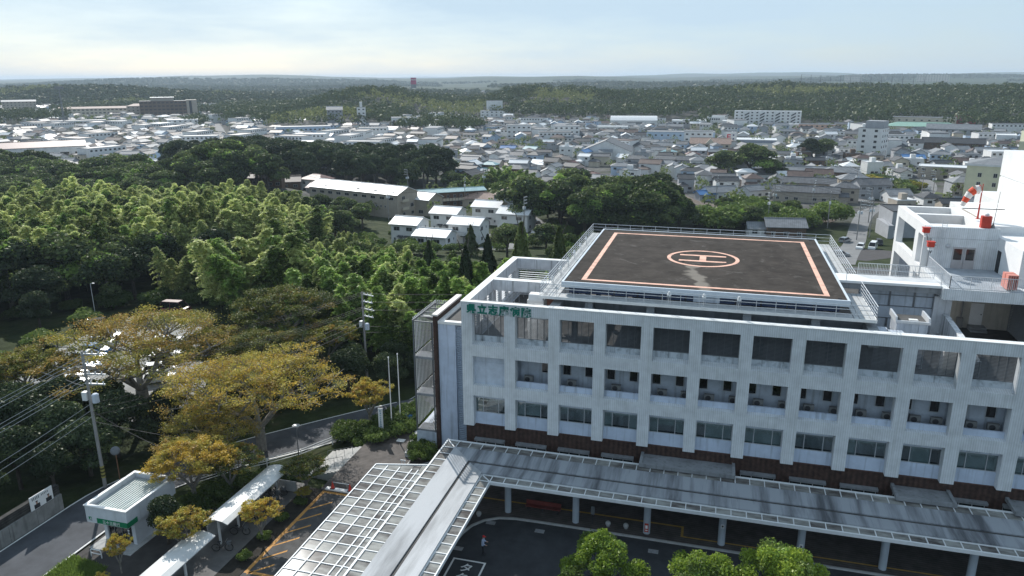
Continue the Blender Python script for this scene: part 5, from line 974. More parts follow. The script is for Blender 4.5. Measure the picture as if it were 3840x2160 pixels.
def dome_lumps(R, h, base, k, rg, rl=(0.28, 0.45), flat=0.8):
    out = [(0, 0, base+(h-base)*0.5, R*0.62, R*0.62, (h-base)*0.42)]
    for i in range(k):
        a = rg.uniform(0, 2*math.pi); e = rg.uniform(0.0, 1.0)**0.8; rr = R*math.cos(e*math.pi/2)*rg.uniform(0.62, 0.82); zz = base+(h-base)*(0.18+0.66*math.sin(e*math.pi/2))
        s = R*rg.uniform(*rl); out.append((rr*math.cos(a), rr*math.sin(a), zz, s, s, s*flat))
    return out
def trunk_mesh(name, h, r, mat, limbs, rg, spread=0.5, fork=0.35):
    q = MB(); q.tube((0, 0, -0.8), (0, 0, h*fork), r*1.15, r*0.8, n=7)
    for i in range(limbs):
        a = 2*math.pi*i/limbs+rg.uniform(-0.4, 0.4); p = Vector((0, 0, h*fork)); d = Vector((math.cos(a)*spread, math.sin(a)*spread, 1)).normalized()
        p2 = p+d*h*0.28; q.tube(p, p2, r*0.6, r*0.4, n=5); d2 = (d+Vector((math.cos(a)*0.4, math.sin(a)*0.4, 0))).normalized(); q.tube(p2, p2+d2*h*0.22, r*0.4, r*0.15, n=5)
    return q.mesh(name, mat)
M_bark = pm('bark', (0.075, 0.062, 0.050), 0.9, 0.4, 3.0); M_barkg = pm('grey_bark', (0.24, 0.225, 0.20), 0.9, 0.35, 3.0); M_culm = pm('bamboo_culm', (0.13, 0.15, 0.06), 0.6, 0.3, 2.0)
LM = {'ever': leafmat('evergreen_leaf', (0.040, 0.072, 0.020), (0.150, 0.180, 0.066), 0.36, 0.3), 'everd': leafmat('dark_evergreen_leaf', (0.026, 0.046, 0.020), (0.060, 0.085, 0.036), 0.28, 0.25),
      'bamb': leafmat('bamboo_leaf', (0.30, 0.37, 0.10), (0.66, 0.68, 0.30), 0.46, 0.3), 'bambg': leafmat('green_bamboo_leaf', (0.12, 0.24, 0.045), (0.34, 0.45, 0.11), 0.46, 0.3),
      'camp': leafmat('camphor_leaf', (0.12, 0.22, 0.022), (0.32, 0.40, 0.055), 0.48, 0.12), 'yel': leafmat('yellow_leaf', (0.32, 0.26, 0.04), (0.66, 0.43, 0.06), 0.47, 0.15), 'ygr': leafmat('yellow_green_leaf', (0.22, 0.26, 0.045), (0.55, 0.42, 0.08), 0.47, 0.15),
      'ora': leafmat('orange_leaf', (0.14, 0.18, 0.034), (0.46, 0.25, 0.065), 0.46, 0.2), 'olive': leafmat('olive_leaf', (0.075, 0.130, 0.024), (0.28, 0.24, 0.045), 0.44, 0.2), 'shrub': leafmat('shrub_leaf', (0.060, 0.115, 0.026), (0.15, 0.20, 0.05), 0.40, 0.25), 'grass': leafmat('grass_blade', (0.10, 0.17, 0.03), (0.20, 0.27, 0.06), 0.45, 0.2)}
VAR = {}
def make_var(key, kind, seed, h, R, leaf, n, lsize, bark=M_bark):
    rg = np.random.default_rng(seed); alts, cl, clp = [], None, None
    if kind == 'dome':
        L_ = dome_lumps(R, h, h*0.22, 22, rg); P, d = shell_points(L_, n, rg); V, F = cards(P, d, rg.uniform(0.7, 1.3, n)*lsize, 0.55, 0.8, rg=rg); tm = trunk_mesh('trunk', h, 0.028*h, bark, 5, rg)
    elif kind == 'loose':
        L_ = []
        for i in range(46):
            a = rg.uniform(0, 6.28); e = rg.uniform(-0.15, 1.0); rr = R*math.cos(e*math.pi/2*0.92)*rg.uniform(0.45, 0.98); zz = h*(0.50+0.40*math.sin(e*math.pi/2))+rg.normal(0, 0.22); s_ = R*rg.uniform(0.13, 0.27); L_.append((rr*math.cos(a), rr*math.sin(a), zz, s_*1.1, s_*1.1, s_*0.85))
        P, d = shell_points(L_, n, rg, -0.6, 0.35); V, F = cards(P, d*0.6+np.array([[0, 0, 0.4]]), rg.uniform(0.6, 1.4, n)*lsize, 0.5, 0.9, rg=rg); tm = trunk_mesh('trunk', h, 0.026*h, bark, 6, rg, 0.6, 0.3)
    elif kind == 'tall':
        L_ = dome_lumps(R, h, h*0.24, 20, rg, (0.3, 0.5), 0.8); P, d = shell_points(L_, n, rg); V, F = cards(P, d, rg.uniform(0.7, 1.3, n)*lsize, 0.55, 0.8, rg=rg); tm = trunk_mesh('trunk', h, 0.024*h, M_barkg, 4, rg, 0.3, 0.5)
    elif kind == 'cone':
        t = rg.uniform(0, 1, n)**0.75; a = rg.uniform(0, 2*math.pi, n); lob = 1+0.25*np.sin(5*a+9*t)+0.15*np.sin(23*t); r = R*(1-t)**0.85*lob*rg.uniform(0.75, 1.05, n); zz = h*(0.1+0.9*t); P = np.stack([r*np.cos(a), r*np.sin(a), zz-0.25*r], -1); d = np.stack([np.cos(a), np.sin(a), np.full(n, 0.5)], -1)
        V, F = cards(P, d, rg.uniform(0.7, 1.3, n)*lsize, 0.6, 0.6, 0.4, rg); tm = trunk_mesh('trunk', h, 0.02*h, bark, 2, rg, 0.05, 0.6)
    elif kind == 'bamboo':
        Vs, q = [], MB(); nc = 8
        for c in range(nc):
            ba = rg.uniform(0, 2*math.pi); br_ = R*0.78*math.sqrt(rg.uniform(0, 1)); bx, by = br_*math.cos(ba), br_*math.sin(ba); hh = h*rg.uniform(0.78, 1.04); la = ba+rg.normal(0, 0.9); lean = rg.uniform(1.2, 3.6); prev = None; pts = []
            for k in range(9):
                s_ = k/8; off = lean*s_**2.8; p = Vector((bx+off*math.cos(la), by+off*math.sin(la), hh*s_-0.22*lean*s_**3.5)); pts.append(p)
                if prev is not None: q.tube(prev, p, 0.05*(1.1-s_), 0.05*(1.0-s_)+0.006, n=3, caps=False)
                prev = p
            nt = 22
            for k in range(nt):
                s_ = 0.30+0.70*k/(nt-1); j = min(7, int(s_*8)); f_ = s_*8-j; p = pts[j].lerp(pts[j+1], f_); rad = 2.5*(h/14.0)*min(1.0, (1-s_)*2.6+0.22)**0.7*rg.uniform(0.65, 1.2)
                for m in range(4):
                    a = rg.uniform(0, 2*math.pi); m_ = max(4, int(n/(nc*nt*4))); u = np.linspace(0.2, 1, m_)[:, None]
                    P = np.array(p)[None]+np.concatenate([np.cos(a)*rad*u, np.sin(a)*rad*u, 0.9*u-1.15*u**2], 1)+rg.normal(0, 0.11, (m_, 3)); Vs.append(P)
        P = np.concatenate(Vs); d = np.tile(np.array([[0, 0, 1.3]]), (len(P), 1)); V, F = cards(P, d, rg.uniform(0.6, 1.4, len(P))*lsize, 0.36, 0.7, 0.3, rg); tm = q.mesh('culms', M_culm)
    elif kind == 'bush':
        L_ = [(0, 0, h*0.35, R*0.8, R*0.8, h*0.5)]
        for i in range(9): a = rg.uniform(0, 6.28); s_ = R*rg.uniform(0.3, 0.5); L_.append((R*0.6*math.cos(a), R*0.6*math.sin(a), h*rg.uniform(0.3, 0.7), s_, s_, s_*0.8))
        P, d = shell_points(L_, n, rg, -0.2, 0.6); V, F = cards(P, d, rg.uniform(0.7, 1.3, n)*lsize, 0.5, 0.9, rg=rg); q = MB()
        for i in range(5): a = 1.26*i; q.tube((0, 0, -0.2), (0.5*R*math.cos(a), 0.5*R*math.sin(a), h*0.6), 0.03, 0.01, n=4)
        tm = q.mesh('stems', M_bark)
    elif kind == 'open':      # spreading deciduous tree with visible limbs and flat leaf pads
        q = MB(); tips = []
        def grow(p, d, ln, r, dep):
            d = d.normalized(); p2 = p+d*ln; mid = p+d*ln*0.5+Vector(rg.normal(0, 0.05*ln, 3)); q.tube(p, mid, r, r*0.82, n=5, caps=False); q.tube(mid, p2, r*0.82, r*0.62, n=5, caps=False)
            if dep == 0: tips.append(p2); return
            k = 3 if dep > 1 else int(rg.integers(2, 4))
            for i in range(k):
                a = 2*math.pi*(i+rg.uniform(0, 0.8))/k; sp = Vector((math.cos(a), math.sin(a), rg.uniform(-0.05, 0.35)))*0.75
                grow(p2, d*0.75+sp, ln*rg.uniform(0.62, 0.82), r*0.58, dep-1)
            if dep <= 2: tips.append(p2)
        base = h*0.2; q.tube((0, 0, -0.6), (0, 0, base), 0.034*h, 0.03*h, n=8)
        nl = 5
        for i in range(nl):
            a = 2*math.pi*(i+rg.uniform(-0.3, 0.3))/nl; grow(Vector((0, 0, base)), Vector((math.cos(a)*0.75, math.sin(a)*0.75, 1.0)), h*0.25, 0.019*h, 4 if 7 < R < 9 else 3)
        T = np.array([tuple(t_) for t_ in tips]); sc = np.array([R/np.percentile(np.hypot(T[:, 0], T[:, 1]), 92)]*2+[h*0.94/np.percentile(T[:, 2], 97)])
        V0 = np.array(q.v)*np.concatenate([sc[:2], sc[2:]]); q.v = [tuple(v_) for v_ in V0]; T = T*sc
        keep = (T[:, 2] > h*(0.68 if R > 8 else 0.42)) & (rg.random(len(T)) > 0.22); T = T[keep]; k = len(T); per = max(4, n//k); idx = np.repeat(np.arange(k), per); m_ = len(idx)
        ex = rg.uniform(0.6, 1.25, k)[idx][:, None]; o_ = rg.normal(0, 1, (m_, 3))*(np.array([R*0.050, R*0.050, R*0.020]) if 7 < R < 9 else np.array([R*0.072, R*0.072, R*0.026]))*ex; P = T[idx]+o_; P[:, 2] -= 0.03*(o_[:, 0]**2+o_[:, 1]**2)/(R*0.1)
        d = np.tile(np.array([[0, 0, 1.0]]), (m_, 1)); V, F = cards(P, d, rg.uniform(0.7, 1.3, m_)*lsize, 0.55, 0.55, 0.1, rg); tm = q.mesh('branches', M_barkg)
    cm = fast_mesh('crown', V, F, leaf)
    if kind in ('dome', 'tall', 'loose'):
        cl = LAST_IDX; alts = {'evergreen_leaf': ['everd', 'ever', 'bambg'], 'dark_evergreen_leaf': ['everd', 'ever', 'everd'], 'camphor_leaf': ['camp', 'shrub', 'bambg']}.get(leaf.name, []); clp = [0.45, 0.30, 0.17, 0.08]
    elif kind == 'bamboo': cl = np.repeat(np.arange(8), len(P)//8+1)[:len(P)]; alts = ['bambg', 'shrub'] if leaf.name == 'bamboo_leaf' else ['shrub', 'bamb']; clp = [0.72, 0.20, 0.08]
    elif kind == 'open': cl = idx; alts = {'orange_leaf': ['olive', 'ygr'], 'yellow_green_leaf': ['yel', 'ora'], 'olive_leaf': ['ever', 'ora'], 'yellow_leaf': ['ygr', 'ora']}.get(leaf.name, ['ygr']); clp = [0.55, 0.28, 0.17] if len(alts) == 2 else [0.7, 0.3]
    if alts:
        for a_ in alts: cm.materials.append(LM[a_])
        pick = rg.choice(len(alts)+1, size=int(cl.max())+1, p=np.array(clp[:len(alts)+1])/sum(clp[:len(alts)+1])); mi = pick[cl]
        flip = rg.random(len(mi)) < 0.15; mi = np.where(flip, rg.integers(0, len(alts)+1, len(mi)), mi); cm.polygons.foreach_set('material_index', mi.astype(np.int32))
    VAR[key] = (cm, tm, h, R, 'culms' if kind == 'bamboo' else ('stems' if kind == 'bush' else ('branches' if kind == 'open' else 'trunk')), 'foliage' if kind in ('bamboo', 'bush') else 'crown')
for i in range(4): make_var(f'ever{i}', 'dome' if i < 3 else 'tall', 20+i, 12.0, 5.2, LM['ever'], 9000, 0.34)
for i in range(3): make_var(f'dark{i}', 'tall' if i else 'dome', 40+i, 14.0, 4.8, LM['everd'], 8500, 0.36)
for i in range(4): make_var(f'bam{i}', 'bamboo', 60+i, 14.0, 5.0, LM['bamb'], 26000, 0.30)
for i in range(3): make_var(f'bamg{i}', 'bamboo', 80+i, 11.0, 4.2, LM['bambg'], 24000, 0.26)
make_var('cone0', 'cone', 90, 14.0, 2.6, LM['everd'], 9000, 0.25); make_var('cone1', 'cone', 91, 11.0, 2.2, LM['ever'], 8000, 0.24)
for i in range(3): make_var(f'camp{i}', 'loose', 100+i, 7.0, 3.4, LM['camp'], 30000, 0.115)
for i in range(2): make_var(f'near{i}', 'dome', 110+i, 8.0, 3.6, LM['everd'], 15000, 0.17)
make_var('zel0', 'open', 120, 11.2, 10.0, LM['ora'], 30000, 0.115, M_barkg); make_var('zel1', 'open', 123, 10.5, 7.8, LM['ygr'], 30000, 0.095); make_var('zel2', 'open', 124, 10.5, 6.0, LM['olive'], 36000, 0.11); make_var('zel3', 'open', 127, 6.0, 3.2, LM['yel'], 18000, 0.085); make_var('zel4', 'open', 128, 4.2, 1.9, LM['ygr'], 8000, 0.085); make_var('zel5', 'open', 131, 4.5, 2.4, LM['olive'], 9000, 0.09); make_var('zel6', 'open', 133, 8.5, 5.0, LM['ora'], 26000, 0.115)
for i in range(3): make_var(f'bush{i}', 'bush', 140+i, 1.5, 1.5, LM['shrub'], 2600, 0.11)
for i in range(2): make_var(f'bigbush{i}', 'bush', 150+i, 4.0, 3.0, LM['shrub'], 5000, 0.24)
make_var('ybush', 'bush', 155, 3.5, 2.6, LM['ygr'], 4500, 0.22)
def tree(key, x, y, h, name, label, cat='tree', group=None, rz=None, z=None, wide=1.0):
    cm, tm, h0, R0, tn, cn = VAR[key]; s = h/h0; z = float(H(x, y)) if z is None else z
    t = thing(name, label, cat, (x, y, z-0.05), random.uniform(0, 6.28) if rz is None else rz, group); t.scale = (s*wide, s*wide, s)
    place(tm, tn, t); place(cm, cn, t); return t
def inpoly(x, y, poly):
    c = False; n = len(poly)
    for i in range(n):
        x0, y0 = poly[i]; x1, y1 = poly[(i+1) % n]
        if (y0 > y) != (y1 > y) and x < (x1-x0)*(y-y0)/(y1-y0)+x0: c = not c
    return c
def scatter(poly, d, rg, jit=0.42):
    xs = [p[0] for p in poly]; ys = [p[1] for p in poly]; out = []; y = min(ys); row = 0
    while y < max(ys):
        x = min(xs)+(d/2 if row % 2 else 0)
        while x < max(xs):
            px, py = x+rg.uniform(-jit, jit)*d, y+rg.uniform(-jit, jit)*d
            if inpoly(px, py, poly): out.append((px, py))
            x += d
        y += d*0.87; row += 1
    return out
R4 = random.Random(21)
# --- bamboo grove left of the hospital
GROVE = [(-215, 70), (-170, 48), (-125, 30), (-98, 28), (-86, 38), (-66, 47.5), (-46, 41), (-30, 33), (-22, 32), (-30, 60), (-36, 72), (-58, 95), (-85, 125), (-120, 150), (-160, 140), (-205, 110)]
pts = scatter(GROVE, 8.3, R4)
LB = 'tall feathery pale green bamboo clump in the grove behind the car park'
FRONT = [(-125, 26), (-98, 26), (-86, 36), (-66, 45.5), (-58, 47), (-60, 58), (-76, 62), (-100, 56), (-140, 56), (-150, 44)]
for x, y in pts:
    hn = float(vnoise(x, y, 26, 41)); hb = 8.5+8.5*hn+R4.uniform(-1, 1)
    if y > 58 and x > -72: hb = min(hb, 5.5+R4.uniform(0, 1.5))
    if inpoly(x, y, FRONT) and R4.random() < 0.8: tree(R4.choice(['ever0', 'ever1', 'ever3', 'dark0']), x, y, R4.uniform(9, 13.5), 'broadleaf_tree', 'dark broadleaf tree on the shaded grove edge behind the car park', 'tree', 'dark trees at the grove edge', wide=R4.uniform(0.95, 1.3))
    elif hn < 0.22 and R4.random() < 0.6: tree(R4.choice(['ever0', 'ever2']), x, y, hb, 'broadleaf_tree', 'rounded evergreen standing among the pale bamboo', 'tree', 'evergreens among the bamboo', wide=1.2)
    else: tree(f'bam{R4.randrange(4)}', x, y, hb, 'bamboo_clump', LB, 'bamboo', 'pale bamboo clumps of the grove', wide=R4.uniform(0.95, 1.25))
GREEN = [(-46, 41), (-30, 33), (-26, 27), (-14, 27), (-3, 27), (2, 40), (-4, 58), (-16, 66), (-34, 72), (-50, 84), (-60, 78), (-56, 60)]
LG = 'dense bright green bamboo thicket between the pale grove and the hospital'
for x, y in scatter(GREEN, 5.6, R4): tree(f'bamg{R4.randrange(3)}', x, y, R4.uniform(7.5, 11.5) if y < 50 else R4.uniform(4.0, 5.5), 'green_bamboo_thicket', LG, 'thicket', 'green bamboo thicket behind the hospital', wide=1.1)  # bright green bamboo clumps, built from the green bamboo variant
k = 0
for x, y, h in ((-12, 36, 15), (-6, 44, 16), (-22, 47, 13), (-2, 52, 14), (-15, 56, 13)):
    tree(f'cone{k % 2}', x, y, h, 'cypress_tree', f'dark narrow cypress rising from the green bamboo, {["nearest the stair tower", "tallest, behind the roof corner", "leftmost of the near ones", "close behind the roof yard", "in the middle of the green clumps", "in front of the white houses, middle", "in front of the white houses, right", "in front of the white houses, left"][k]}', 'tree', 'cypresses among the bamboo'); k += 1
E1 = [(0, 62), (12, 66), (18, 95), (8, 112), (-4, 108), (-9, 90), (-6, 70)]
for x, y in scatter(E1, 8.5, R4): tree(f'ever{R4.randrange(3)}', x, y, R4.uniform(7, 9.5), 'broadleaf_tree', 'bushy evergreen in the belt between hospital roof and white houses', 'tree', 'evergreens behind the hospital roof')
# --- evergreen woods
B_ = [(-340, 200), (-262, 155), (-196, 138), (-160, 152), (-140, 172), (-142, 196), (-185, 212), (-250, 208), (-330, 225)]
for x, y in scatter(B_, 10.0, R4): tree(f'ever{R4.randrange(4)}', x, y, 9+8.5*float(vnoise(x, y, 32, 51))+R4.uniform(-1, 1), 'broadleaf_tree', 'rounded evergreen tree in the wood just behind the pale bamboo', 'tree', 'evergreen wood behind the bamboo', wide=R4.uniform(1.15, 1.6))
C_ = [(-235, 245), (-185, 222), (-140, 224), (-108, 228), (-94, 245), (-100, 270), (-150, 300), (-220, 300), (-262, 275)]
for x, y in scatter(C_, 10.0, R4): tree(f'dark{R4.randrange(3)}', x, y, 12.5+6*float(vnoise(x, y, 34, 52))+R4.uniform(-1, 1), 'broadleaf_tree', 'tall dark evergreen on the wooded ridge below the town', 'tree', 'dark wood on the ridge', wide=R4.uniform(1.1, 1.35))
I1 = [(-40, 172), (-24, 150), (-6, 146), (8, 160), (14, 186), (6, 214), (-22, 222), (-40, 205)]
for x, y in scatter(I1, 9.5, R4): tree(f'ever{R4.randrange(3)}', x, y, R4.uniform(9.5, 16), 'broadleaf_tree', 'big rounded evergreen in the clump right of the white houses', 'tree', 'evergreen clump right of the white houses', wide=R4.uniform(1.1, 1.35))
I2 = [(-98, 232), (-75, 228), (-58, 238), (-54, 264), (-86, 272)]
for x, y in scatter(I2, 9, R4): tree(R4.choice(['bamg0', 'bamg1', 'ever0', 'bigbush0']), x, y, R4.uniform(6, 9.5), 'bushy_tree', 'light green bushy growth beyond the teal-roofed flats', 'tree', 'bushy growth beyond the flats', wide=1.3)
I3 = [(14, 176), (30, 172), (56, 186), (60, 200), (46, 222), (26, 214), (14, 196)]
for x, y in scatter(I3, 8, R4): tree(R4.choice(['ever0', 'ever1', 'bigbush0', 'bigbush1']), x, y, R4.uniform(5, 9), 'bushy_tree', 'bushy tree on the slope behind the helipad by the railway', 'tree', 'bushes by the railway', wide=1.3)
I0 = [(-100, 138), (-84, 128), (-76, 132), (-84, 152), (-102, 168), (-122, 168)]
for x, y in scatter(I0, 7.5, R4): tree(R4.choice(['ever0', 'ever1', 'ever2']), x, y, R4.uniform(6, 9), 'broadleaf_tree', 'dark bushy tree in front of the long beige apartment block', 'tree', 'trees before the beige apartments', wide=1.2)
for x, y, h, key, lab in ((-27, 110, 8.5, 'ever2', 'round leafy tree in front of the right-hand terrace houses'), (-37, 112, 8, 'cone1', 'conifer in front of the terrace houses beside the parked van'), (-20, 122, 8, 'ever0', 'bushy tree at the lane bend right of the terrace houses')): tree(key, x, y, h, 'broadleaf_tree', lab, wide=1.3)
for x, y in ((-74, 130), (-72, 122), (-66, 116), (-60, 113), (-54, 111), (-48, 110), (-70, 140), (-69, 150), (-66, 163), (-72, 158), (-63, 112), (-44, 118), (-33, 124), (-26, 134), (-24, 145), (-22, 156), (-26, 166), (-58, 120)): tree(R4.choice(['bigbush0', 'bigbush1']), x, y, R4.uniform(2.2, 4.0), 'shrub', 'bush in the gardens round the white terrace houses', 'shrub', 'bushes round the terrace houses', wide=1.3)
for k, (x, y, h, key, lab) in enumerate(((36, 318, 18, 'ever0', 'huge rounded dark tree in the town right of centre'), (24, 322, 14, 'ever1', 'dark round tree just left of the huge town tree'), (47, 322, 10, 'ever2', 'smaller dark tree right of the huge town tree'), (73, 418, 14, 'dark0', 'broad dark tree left of the white apartment tower'), (82, 424, 13, 'ever2', 'dark tree nearest the white apartment tower'), (62, 416, 7, 'bamg0', 'light green bamboo at the foot of the dark tree near the tower'), (-364, 262, 13, 'ever1', 'dark tree at the left edge beside the school hall'), (-352, 250, 12, 'ever3', 'dark tree in front of the school hall, left'), (-338, 262, 10, 'ever0', 'round tree in front of the school hall corner'))):
    tree(key, x, y, h, 'broadleaf_tree', lab, wide=1.5)
E_ = [(86, 348), (96, 322), (112, 300), (104, 290), (92, 300), (80, 330), (70, 350), (78, 362)]
for x, y in scatter(E_, 7.5, R4): tree(R4.choice(['bigbush0', 'bigbush1', 'ybush', 'ever1']), x, y, R4.uniform(3, 6), 'bushy_tree', 'low bush on the grassy bank below the white tower', 'bush', 'bushes on the grassy bank', wide=1.4)
# --- trees round the car park and road
NT = [('zel0', -42.0, 6.0, 11.4, 'spreading_tree', 'largest spreading tree with bare forked limbs and orange-brown crown over the car park'), ('zel1', -22.9, 1.0, 10.8, 'spreading_tree', 'yellow-green spreading tree beside the road, crown full of pale branches'), ('zel2', -33.0, 23.5, 11.0, 'spreading_tree', 'olive-green tree tinged orange at the right end of the car park'), ('zel6', -52.0, 0.5, 8.6, 'spreading_tree', 'orange-leaved tree at the left end of the car park'), ('zel6', -37.5, 14.0, 8.0, 'spreading_tree', 'small orange-brown tree behind the largest spreading tree'),
      ('zel3', -21.8, -10.8, 6.2, 'small_tree', 'golden-leaved tree leaning over the kiosk roof'), ('zel5', -19.6, -8.6, 5.0, 'small_tree', 'thin brown-leaved tree between kiosk and bicycle shed'), ('zel1', -25.2, -3.4, 6.5, 'small_tree', 'bare-limbed smaller tree left of the yellow-green road tree'),
      ('near0', -19.8, -16.6, 4.2, 'small_tree', 'dark green slender tree at the right wall of the kiosk'), ('zel4', -16.9, -18.0, 4.4, 'small_tree', 'yellow-green round tree over the nearer bicycle shed'), ('zel4', -20.7, -20.7, 3.3, 'small_tree', 'narrow yellow-green sapling in front of the kiosk'), ('zel4', -20.0, -23.2, 2.0, 'small_tree', 'yellow-green sapling at the bottom edge before the kiosk'),
      ('zel4', -12.7, -14.2, 3.7, 'small_tree', 'golden sapling in the planting strip by the hatched bay'), ('zel5', -13.0, -6.7, 3.6, 'small_tree', 'green sapling at the plaza end of the planting strip'), ('zel4', -12.3, -8.3, 1.6, 'small_tree', 'low sapling near the traffic cones'), ('zel4', -14.3, 9.0, 5.6, 'small_tree', 'yellow-green round-headed tree in the shrub bed by the flagpoles'),
      ('zel2', -30.0, 14.0, 8.5, 'spreading_tree', 'olive tree behind the yellow-green road tree'), ('zel5', -26.0, 20.0, 8.0, 'spreading_tree', 'dark brownish tree by the bend in the road')]
for key, x, y, h, n, l in NT: tree(key, x, y, h, n, l, wide=1.0 if 'zel4' not in key else (0.6 if x < -19 else 0.9))
camp = [('camp0', 15.6, -15.2, 6.0, 'rounded bright green tree on the forecourt, leftmost of three'), ('camp1', 22.3, -15.6, 6.0, 'rounded bright green tree on the forecourt, middle of three'), ('camp2', 27.2, -14.4, 6.6, 'rounded bright green tree on the forecourt, rightmost of three')]
for key, x, y, h, l in camp: tree(key, x, y, h, 'camphor_tree', l, z=0.0)
DK = [(-36, -4.5, 7.0), (-39.5, -3.0, 7.5), (-43.5, -3.5, 7.5), (-35.0, -9.0, 6.0), (-38.8, -8.0, 7.0), (-43.0, -8.5, 7.5), (-47, -6, 7), (-34.5, 0.5, 5.0), (-31.5, 3.0, 4.5), (-35.0, -13.0, 5.0), (-39.0, -13.0, 6.0), (-30.0, 7.0, 5.0), (-27.0, 10.0, 4.0), (-37.5, 4.5, 4.0), (-50, -10, 7), (-46, -14, 6.5), (-42, -18, 6), (-37, -18, 5), (-56, -3, 6)]
for x, y, h in DK: tree(f'near{R4.randrange(2)}', x, y, h, 'broadleaf_tree', 'dark evergreen in the thicket round the utility pole left of the road', 'tree', 'dark thicket by the road', wide=1.15)
WB = [(-64, -2, 4.2), (-60.5, -4.5, 4.4)]
for k, (x, y, h) in enumerate(WB): tree('near0', x, y, h+1.5, 'broadleaf_tree', f'pale glinting evergreen at the left edge by the car park, {["farther", "nearer"][k]} one')
RB = [(-24, 12.5), (-20.5, 16), (-17, 19.5), (-13, 22.5), (-9, 25), (-27, 15), (-22, 20), (-18, 24), (-31, 18), (-12, 29), (-6, 28)]
for x, y in RB: tree(f'near{R4.randrange(2)}', x, y, R4.uniform(3.5, 6), 'broadleaf_tree', 'dark evergreen along the far side of the bending road', 'tree', 'evergreens across the road', wide=1.2)
LF = [(-132, -8), (-78, -4), (-75, 12), (-77, 30), (-90, 34), (-125, 24)]
for x, y in scatter(LF, 7.5, R4): tree(R4.choice(['ever0', 'ever1', 'near0', 'near1', 'dark0']), x, y, R4.uniform(5.5, 9), 'broadleaf_tree', 'dark tree on the bank at the left edge beside the car park', 'tree', 'dark trees left of the car park', wide=1.2)
# shrub bed by the flagpoles, planter and strip
SB = [(-13.6, 4.9), (-12.4, 4.4), (-11.2, 4.2), (-14.6, 5.6), (-13.3, 6.2), (-12.0, 5.6), (-10.8, 5.4), (-13.9, 7.4), (-12.5, 7.2), (-11.4, 7.6), (-10.2, 6.6), (-9.6, 7.3), (-9.2, 8.6), (-8.6, 7.7), (-10.4, 9.0), (-8.0, 9.3), (-12.0, 9.0), (-9.2, 10.2), (-16.2, 6.3), (-15.4, 5.0)]
for x, y in SB: tree(f'bush{R4.randrange(3)}', x, y, R4.uniform(1.2, 1.9), 'shrub', 'clipped leafy shrub in the bed round the flagpoles', 'shrub', 'shrubs round the flagpoles', z=max(-0.8, float(H(x, y))), wide=1.1)
for x, y, h in ((-6.4, 2.4, 1.0), (-5.4, 0.6, 1.1), (-4.4, 1.6, 1.5), (-5.3, 2.4, 1.3), (-4.2, 0.8, 1.0), (-6.9, 4.2, 0.9)): tree(f'bush{R4.randrange(3)}', x, y, h, 'shrub', 'loose shrub growing in the stone planter', 'shrub', 'shrubs in the planter', z=0.55, wide=0.7)
for x, y in ((-12.6, -14.0), (-12.5, -8.6), (-12.7, -11.3), (-12.6, -16.8)): tree(f'bush{R4.randrange(3)}', x, y, 0.8, 'shrub', 'low round shrub in the planting strip by the hatched bay', 'shrub', 'shrubs in the planting strip', z=0.05, wide=0.8)
for x, y in ((-20.5, -9.0), (-18.2, -7.0), (-19.0, -5.0), (-20.6, -6.4), (-17.8, -4.6), (-18.6, -13.2), (-21, -12), (-16, -3.6)): tree(f'bush{R4.randrange(3)}', x, y, R4.uniform(0.9, 1.8), 'shrub', 'shrub on the verge between road and bicycle shed', 'shrub', 'shrubs on the verge')
# grass tufts: verge and kiosk corner
def grass_patch(name, label, poly, n, hgt, zf, seed):
    rg = np.random.default_rng(seed); P = []
    xs = [p[0] for p in poly]; ys = [p[1] for p in poly]
    while len(P) < n:
        x, y = rg.uniform(min(xs), max(xs)), rg.uniform(min(ys), max(ys))
        if inpoly(x, y, poly): P.append((x, y))
    P = np.array(P); z = zf(P[:, 0], P[:, 1]); hh = rg.uniform(0.5, 1.2, n)*hgt; a = rg.uniform(0, 6.28, n); w = 0.035+0.03*rg.random(n); ln = rg.normal(0, 0.35, (n, 2))*hh[:, None]
    b0 = np.stack([P[:, 0]-np.cos(a)*w, P[:, 1]-np.sin(a)*w, z], -1); b1 = np.stack([P[:, 0]+np.cos(a)*w, P[:, 1]+np.sin(a)*w, z], -1); tp = np.stack([P[:, 0]+ln[:, 0], P[:, 1]+ln[:, 1], z+hh], -1)
    V = np.stack([b0, b1, tp], 1).reshape(-1, 3); o = place(fast_mesh(name, V, np.arange(3*n).reshape(n, 3), LM['grass']), name); tag(o, label, 'grass', kind='stuff')
grass_patch('grass', 'bright green grass patch at the kerb before the kiosk', [(-26.1, -25.5), (-22.0, -25.5), (-22.2, -20.6), (-24.0, -20.2), (-26.1, -20.0)], 9000, 0.32, lambda x, y: H(x, y), 5)
grass_patch('grass', 'rough green grass on the verge between road and bicycle shed', [(-24.0, -11.5), (-17.2, -11), (-16.9, -3.8), (-19.5, -3.6), (-23.0, -7.5)], 9000, 0.25, lambda x, y: H(x, y), 6)
for k, (x, y) in enumerate([(-88, 30), (-84, 37), (-78, 40), (-72, 43), (-66, 46), (-60, 46), (-54, 42), (-48, 37), (-43, 33), (-74, 30), (-73, 20), (-70, 12), (-67, 5), (-39, 30), (-62, 1), (-56, 0)]): tree(f'bigbush{k % 2}', x, y, R4.uniform(2, 3.6), 'shrub', 'dark leafy undergrowth bush along the grove edge of the car park', 'shrub', 'undergrowth round the car park', wide=1.3)
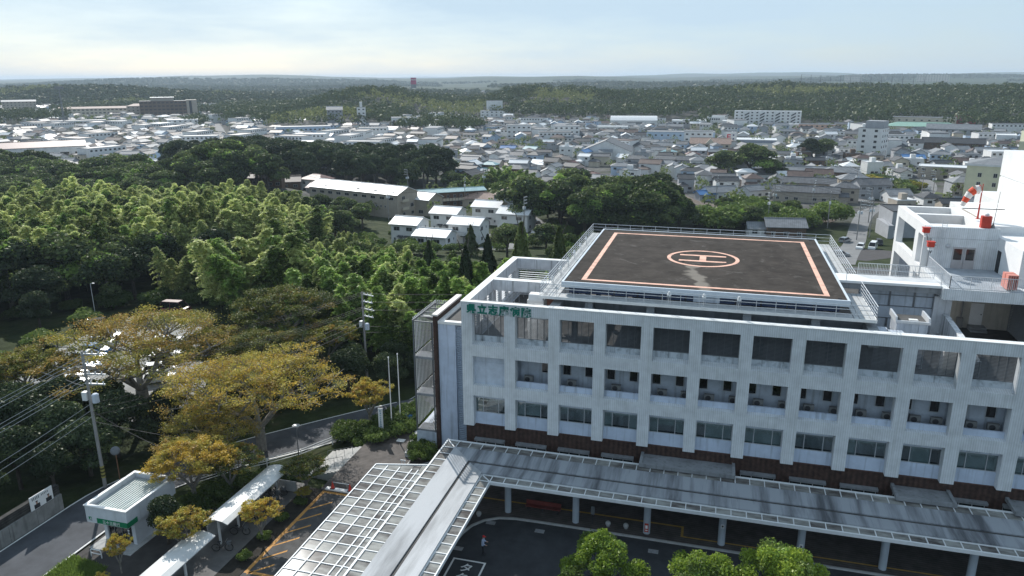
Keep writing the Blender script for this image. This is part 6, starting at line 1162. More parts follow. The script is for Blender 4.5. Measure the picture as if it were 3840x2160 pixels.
# ------------------------------------------------------------------ HOUSES AND TOWN
WALL = {'white': pm('wall_white', (0.70, 0.70, 0.69), 0.75, 0.10, 0.5, streak=0.12), 'cream': pm('wall_cream', (0.56, 0.50, 0.40), 0.8, 0.10, 0.5, streak=0.15), 'grey': pm('wall_grey', (0.36, 0.37, 0.39), 0.8, 0.12, 0.5, streak=0.15), 'beige': pm('wall_beige', (0.40, 0.35, 0.29), 0.8, 0.12, 0.5, streak=0.15), 'brown': pm('wall_brown', (0.13, 0.085, 0.06), 0.85, 0.25, 0.8), 'pale blue': pm('wall_pale_blue', (0.42, 0.52, 0.64), 0.75, 0.08, 0.5), 'salmon': pm('wall_salmon', (0.62, 0.40, 0.30), 0.8, 0.1, 0.5), 'pale yellow': pm('wall_pale_yellow', (0.62, 0.60, 0.42), 0.75, 0.08, 0.5), 'red': pm('wall_red', (0.35, 0.07, 0.06), 0.8, 0.1, 0.5)}
ROOF = {'dark grey': pm('roof_dark_grey', (0.060, 0.063, 0.070), 0.62, 0.3, 0.7, stripe=('X', 0.6, 0.25), spec=0.35), 'grey tile': pm('roof_grey_tile', (0.15, 0.155, 0.165), 0.62, 0.3, 0.6, stripe=('X', 0.55, 0.35), spec=0.35), 'silver': pm('roof_silver', (0.24, 0.25, 0.265), 0.6, 0.25, 0.6, stripe=('X', 0.55, 0.2), spec=0.3), 'brown': pm('roof_brown', (0.13, 0.085, 0.07), 0.55, 0.3, 0.6, stripe=('X', 0.6, 0.3), spec=0.4), 'red-brown': pm('roof_red_brown', (0.16, 0.06, 0.05), 0.55, 0.3, 0.6, stripe=('X', 0.6, 0.3), spec=0.4), 'white': pm('roof_white', (0.70, 0.71, 0.72), 0.45, 0.1, 0.6, stripe=('X', 0.5, 0.08)), 'teal': pm('roof_teal', (0.25, 0.40, 0.42), 0.45, 0.1, 0.6), 'green': pm('roof_green', (0.26, 0.42, 0.34), 0.5, 0.15, 0.6), 'blue': pm('roof_blue', (0.08, 0.20, 0.42), 0.5, 0.15, 0.6), 'pink-brown': pm('roof_pink', (0.36, 0.25, 0.20), 0.7, 0.3, 0.9)}
M_wpane = glass('house_pane', (0.025, 0.028, 0.032), 0.12, 0.4, 0.5)
HM = {}
def house_mesh(w, d, eh, rt, pitch=0.45, ov=0.5):
    """wall mesh and roof mesh, ridge along local X; rt: gable | hip | flat | shed"""
    key = (round(w, 1), round(d, 1), round(eh, 1), rt, pitch)
    if key in HM: return HM[key]
    a, b = w/2, d/2; wl, rf = MB(), MB()
    if rt == 'flat':
        wl.box(-a, -b, -1.5, a, b, eh); rf.box(-a+0.2, -b+0.2, eh-0.28, a-0.2, b-0.2, eh+0.015); t = 0.2
        rf.v, rf.f = [], []; rf.box(-a-0.05, -b-0.05, eh, a+0.05, -b+t, eh+0.3).box(-a-0.05, b-t, eh, a+0.05, b+0.05, eh+0.3).box(-a-0.05, -b+t, eh, -a+t, b-t, eh+0.3).box(a-t, -b+t, eh, a+0.05, b-t, eh+0.3).box(-a+t, -b+t, eh, a-t, b-t, eh+0.06)
    else:
        rh = b*pitch
        if rt == 'gable':
            wl.add([(-a, -b, -1.5), (a, -b, -1.5), (a, b, -1.5), (-a, b, -1.5), (-a, -b, eh), (a, -b, eh), (a, b, eh), (-a, b, eh), (-a, 0, eh+rh), (a, 0, eh+rh)], [(0, 1, 5, 4), (2, 3, 7, 6), (1, 2, 6, 9, 5), (3, 0, 4, 8, 7)])
            A, Bv, z0 = a+ov, b+ov, eh-ov*pitch; t = 0.16
            for s in (-1, 1):
                rf.add([(-A, s*Bv, z0), (A, s*Bv, z0), (A, 0, eh+rh+0.02), (-A, 0, eh+rh+0.02), (-A, s*Bv, z0+t), (A, s*Bv, z0+t), (A, 0, eh+rh+t+0.02), (-A, 0, eh+rh+t+0.02)], [(4, 5, 6, 7), (0, 3, 2, 1), (0, 1, 5, 4), (1, 2, 6, 5), (3, 0, 4, 7)])
            rf.box(-A, -0.14, eh+rh+t-0.05, A, 0.14, eh+rh+t+0.14)
        else:
            wl.box(-a, -b, -1.5, a, b, eh); A, Bv, z0 = a+ov, b+ov, eh-0.02; r = max(0.3, a-b*0.9); zt = eh+(b+ov)*pitch
            rf.add([(-A, -Bv, z0), (A, -Bv, z0), (A, Bv, z0), (-A, Bv, z0), (-r, 0, zt), (r, 0, zt), (-A, -Bv, z0+0.12), (A, -Bv, z0+0.12), (A, Bv, z0+0.12), (-A, Bv, z0+0.12)], [(3, 2, 1, 0), (6, 7, 5, 4), (7, 8, 5), (8, 9, 4, 5), (9, 6, 4), (0, 1, 7, 6), (1, 2, 8, 7), (2, 3, 9, 8), (3, 0, 6, 9)])
            rf.box(-r-0.1, -0.14, zt-0.1, r+0.1, 0.14, zt+0.12)
    HM[key] = (wl, rf); return HM[key]
MC = {}
def cmesh(mb, key, name, mat):
    k = (key, mat.name)
    if k not in MC: MC[k] = mb.mesh(name, mat)
    return MC[k]
win_me = {}
def window(parent, x, y, z, w, h, face, frame=True):
    """face: 'f' (-y), 'b' (+y), 'l' (-x), 'r' (+x); frame as part, pane as sub-part"""
    k = (round(w, 1), round(h, 1))
    if k not in win_me:
        fr = MB().box(-w/2, -0.05, 0, w/2, 0.02, 0.07).box(-w/2, -0.05, h-0.07, w/2, 0.02, h).box(-w/2, -0.05, 0.07, -w/2+0.07, 0.02, h-0.07).box(w/2-0.07, -0.05, 0.07, w/2, 0.02, h-0.07).box(-0.03, -0.05, 0.07, 0.03, 0.02, h-0.07).mesh('window', M_frame)
        win_me[k] = (fr, MB().box(-w/2+0.05, -0.03, 0.05, w/2-0.05, 0.01, h-0.05).mesh('pane', M_wpane))
    rz = {'f': 0, 'b': math.pi, 'l': -math.pi/2, 'r': math.pi/2}[face]
    if frame: o = place(win_me[k][0], 'window', parent, (x, y, z), rz); place(win_me[k][1], 'pane', o)
    else: o = place(win_me[k][1], 'window', parent, (x, y, z), rz)
    return o
def house(name, label, x, y, rz, w, d, eh, rt, wall, roof, wins=(), group=None, cat='house', pitch=0.45, z=None, frame=True):
    z = float(H(x, y)) if z is None else z
    wl, rf = house_mesh(w, d, eh, rt, pitch); key = (round(w, 1), round(d, 1), round(eh, 1), rt, pitch)
    t = thing(name, label, cat, (x, y, z), rz, group)
    place(cmesh(wl, key+('w',), 'wall', WALL[wall]), 'wall', t); r = place(cmesh(rf, key+('r',), 'roof', ROOF[roof]), 'roof', t)
    for (face, u, zz, ww, wh) in wins:
        px, py = {'f': (u, -d/2), 'b': (u, d/2), 'l': (-w/2, u), 'r': (w/2, u)}[face]; window(t, px, py, zz, ww, wh, face, frame)
    return t
def std_wins(w, d, eh, rg, full=True):
    out = []; st = 2 if eh > 4.2 else 1; nf = max(2, int(w/3.2)); nd = max(1, int(d/3.5))
    for s in range(st):
        zz = 0.9+2.8*s
        for k in range(nf):
            if rg.random() < 0.85: out.append(('f', -w/2+w*(k+0.5)/nf, zz, rg.choice([1.2, 1.6, 1.6]), 1.1))
        for k in range(nd):
            if full and rg.random() < 0.7: out.append((('r' if rg.random() < 0.6 else 'l'), -d/2+d*(k+0.5)/nd, zz, 1.2, 1.0))
    return out
# --- white terrace houses below the bamboo
RW = -0.07; GW = 'white terrace houses below the bamboo'
tw = [(-62.6, 133.5, 8.0, 8.0, 5.8, 'two-storey white terrace house at the left front of the cluster'), (-53.0, 128.5, 9.6, 7.6, 3.6, 'low white terrace house with long front roof at the bottom of the cluster'), (-58.8, 155.0, 8.6, 8.0, 5.9, 'two-storey white terrace house in the middle row, left'), (-46.5, 138.5, 9.2, 8.0, 5.6, 'white terrace house with small front balcony, beside the parked van'), (-50.5, 171.5, 9.2, 8.0, 6.0, 'rearmost two-storey white terrace house with notched eave'), (-38.5, 161.5, 9.8, 8.4, 5.6, 'white terrace house at the right end of the cluster by the lane')]
for k, (x, y, w, d, eh, lab) in enumerate(tw):
    wn = [('f', -w*0.27, eh-1.9, 1.9, 1.15), ('f', w*0.22, eh-1.9, 1.9, 1.15), ('r', -d*0.2, eh-1.9, 1.5, 1.2), ('r', d*0.22, eh-1.7, 0.6, 0.7)]
    if eh > 4: wn += [('f', -w*0.36, 1.1, 0.6, 0.8), ('f', w*0.3, 0.9, 1.9, 1.2) if k in (3, 5) else ('f', w*0.36, 1.1, 0.6, 0.8), ('r', -d*0.2, 0.9, 1.3, 1.1)]
    t = house('terrace_house', lab, x, y, RW, w, d, eh, 'gable', 'white', 'white', wn, GW, pitch=0.36)
    for sx in ((-w*0.12, w*0.14) if k != 3 else (w*0.02,)):
        if eh > 4: dr = MB().box(sx-0.42, -d/2-0.05, 0.0, sx+0.42, -d/2, 2.0).build('door', pm('door_grey', (0.30, 0.30, 0.31), 0.6), t); MB().box(sx+0.28, -d/2-0.09, 0.95, sx+0.33, -d/2-0.05, 1.1).build('handle', M_chrome, dr); MB().vprism([(-d/2-0.9, 2.25), (-d/2-0.005, 2.55), (-d/2-0.005, 2.62), (-d/2-0.9, 2.32)], 'x', sx-0.9, sx+0.9).build('porch_roof', ROOF['dark grey'], t)
    MB().box(-w/2-0.35, -d/2-0.42, eh-0.35, w/2+0.35, -d/2-0.36, eh-0.28).build('gutter', M_frame, t)
    if k == 3: bb = MB().box(-w/2, -d/2-1.0, 2.5, 0.6, -d/2-0.005, 2.62).box(-w/2, -d/2-1.0, 2.62, 0.6, -d/2-0.92, 3.4).box(0.52, -d/2-0.92, 2.62, 0.6, -d/2-0.005, 3.4).build('balcony', WALL['white'], t); MB().bar((-w/2, -d/2-0.96, 3.5), (0.6, -d/2-0.96, 3.5), 0.05).build('handrail', M_slat, bb)
# --- beige apartments and flats behind them
t = house('apartment_block', 'long beige apartment block with white roof and dark skylights', -103.0, 184.5, -0.30, 43.0, 11.0, 8.4, 'gable', 'beige', 'white', [('r', -2.2, 6.4, 1.6, 1.2), ('r', 2.2, 3.4, 1.6, 1.4), ('r', -2.2, 0.8, 1.4, 1.2), ('r', 2.4, 0.8, 1.4, 1.2)]+[('f', -19+4.2*k, 6.4, 2.2, 1.0) for k in range(10)]+[('f', 8+2.0*k, 3.6, 0.7, 0.8) for k in range(5)], cat='apartment block', pitch=0.38)
for k in range(10): MB().box(-19.2+4.1*k, -3.9-0.4*(k % 2), 8.98, -17.6+4.1*k, -2.9-0.4*(k % 2), 9.22).build('skylight', M_dark, t)
for zz in (2.9, 5.7): b_ = MB().box(21.5, -3.8, zz, 22.6, -0.6, zz+0.12).box(22.52, -3.8, zz+0.12, 22.6, -0.6, zz+1.0).build('balcony', WALL['cream'], t)
t = house('apartment_block', 'smaller beige apartment house with white roof beside the long block', -80.5, 186.5, -0.22, 11.5, 9.0, 6.0, 'gable', 'beige', 'white', [('r', -2.0, 3.9, 1.5, 1.2), ('r', 2.0, 3.9, 1.5, 1.2), ('r', -2.0, 1.0, 1.3, 1.4), ('r', 2.0, 1.0, 1.3, 1.4), ('f', -1.5, 3.9, 2.2, 1.2), ('f', 2.5, 1.0, 2.0, 1.3), ('f', -3.5, 1.0, 1.2, 1.2)], cat='apartment block', pitch=0.42)
MB().box(-4.5, -5.3, 2.9, 0.5, -4.51, 3.0).box(-4.5, -5.3, 3.0, 0.5, -5.22, 3.7).build('balcony', WALL['cream'], t)
t = house('gallery_flats', 'two-storey flats with teal roof and dark open galleries', -79.5, 208.0, 0.62, 30.0, 7.0, 5.9, 'gable', 'brown', 'teal', [('f', -13+2.6*k, zz, 1.0, 1.2) for k in range(11) for zz in (0.8, 3.7)], cat='apartment block', pitch=0.22)
gb = MB().box(-15, -5.0, 2.6, 15, -3.51, 2.75).build('gallery', M_beam, t)
for k in range(24): MB().box(-15+1.25*k+0.08, -5.05, 2.75, -15+1.25*k+1.15, -5.0, 3.75).build('panel', WALL['cream'], gb)
for k in range(9): MB().bar((-15+3.75*k, -4.95, 0), (-15+3.75*k, -4.95, 5.8), 0.14).build('post', M_dark, t)
house('villa', 'square grey two-storey house with pinkish-brown hipped roof', -50.5, 203.0, 0.05, 13.0, 11.5, 6.4, 'hip', 'grey', 'pink-brown', [('f', -3.5, 4.2, 1.8, 1.2), ('f', 2.0, 4.2, 2.6, 1.4), ('f', 3.5, 1.0, 1.6, 1.2), ('f', -3.5, 1.0, 2.4, 1.8), ('r', -2.5, 4.2, 1.4, 1.2), ('r', 2.5, 1.2, 1.4, 1.2)], pitch=0.42)
house('bungalow', 'low house with pinkish roof between flats and hipped house', -66.5, 212.0, 0.1, 13.0, 8.0, 3.2, 'hip', 'beige', 'pink-brown', [('f', -3, 0.9, 1.8, 1.2), ('f', 3, 0.9, 1.8, 1.2)])
for k, (x, y, rz, w, d, eh, rt, wc, rc, lab) in enumerate([(-138, 214, -0.25, 11, 8, 5.6, 'hip', 'white', 'red-brown', 'white house with red-brown hipped roof at the foot of the dark ridge'), (-150, 210, 0.5, 11, 8, 3.2, 'gable', 'brown', 'brown', 'low brown house left of the red-brown roof'), (-132, 206, -0.2, 9, 7, 3.0, 'gable', 'grey', 'red-brown', 'low annexe with wine-coloured roof before the red-brown house'), (-146, 196, 0.3, 6, 5, 5.2, 'hip', 'brown', 'dark grey', 'dark timber shed at the bamboo edge'), (-157, 203, 0.2, 8, 6, 3.2, 'gable', 'brown', 'brown', 'brown-roofed cottage at the wood edge')]):
    house('house', lab, x, y, rz, w, d, eh, rt, wc, rc, std_wins(w, d, eh, R4))
# --- houses right of the helipad
RH = [(41.5, 172, 0.12, 11, 8, 3.4, 'gable', 'brown', 'silver', 'tile-roofed house peeping over the back railing of the helipad'), (34.5, 171.5, 0.12, 7, 6, 2.4, 'gable', 'white', 'silver', 'small lean-to roof left of the tile-roofed house behind the helipad'),
      (55.5, 254, -0.10, 24, 8, 4.2, 'gable', 'beige', 'grey tile', 'long tile-roofed house nearest the railway, right of centre'), (58.5, 272, -0.10, 20, 8, 5.6, 'gable', 'beige', 'grey tile', 'long tiled farmhouse behind the nearest long house'), (49.0, 262, -0.10, 8, 7, 3.6, 'gable', 'white', 'dark grey', 'small wing at the left end of the long houses'), (57.0, 297, -0.05, 10, 8, 5.6, 'gable', 'grey', 'brown', 'two-storey house with brown roof behind the farmhouse'), (66.0, 306, 0.0, 11, 8, 5.8, 'gable', 'white', 'brown', 'white-walled two-storey house with dark brown roof'), (77.0, 318, -0.08, 16, 9, 5.6, 'hip', 'brown', 'silver', 'dark timber house with weathered silver tile roof'), (53.0, 338, -0.06, 26, 8, 3.6, 'gable', 'beige', 'silver', 'long low house with silver roof below the dark round tree'), (67.0, 340, -0.06, 18, 8, 3.8, 'gable', 'cream', 'silver', 'second long low house with silver roof'),
      (22.5, 252, 0.5, 13, 8, 3.4, 'gable', 'white', 'silver', 'house with pale sheet roof and blue lean-to by the railway'), (17.0, 247, 0.5, 7, 5, 2.8, 'gable', 'grey', 'blue', 'blue-roofed lean-to by the railway'), (37.5, 262, 0.75, 15, 7, 3.4, 'gable', 'white', 'silver', 'white-roofed workshop beside the yellow bush'), (44.0, 321, 0.35, 13, 9, 3.6, 'gable', 'white', 'silver', 'old house with patched silver roof below the huge tree'), (52.5, 318, 0.5, 9, 7, 3.4, 'gable', 'white', 'white', 'small white-roofed shed beside the patched roof'),
      (82.5, 273, 0.25, 13, 9, 5.6, 'gable', 'grey', 'grey tile', 'grey two-storey tiled house by the road fork'), (90.0, 262, 0.25, 9, 8, 3.2, 'gable', 'white', 'silver', 'low front wing of the grey tiled house'), (79.0, 292, 0.1, 13, 9, 5.4, 'hip', 'beige', 'silver', 'tiled house behind the grey house at the fork'), (72.5, 300, 0.4, 7, 5, 3.0, 'gable', 'brown', 'silver', 'small shed with pale roof left of the fork houses'),
      (121, 289, 0.1, 12, 9, 5.8, 'hip', 'grey', 'silver', 'grey two-storey house with silver hipped roof at the far right road'), (127, 281, 0.05, 16, 4, 2.2, 'flat', 'brown', 'dark grey', 'dark garden wall and gate before the grey house at the far right')]
for x, y, rz, w, d, eh, rt, wc, rc, lab in RH: house('house', lab, x, y, rz, w, d, eh, rt, wc, rc, std_wins(w, d, eh, R4))
t = house('concrete_annexe', 'windowless grey concrete annexe below the penthouse beside the lane', 77.0, 184, 0.10, 12, 13, 7.8, 'flat', 'grey', 'dark grey', [], cat='building'); MB().box(-5.5, -6.56, 0, -3.0, -6.5, 2.4).build('door', M_white, t); MB().box(-7.5, -9, -0.3, -6.01, 3, 4.2).build('side_wing', WALL['grey'], t)
house('farmhouse', 'dark gable-fronted storehouse just behind the dark ridge', -88, 262, 1.35, 10, 12, 4.4, 'gable', 'brown', 'dark grey', [('l', 0, 5.2, 0.8, 1.2)])
# cars near the houses
car('kei', M_cw, -43.0, 130.5, -0.25, 'white minivan parked below the white terrace houses'); car('sedan', M_cw, -30.6, 157.0, 1.1, 'white car on the lane right of the terrace houses'); car('wagon', M_cs, -36.4, 175.0, 0.3, 'silver estate car under the trees right of the terrace houses')
car('hatch', M_cw, 59.4, 151.5, -1.9, 'white car parked on the grass beside the van, left one'); car('van', M_cw, 62.6, 152.3, -1.9, 'white box van parked on the grass by the lane'); car('kei', M_cb, 66.0, 162.0, -1.6, 'black car parked behind the white box van'); car('wagon', M_cs, 57.6, 165.0, 1.0, 'silver-and-black car driving down the lane'); car('hatch', M_cs, 52.0, 133.0, 0.1, 'grey car roof just over the back parapet of the hospital')
for k, (x, y) in enumerate(((73.4, 264.0), (74.0, 267.2), (75.0, 272.0), (109.8, 303.0), (110.6, 306.5), (111.4, 310.0), (112.2, 313.5))): car(['hatch', 'van', 'wagon', 'hatch', 'kei', 'sedan', 'wagon'][k], M_cw, x, y, 0.25, f'white car {["nearest in the yard of the long houses", "second in the yard of the long houses", "third in the yard of the long houses", "nearest in the roadside row at far right", "second in the roadside row at far right", "third in the roadside row at far right", "fourth in the roadside row at far right"][k]}', 'cars parked among the houses')
sheet('gravel_yard', [(46, 128), (76, 132), (72, 165), (66, 176), (58, 172), (50, 150)], -6.0, M_walk, thick=0.02).hide_render = False
bpy.data.objects.remove(bpy.data.objects['gravel_yard'])
# --- lanes, streets, railway, pond
M_lane = pm('lane_asphalt', (0.19, 0.19, 0.19), 0.9, 0.2, 0.2)
for nm, pts_, w in (('lane', [(50, 118), (54, 138), (61, 168), (66, 195), (71, 218), (79, 242), (92, 262), (106, 284), (114, 310), (119, 335), (118, 372)], 5.5), ('lane', [(71, 218), (60, 240), (70, 262), (80, 285)], 3.5), ('street', [(-170, 560), (-108, 448), (-63, 370), (-34, 313), (-18, 270)], 7), ('lane', [(-34, 128), (-29, 152), (-34, 176), (-42, 190)], 4.5), ('street', [(-760, 930), (-640, 800), (-512, 650), (-392, 499), (-330, 440)], 9), ('street', [(-620, 1590), (-500, 1310), (-394, 1089)], 12), ('street', [(60, 420), (20, 560), (-30, 700), (20, 800)], 9), ('street', [(-330, 440), (-200, 470), (-60, 480), (60, 470), (180, 440)], 7)): ribbon(nm, pts_, w, 0.06, M_lane, step=6)
ribbon('grass_bank', [(72, 352), (86, 330), (98, 305), (104, 288)], 24, 0.05, pm('bank_grass', (0.10, 0.13, 0.035), 0.95, 0.4, 0.15), step=4); ribbon('paddock', [(18, 196), (34, 204)], 16, 0.03, MATS['bank_grass'], step=4); ribbon('green_field', [(-38, 292), (-30, 292)], 8, 0.05, pm('field_green', (0.16, 0.26, 0.03), 0.95, 0.2, 0.3), step=3); ribbon('playing_field', [(-330, 330), (-290, 318)], 30, 0.06, pm('pale_earth', (0.40, 0.36, 0.28), 0.95, 0.15, 0.1), step=6); ribbon('green_field', [(70, 560), (92, 560)], 18, 0.05, MATS['bank_grass'], step=5); ribbon('yard', [(48, 132), (64, 150)], 22, 0.04, M_walk, step=4); ribbon('yard', [(-66, 124), (-40, 126), (-32, 132)], 7, 0.04, M_lane, step=4); ribbon('yard', [(-60, 145), (-40, 148)], 8, 0.04, M_lane, step=4); ribbon('yard', [(60, 258), (80, 268)], 12, 0.03, M_lane, step=4); ribbon('yard', [(56, 500), (64, 520)], 26, 0.05, M_lane, step=6)
o, *_ = ribbon('pond', [(13, 196), (19, 205)], 7, 0.08, pm('pond_water', (0.10, 0.12, 0.12), 0.03, 0.1, 0.2, spec=1.0), step=3)
rw = [(60, 205), (40, 214), (24, 226), (10, 246), (-6, 285), (-20, 330), (-40, 380)]
ribbon('railway_bed', rw, 6.5, 0.12, pm('ballast', (0.16, 0.13, 0.11), 0.95, 0.35, 1.0), step=5)
for off in (-0.95, 0.12, 1.2): ribbon('rail', rw, 0, 0.24, pm('rail_steel', (0.22, 0.17, 0.14), 0.5), step=5, w2=(off, off+0.16))
# ------------------------------------------------------------------ landmark buildings of the town
def block(name, label, x, y, az, w, d, h, wall, roof, floors, nw, cat='building', roofkind='flat', rh=0.0, ww=1.8, wh=1.2, skip=(), side=2, bands=None, rzoff=0.0):
    t = house(name, label, x, y, -math.radians(az)+rzoff, w, d, h, roofkind, wall, roof, [], cat=cat, pitch=rh or 0.45)
    fh = h/floors
    for f_ in range(floors):
        for k in range(nw):
            if (f_, k) in skip: continue
            window(t, -w/2+w*(k+0.5)/nw, -d/2, fh*f_+fh*0.32, ww, wh, 'f', False)
        for k in range(side):
            for s in ('l', 'r'): window(t, (-w/2 if s == 'l' else w/2), -d/2+d*(k+0.5)/side, fh*f_+fh*0.32, ww*0.8, wh, s, False)
    return t
t = block('school_hall', 'school gymnasium with brown pitched roof and pale buttressed walls at left', -384, 310, -47.7, 48, 24, 9.5, 'white', 'red-brown', 1, 6, 'school', 'gable', 0.22, 5.0, 3.2, side=0); 
for k in range(7): MB().box(-24+8*k-0.35, -12.6, -0.5, -24+8*k+0.35, -12.02, 8.0).build('buttress', WALL['white'], t)
block('school_annexe', 'low cream flat-roofed block in front of the school gymnasium', -335, 287, -47, 14, 9, 4, 'beige', 'grey tile', 1, 3)
t = block('hotel', 'big brown-grey hotel with stepped balconies and pale penthouse roof', -640, 726, -39.9, 52, 22, 20, 'brown', 'grey tile', 5, 11, 'hotel', ww=3.2, wh=1.7, side=0); MB().box(-13, -8, 20, 12, 8, 24).build('penthouse', WALL['beige'], t); MB().box(-14, -9, 24, 13, 9, 24.4).build('penthouse_roof', ROOF['white'], t); MB().box(26, -11, -1, 38, 11, 21).build('lift_tower', WALL['beige'], t); MB().box(29, -11.2, 0, 32, -11.0, 20).build('dark_bay', M_dark, t)
block('school', 'long beige school block with pinkish roof behind the office building', -735, 715, -44.3, 74, 14, 11, 'cream', 'pink-brown', 3, 16, 'school', 'gable', 0.3, 2.8, 1.5)
block('school', 'beige school end wing with hipped roof', -672, 720, -36, 24, 18, 14, 'beige', 'pink-brown', 4, 5, 'school', 'hip', 0.3)
block('apartment_block', 'pale apartment block with sloped roof at the far left', -915, 772, -48.5, 40, 14, 16, 'beige', 'silver', 5, 9, 'apartment block', 'gable', 0.3)
block('office', 'white two-storey town office with long window bands at left', -600, 556, -45.4, 48, 18, 8, 'white', 'silver', 2, 14, 'office', ww=2.8, wh=1.5)
block('shop_building', 'white shop building with gabled front in the left town', -490, 572, -39, 28, 14, 9, 'white', 'white', 3, 6)
block('company_building', 'long pale-blue and white company building above the dark ridge', -324, 517, -31, 45, 16, 8.5, 'pale blue', 'silver', 2, 12)
t = block('tower_building', 'slim white tower with pinnacle at the foot of the wooded hill', -303, 585, -27, 8, 8, 17, 'white', 'silver', 5, 2); MB().box(-1.2, -1.2, 17.3, 1.2, 1.2, 22).build('pinnacle', WALL['white'], t)
block('town_house', 'dark grey flats with pitched roof left of the slim tower', -325, 575, -28, 14, 12, 14, 'grey', 'silver', 4, 4, 'building', 'gable', 0.5)
block('hall', 'white hall with tall dark arched windows beside the wooded hill', -262, 590, -24, 24, 16, 12, 'white', 'silver', 1, 5, ww=1.6, wh=6.0)
block('office', 'cream three-storey office with rows of square windows in mid-town', -222, 600, -20.5, 27, 13, 10.5, 'cream', 'silver', 3, 8)
block('apartment_block', 'white stepped apartment building with blank upper block', -222, 745, -17, 30, 14, 9, 'white', 'silver', 3, 6); block('apartment_block', 'tall blank white block on the stepped apartment building', -226, 760, -17, 18, 12, 18, 'white', 'silver', 1, 0, side=0)
block('clinic', 'white four-storey clinic with balconies in the town centre', -95, 520, -12, 20, 14, 12, 'white', 'silver', 4, 5)
block('apartment_block', 'grey-white flats with dark stair slot in the town centre', -140, 545, -14, 20, 12, 10.5, 'white', 'silver', 3, 5)
block('sign_shop', 'white showroom with red panels left of the pale blue works', -68, 585, -8, 26, 12, 7.5, 'white', 'white', 2, 7)
t = block('warehouse', 'large white barrel-roofed warehouse on the right of town', -60, 672, -6.4, 44, 26, 6.5, 'white', 'silver', 1, 0, 'warehouse', side=0)
bar = MB(); prof = [(-13.2+26.4*k/10, 6.4+4.2*math.sin(math.pi*k/10)) for k in range(11)]; bar.vprism(prof, 'x', -22, 22); bar.build('barrel_roof', ROOF['white'], t); MB().box(-6, -13.3, 0, 8, -13.0, 5.5).build('shutter', ROOF['silver'], t)
t = block('works_building', 'long pale blue works building with small dark windows', -8, 526, -3, 50, 18, 8.5, 'pale blue', 'silver', 2, 11, ww=1.5, wh=1.2); MB().box(4, -9.1, 0, 14, -9.02, 3.2).build('shutter', M_slat, t)
block('works_annexe', 'white four-storey annexe in front of the pale blue works', 6, 500, -1.5, 20, 12, 11, 'white', 'silver', 3, 5)
t = block('car_dealer', 'low white dealership with a lettered fascia at the wood edge', 2, 692, -1.5, 54, 20, 5.5, 'white', 'white', 1, 10, 'shop', ww=3.6, wh=2.2); MB().box(6, -10.3, 5.5, 20, -10.0, 9.0).build('fascia', WALL['white'], t); q = MB()
for k in range(5): q.box(8+2.0*k, -10.36, 6.4, 9.3+2.0*k, -10.31, 8.0)
q.build('fascia_lettering', M_dark, t)
t = block('apartment_slab', 'five-storey white apartment slab with zigzag stairs before the wooded hill', 63, 700, 3.2, 60, 11, 14, 'white', 'white', 5, 13, 'apartment block', ww=1.7, wh=1.3, skip={(f_, k) for f_ in range(5) for k in (2, 5, 8, 11)})
for c in (2, 5, 8, 11):
    for f_ in range(4): x = -30+60*(c+0.5)/13; MB().vprism([(x-2.0, 2.8*f_+1.2), (x+2.0, 2.8*f_+3.4), (x+2.0, 4.7+2.8*f_), (x-2.0, 2.4+2.8*f_)], 'y', -5.75, -5.52).build('stair_flight', M_dark, t)
t = block('drugstore', 'white drugstore shed with tall white sign tower', 42, 492, 1.7, 34, 20, 6.5, 'white', 'white', 1, 0, 'shop', side=0); MB().box(-17, -10.6, -0.5, -9.5, -10.05, 11.5).build('sign_tower', WALL['white'], t); MB().box(-16, -10.66, 6.6, -13.6, -10.61, 7.3).box(-16, -10.66, 7.3, -15.2, -10.61, 9.6).box(-16, -10.66, 9.6, -13.6, -10.61, 10.3).box(-15.2, -10.66, 8.1, -13.6, -10.61, 8.8).build('sign_logo', pm('sign_red', (0.55, 0.03, 0.06), 0.5), t)
MB().box(-12.2, -10.66, 9.2, -11.2, -10.61, 10.2).box(-12.2, -10.66, 6.7, -11.2, -10.61, 7.7).build('sign_dots', pm('sign_navy', (0.02, 0.03, 0.12), 0.5), t); text_mesh('くすり', 'sign_lettering', MATS['sign_navy'], size=2.2, depth=0.05, parent=t, loc=(-16.4, -10.68, 4.0), rot=(math.pi/2, 0, 0)); MB().box(-9.4, -10.2, 4.6, 17, -10.02, 6.4).build('fascia', pm('fascia_grey', (0.25, 0.28, 0.34), 0.6), t)
t = block('wedding_hall', 'cream hall with pinkish pitched roof and pointed gable near the drugstore', 15, 462, -0.3, 26, 13, 6.0, 'cream', 'pink-brown', 2, 6, 'hall', 'gable', 0.5); MB().vprism([(-3, 6), (3, 6), (0, 9.5)], 'y', -6.9, -4).build('gable', WALL['cream'], t)
t = block('apartment_tower', 'tall white apartment tower of six floors with rooftop tank house', 110, 436, 10.2, 13.5, 13, 19.0, 'white', 'silver', 6, 2, 'apartment tower', ww=1.8, wh=1.5, side=3, rzoff=-0.28); MB().box(-4, -3, 19.1, 6.5, 5, 23.2).build('tank_house', WALL['grey'], t); MB().lathe([(1.1, 19.3), (1.1, 21.2), (0, 21.6)], -5.2, -2, 12).build('water_tank', M_white, t)
block('big_roof_hall', 'wide white hall with low dark gable roof in the near town', -46, 410, -8.4, 26, 30, 5.5, 'white', 'grey tile', 1, 3, 'hall', 'gable', 0.42, 3.0, 1.4, rzoff=1.45)
block('community_hall', 'cream two-storey hall at the foot of the right wooded hill', 196, 700, 13, 54, 14, 9, 'cream', 'silver', 2, 9)
block('gymnasium', 'hall with broad pale green vaulted roof at right', 184, 642, 13.1, 56, 20, 6.5, 'cream', 'green', 1, 8, 'hall', 'hip', 0.30, 2.4, 1.2)
block('workshop', 'long grey workshop with pale roof right of the green-roofed hall', 202, 622, 14.7, 38, 14, 6.5, 'grey', 'silver', 2, 9, 'workshop', 'gable', 0.5)
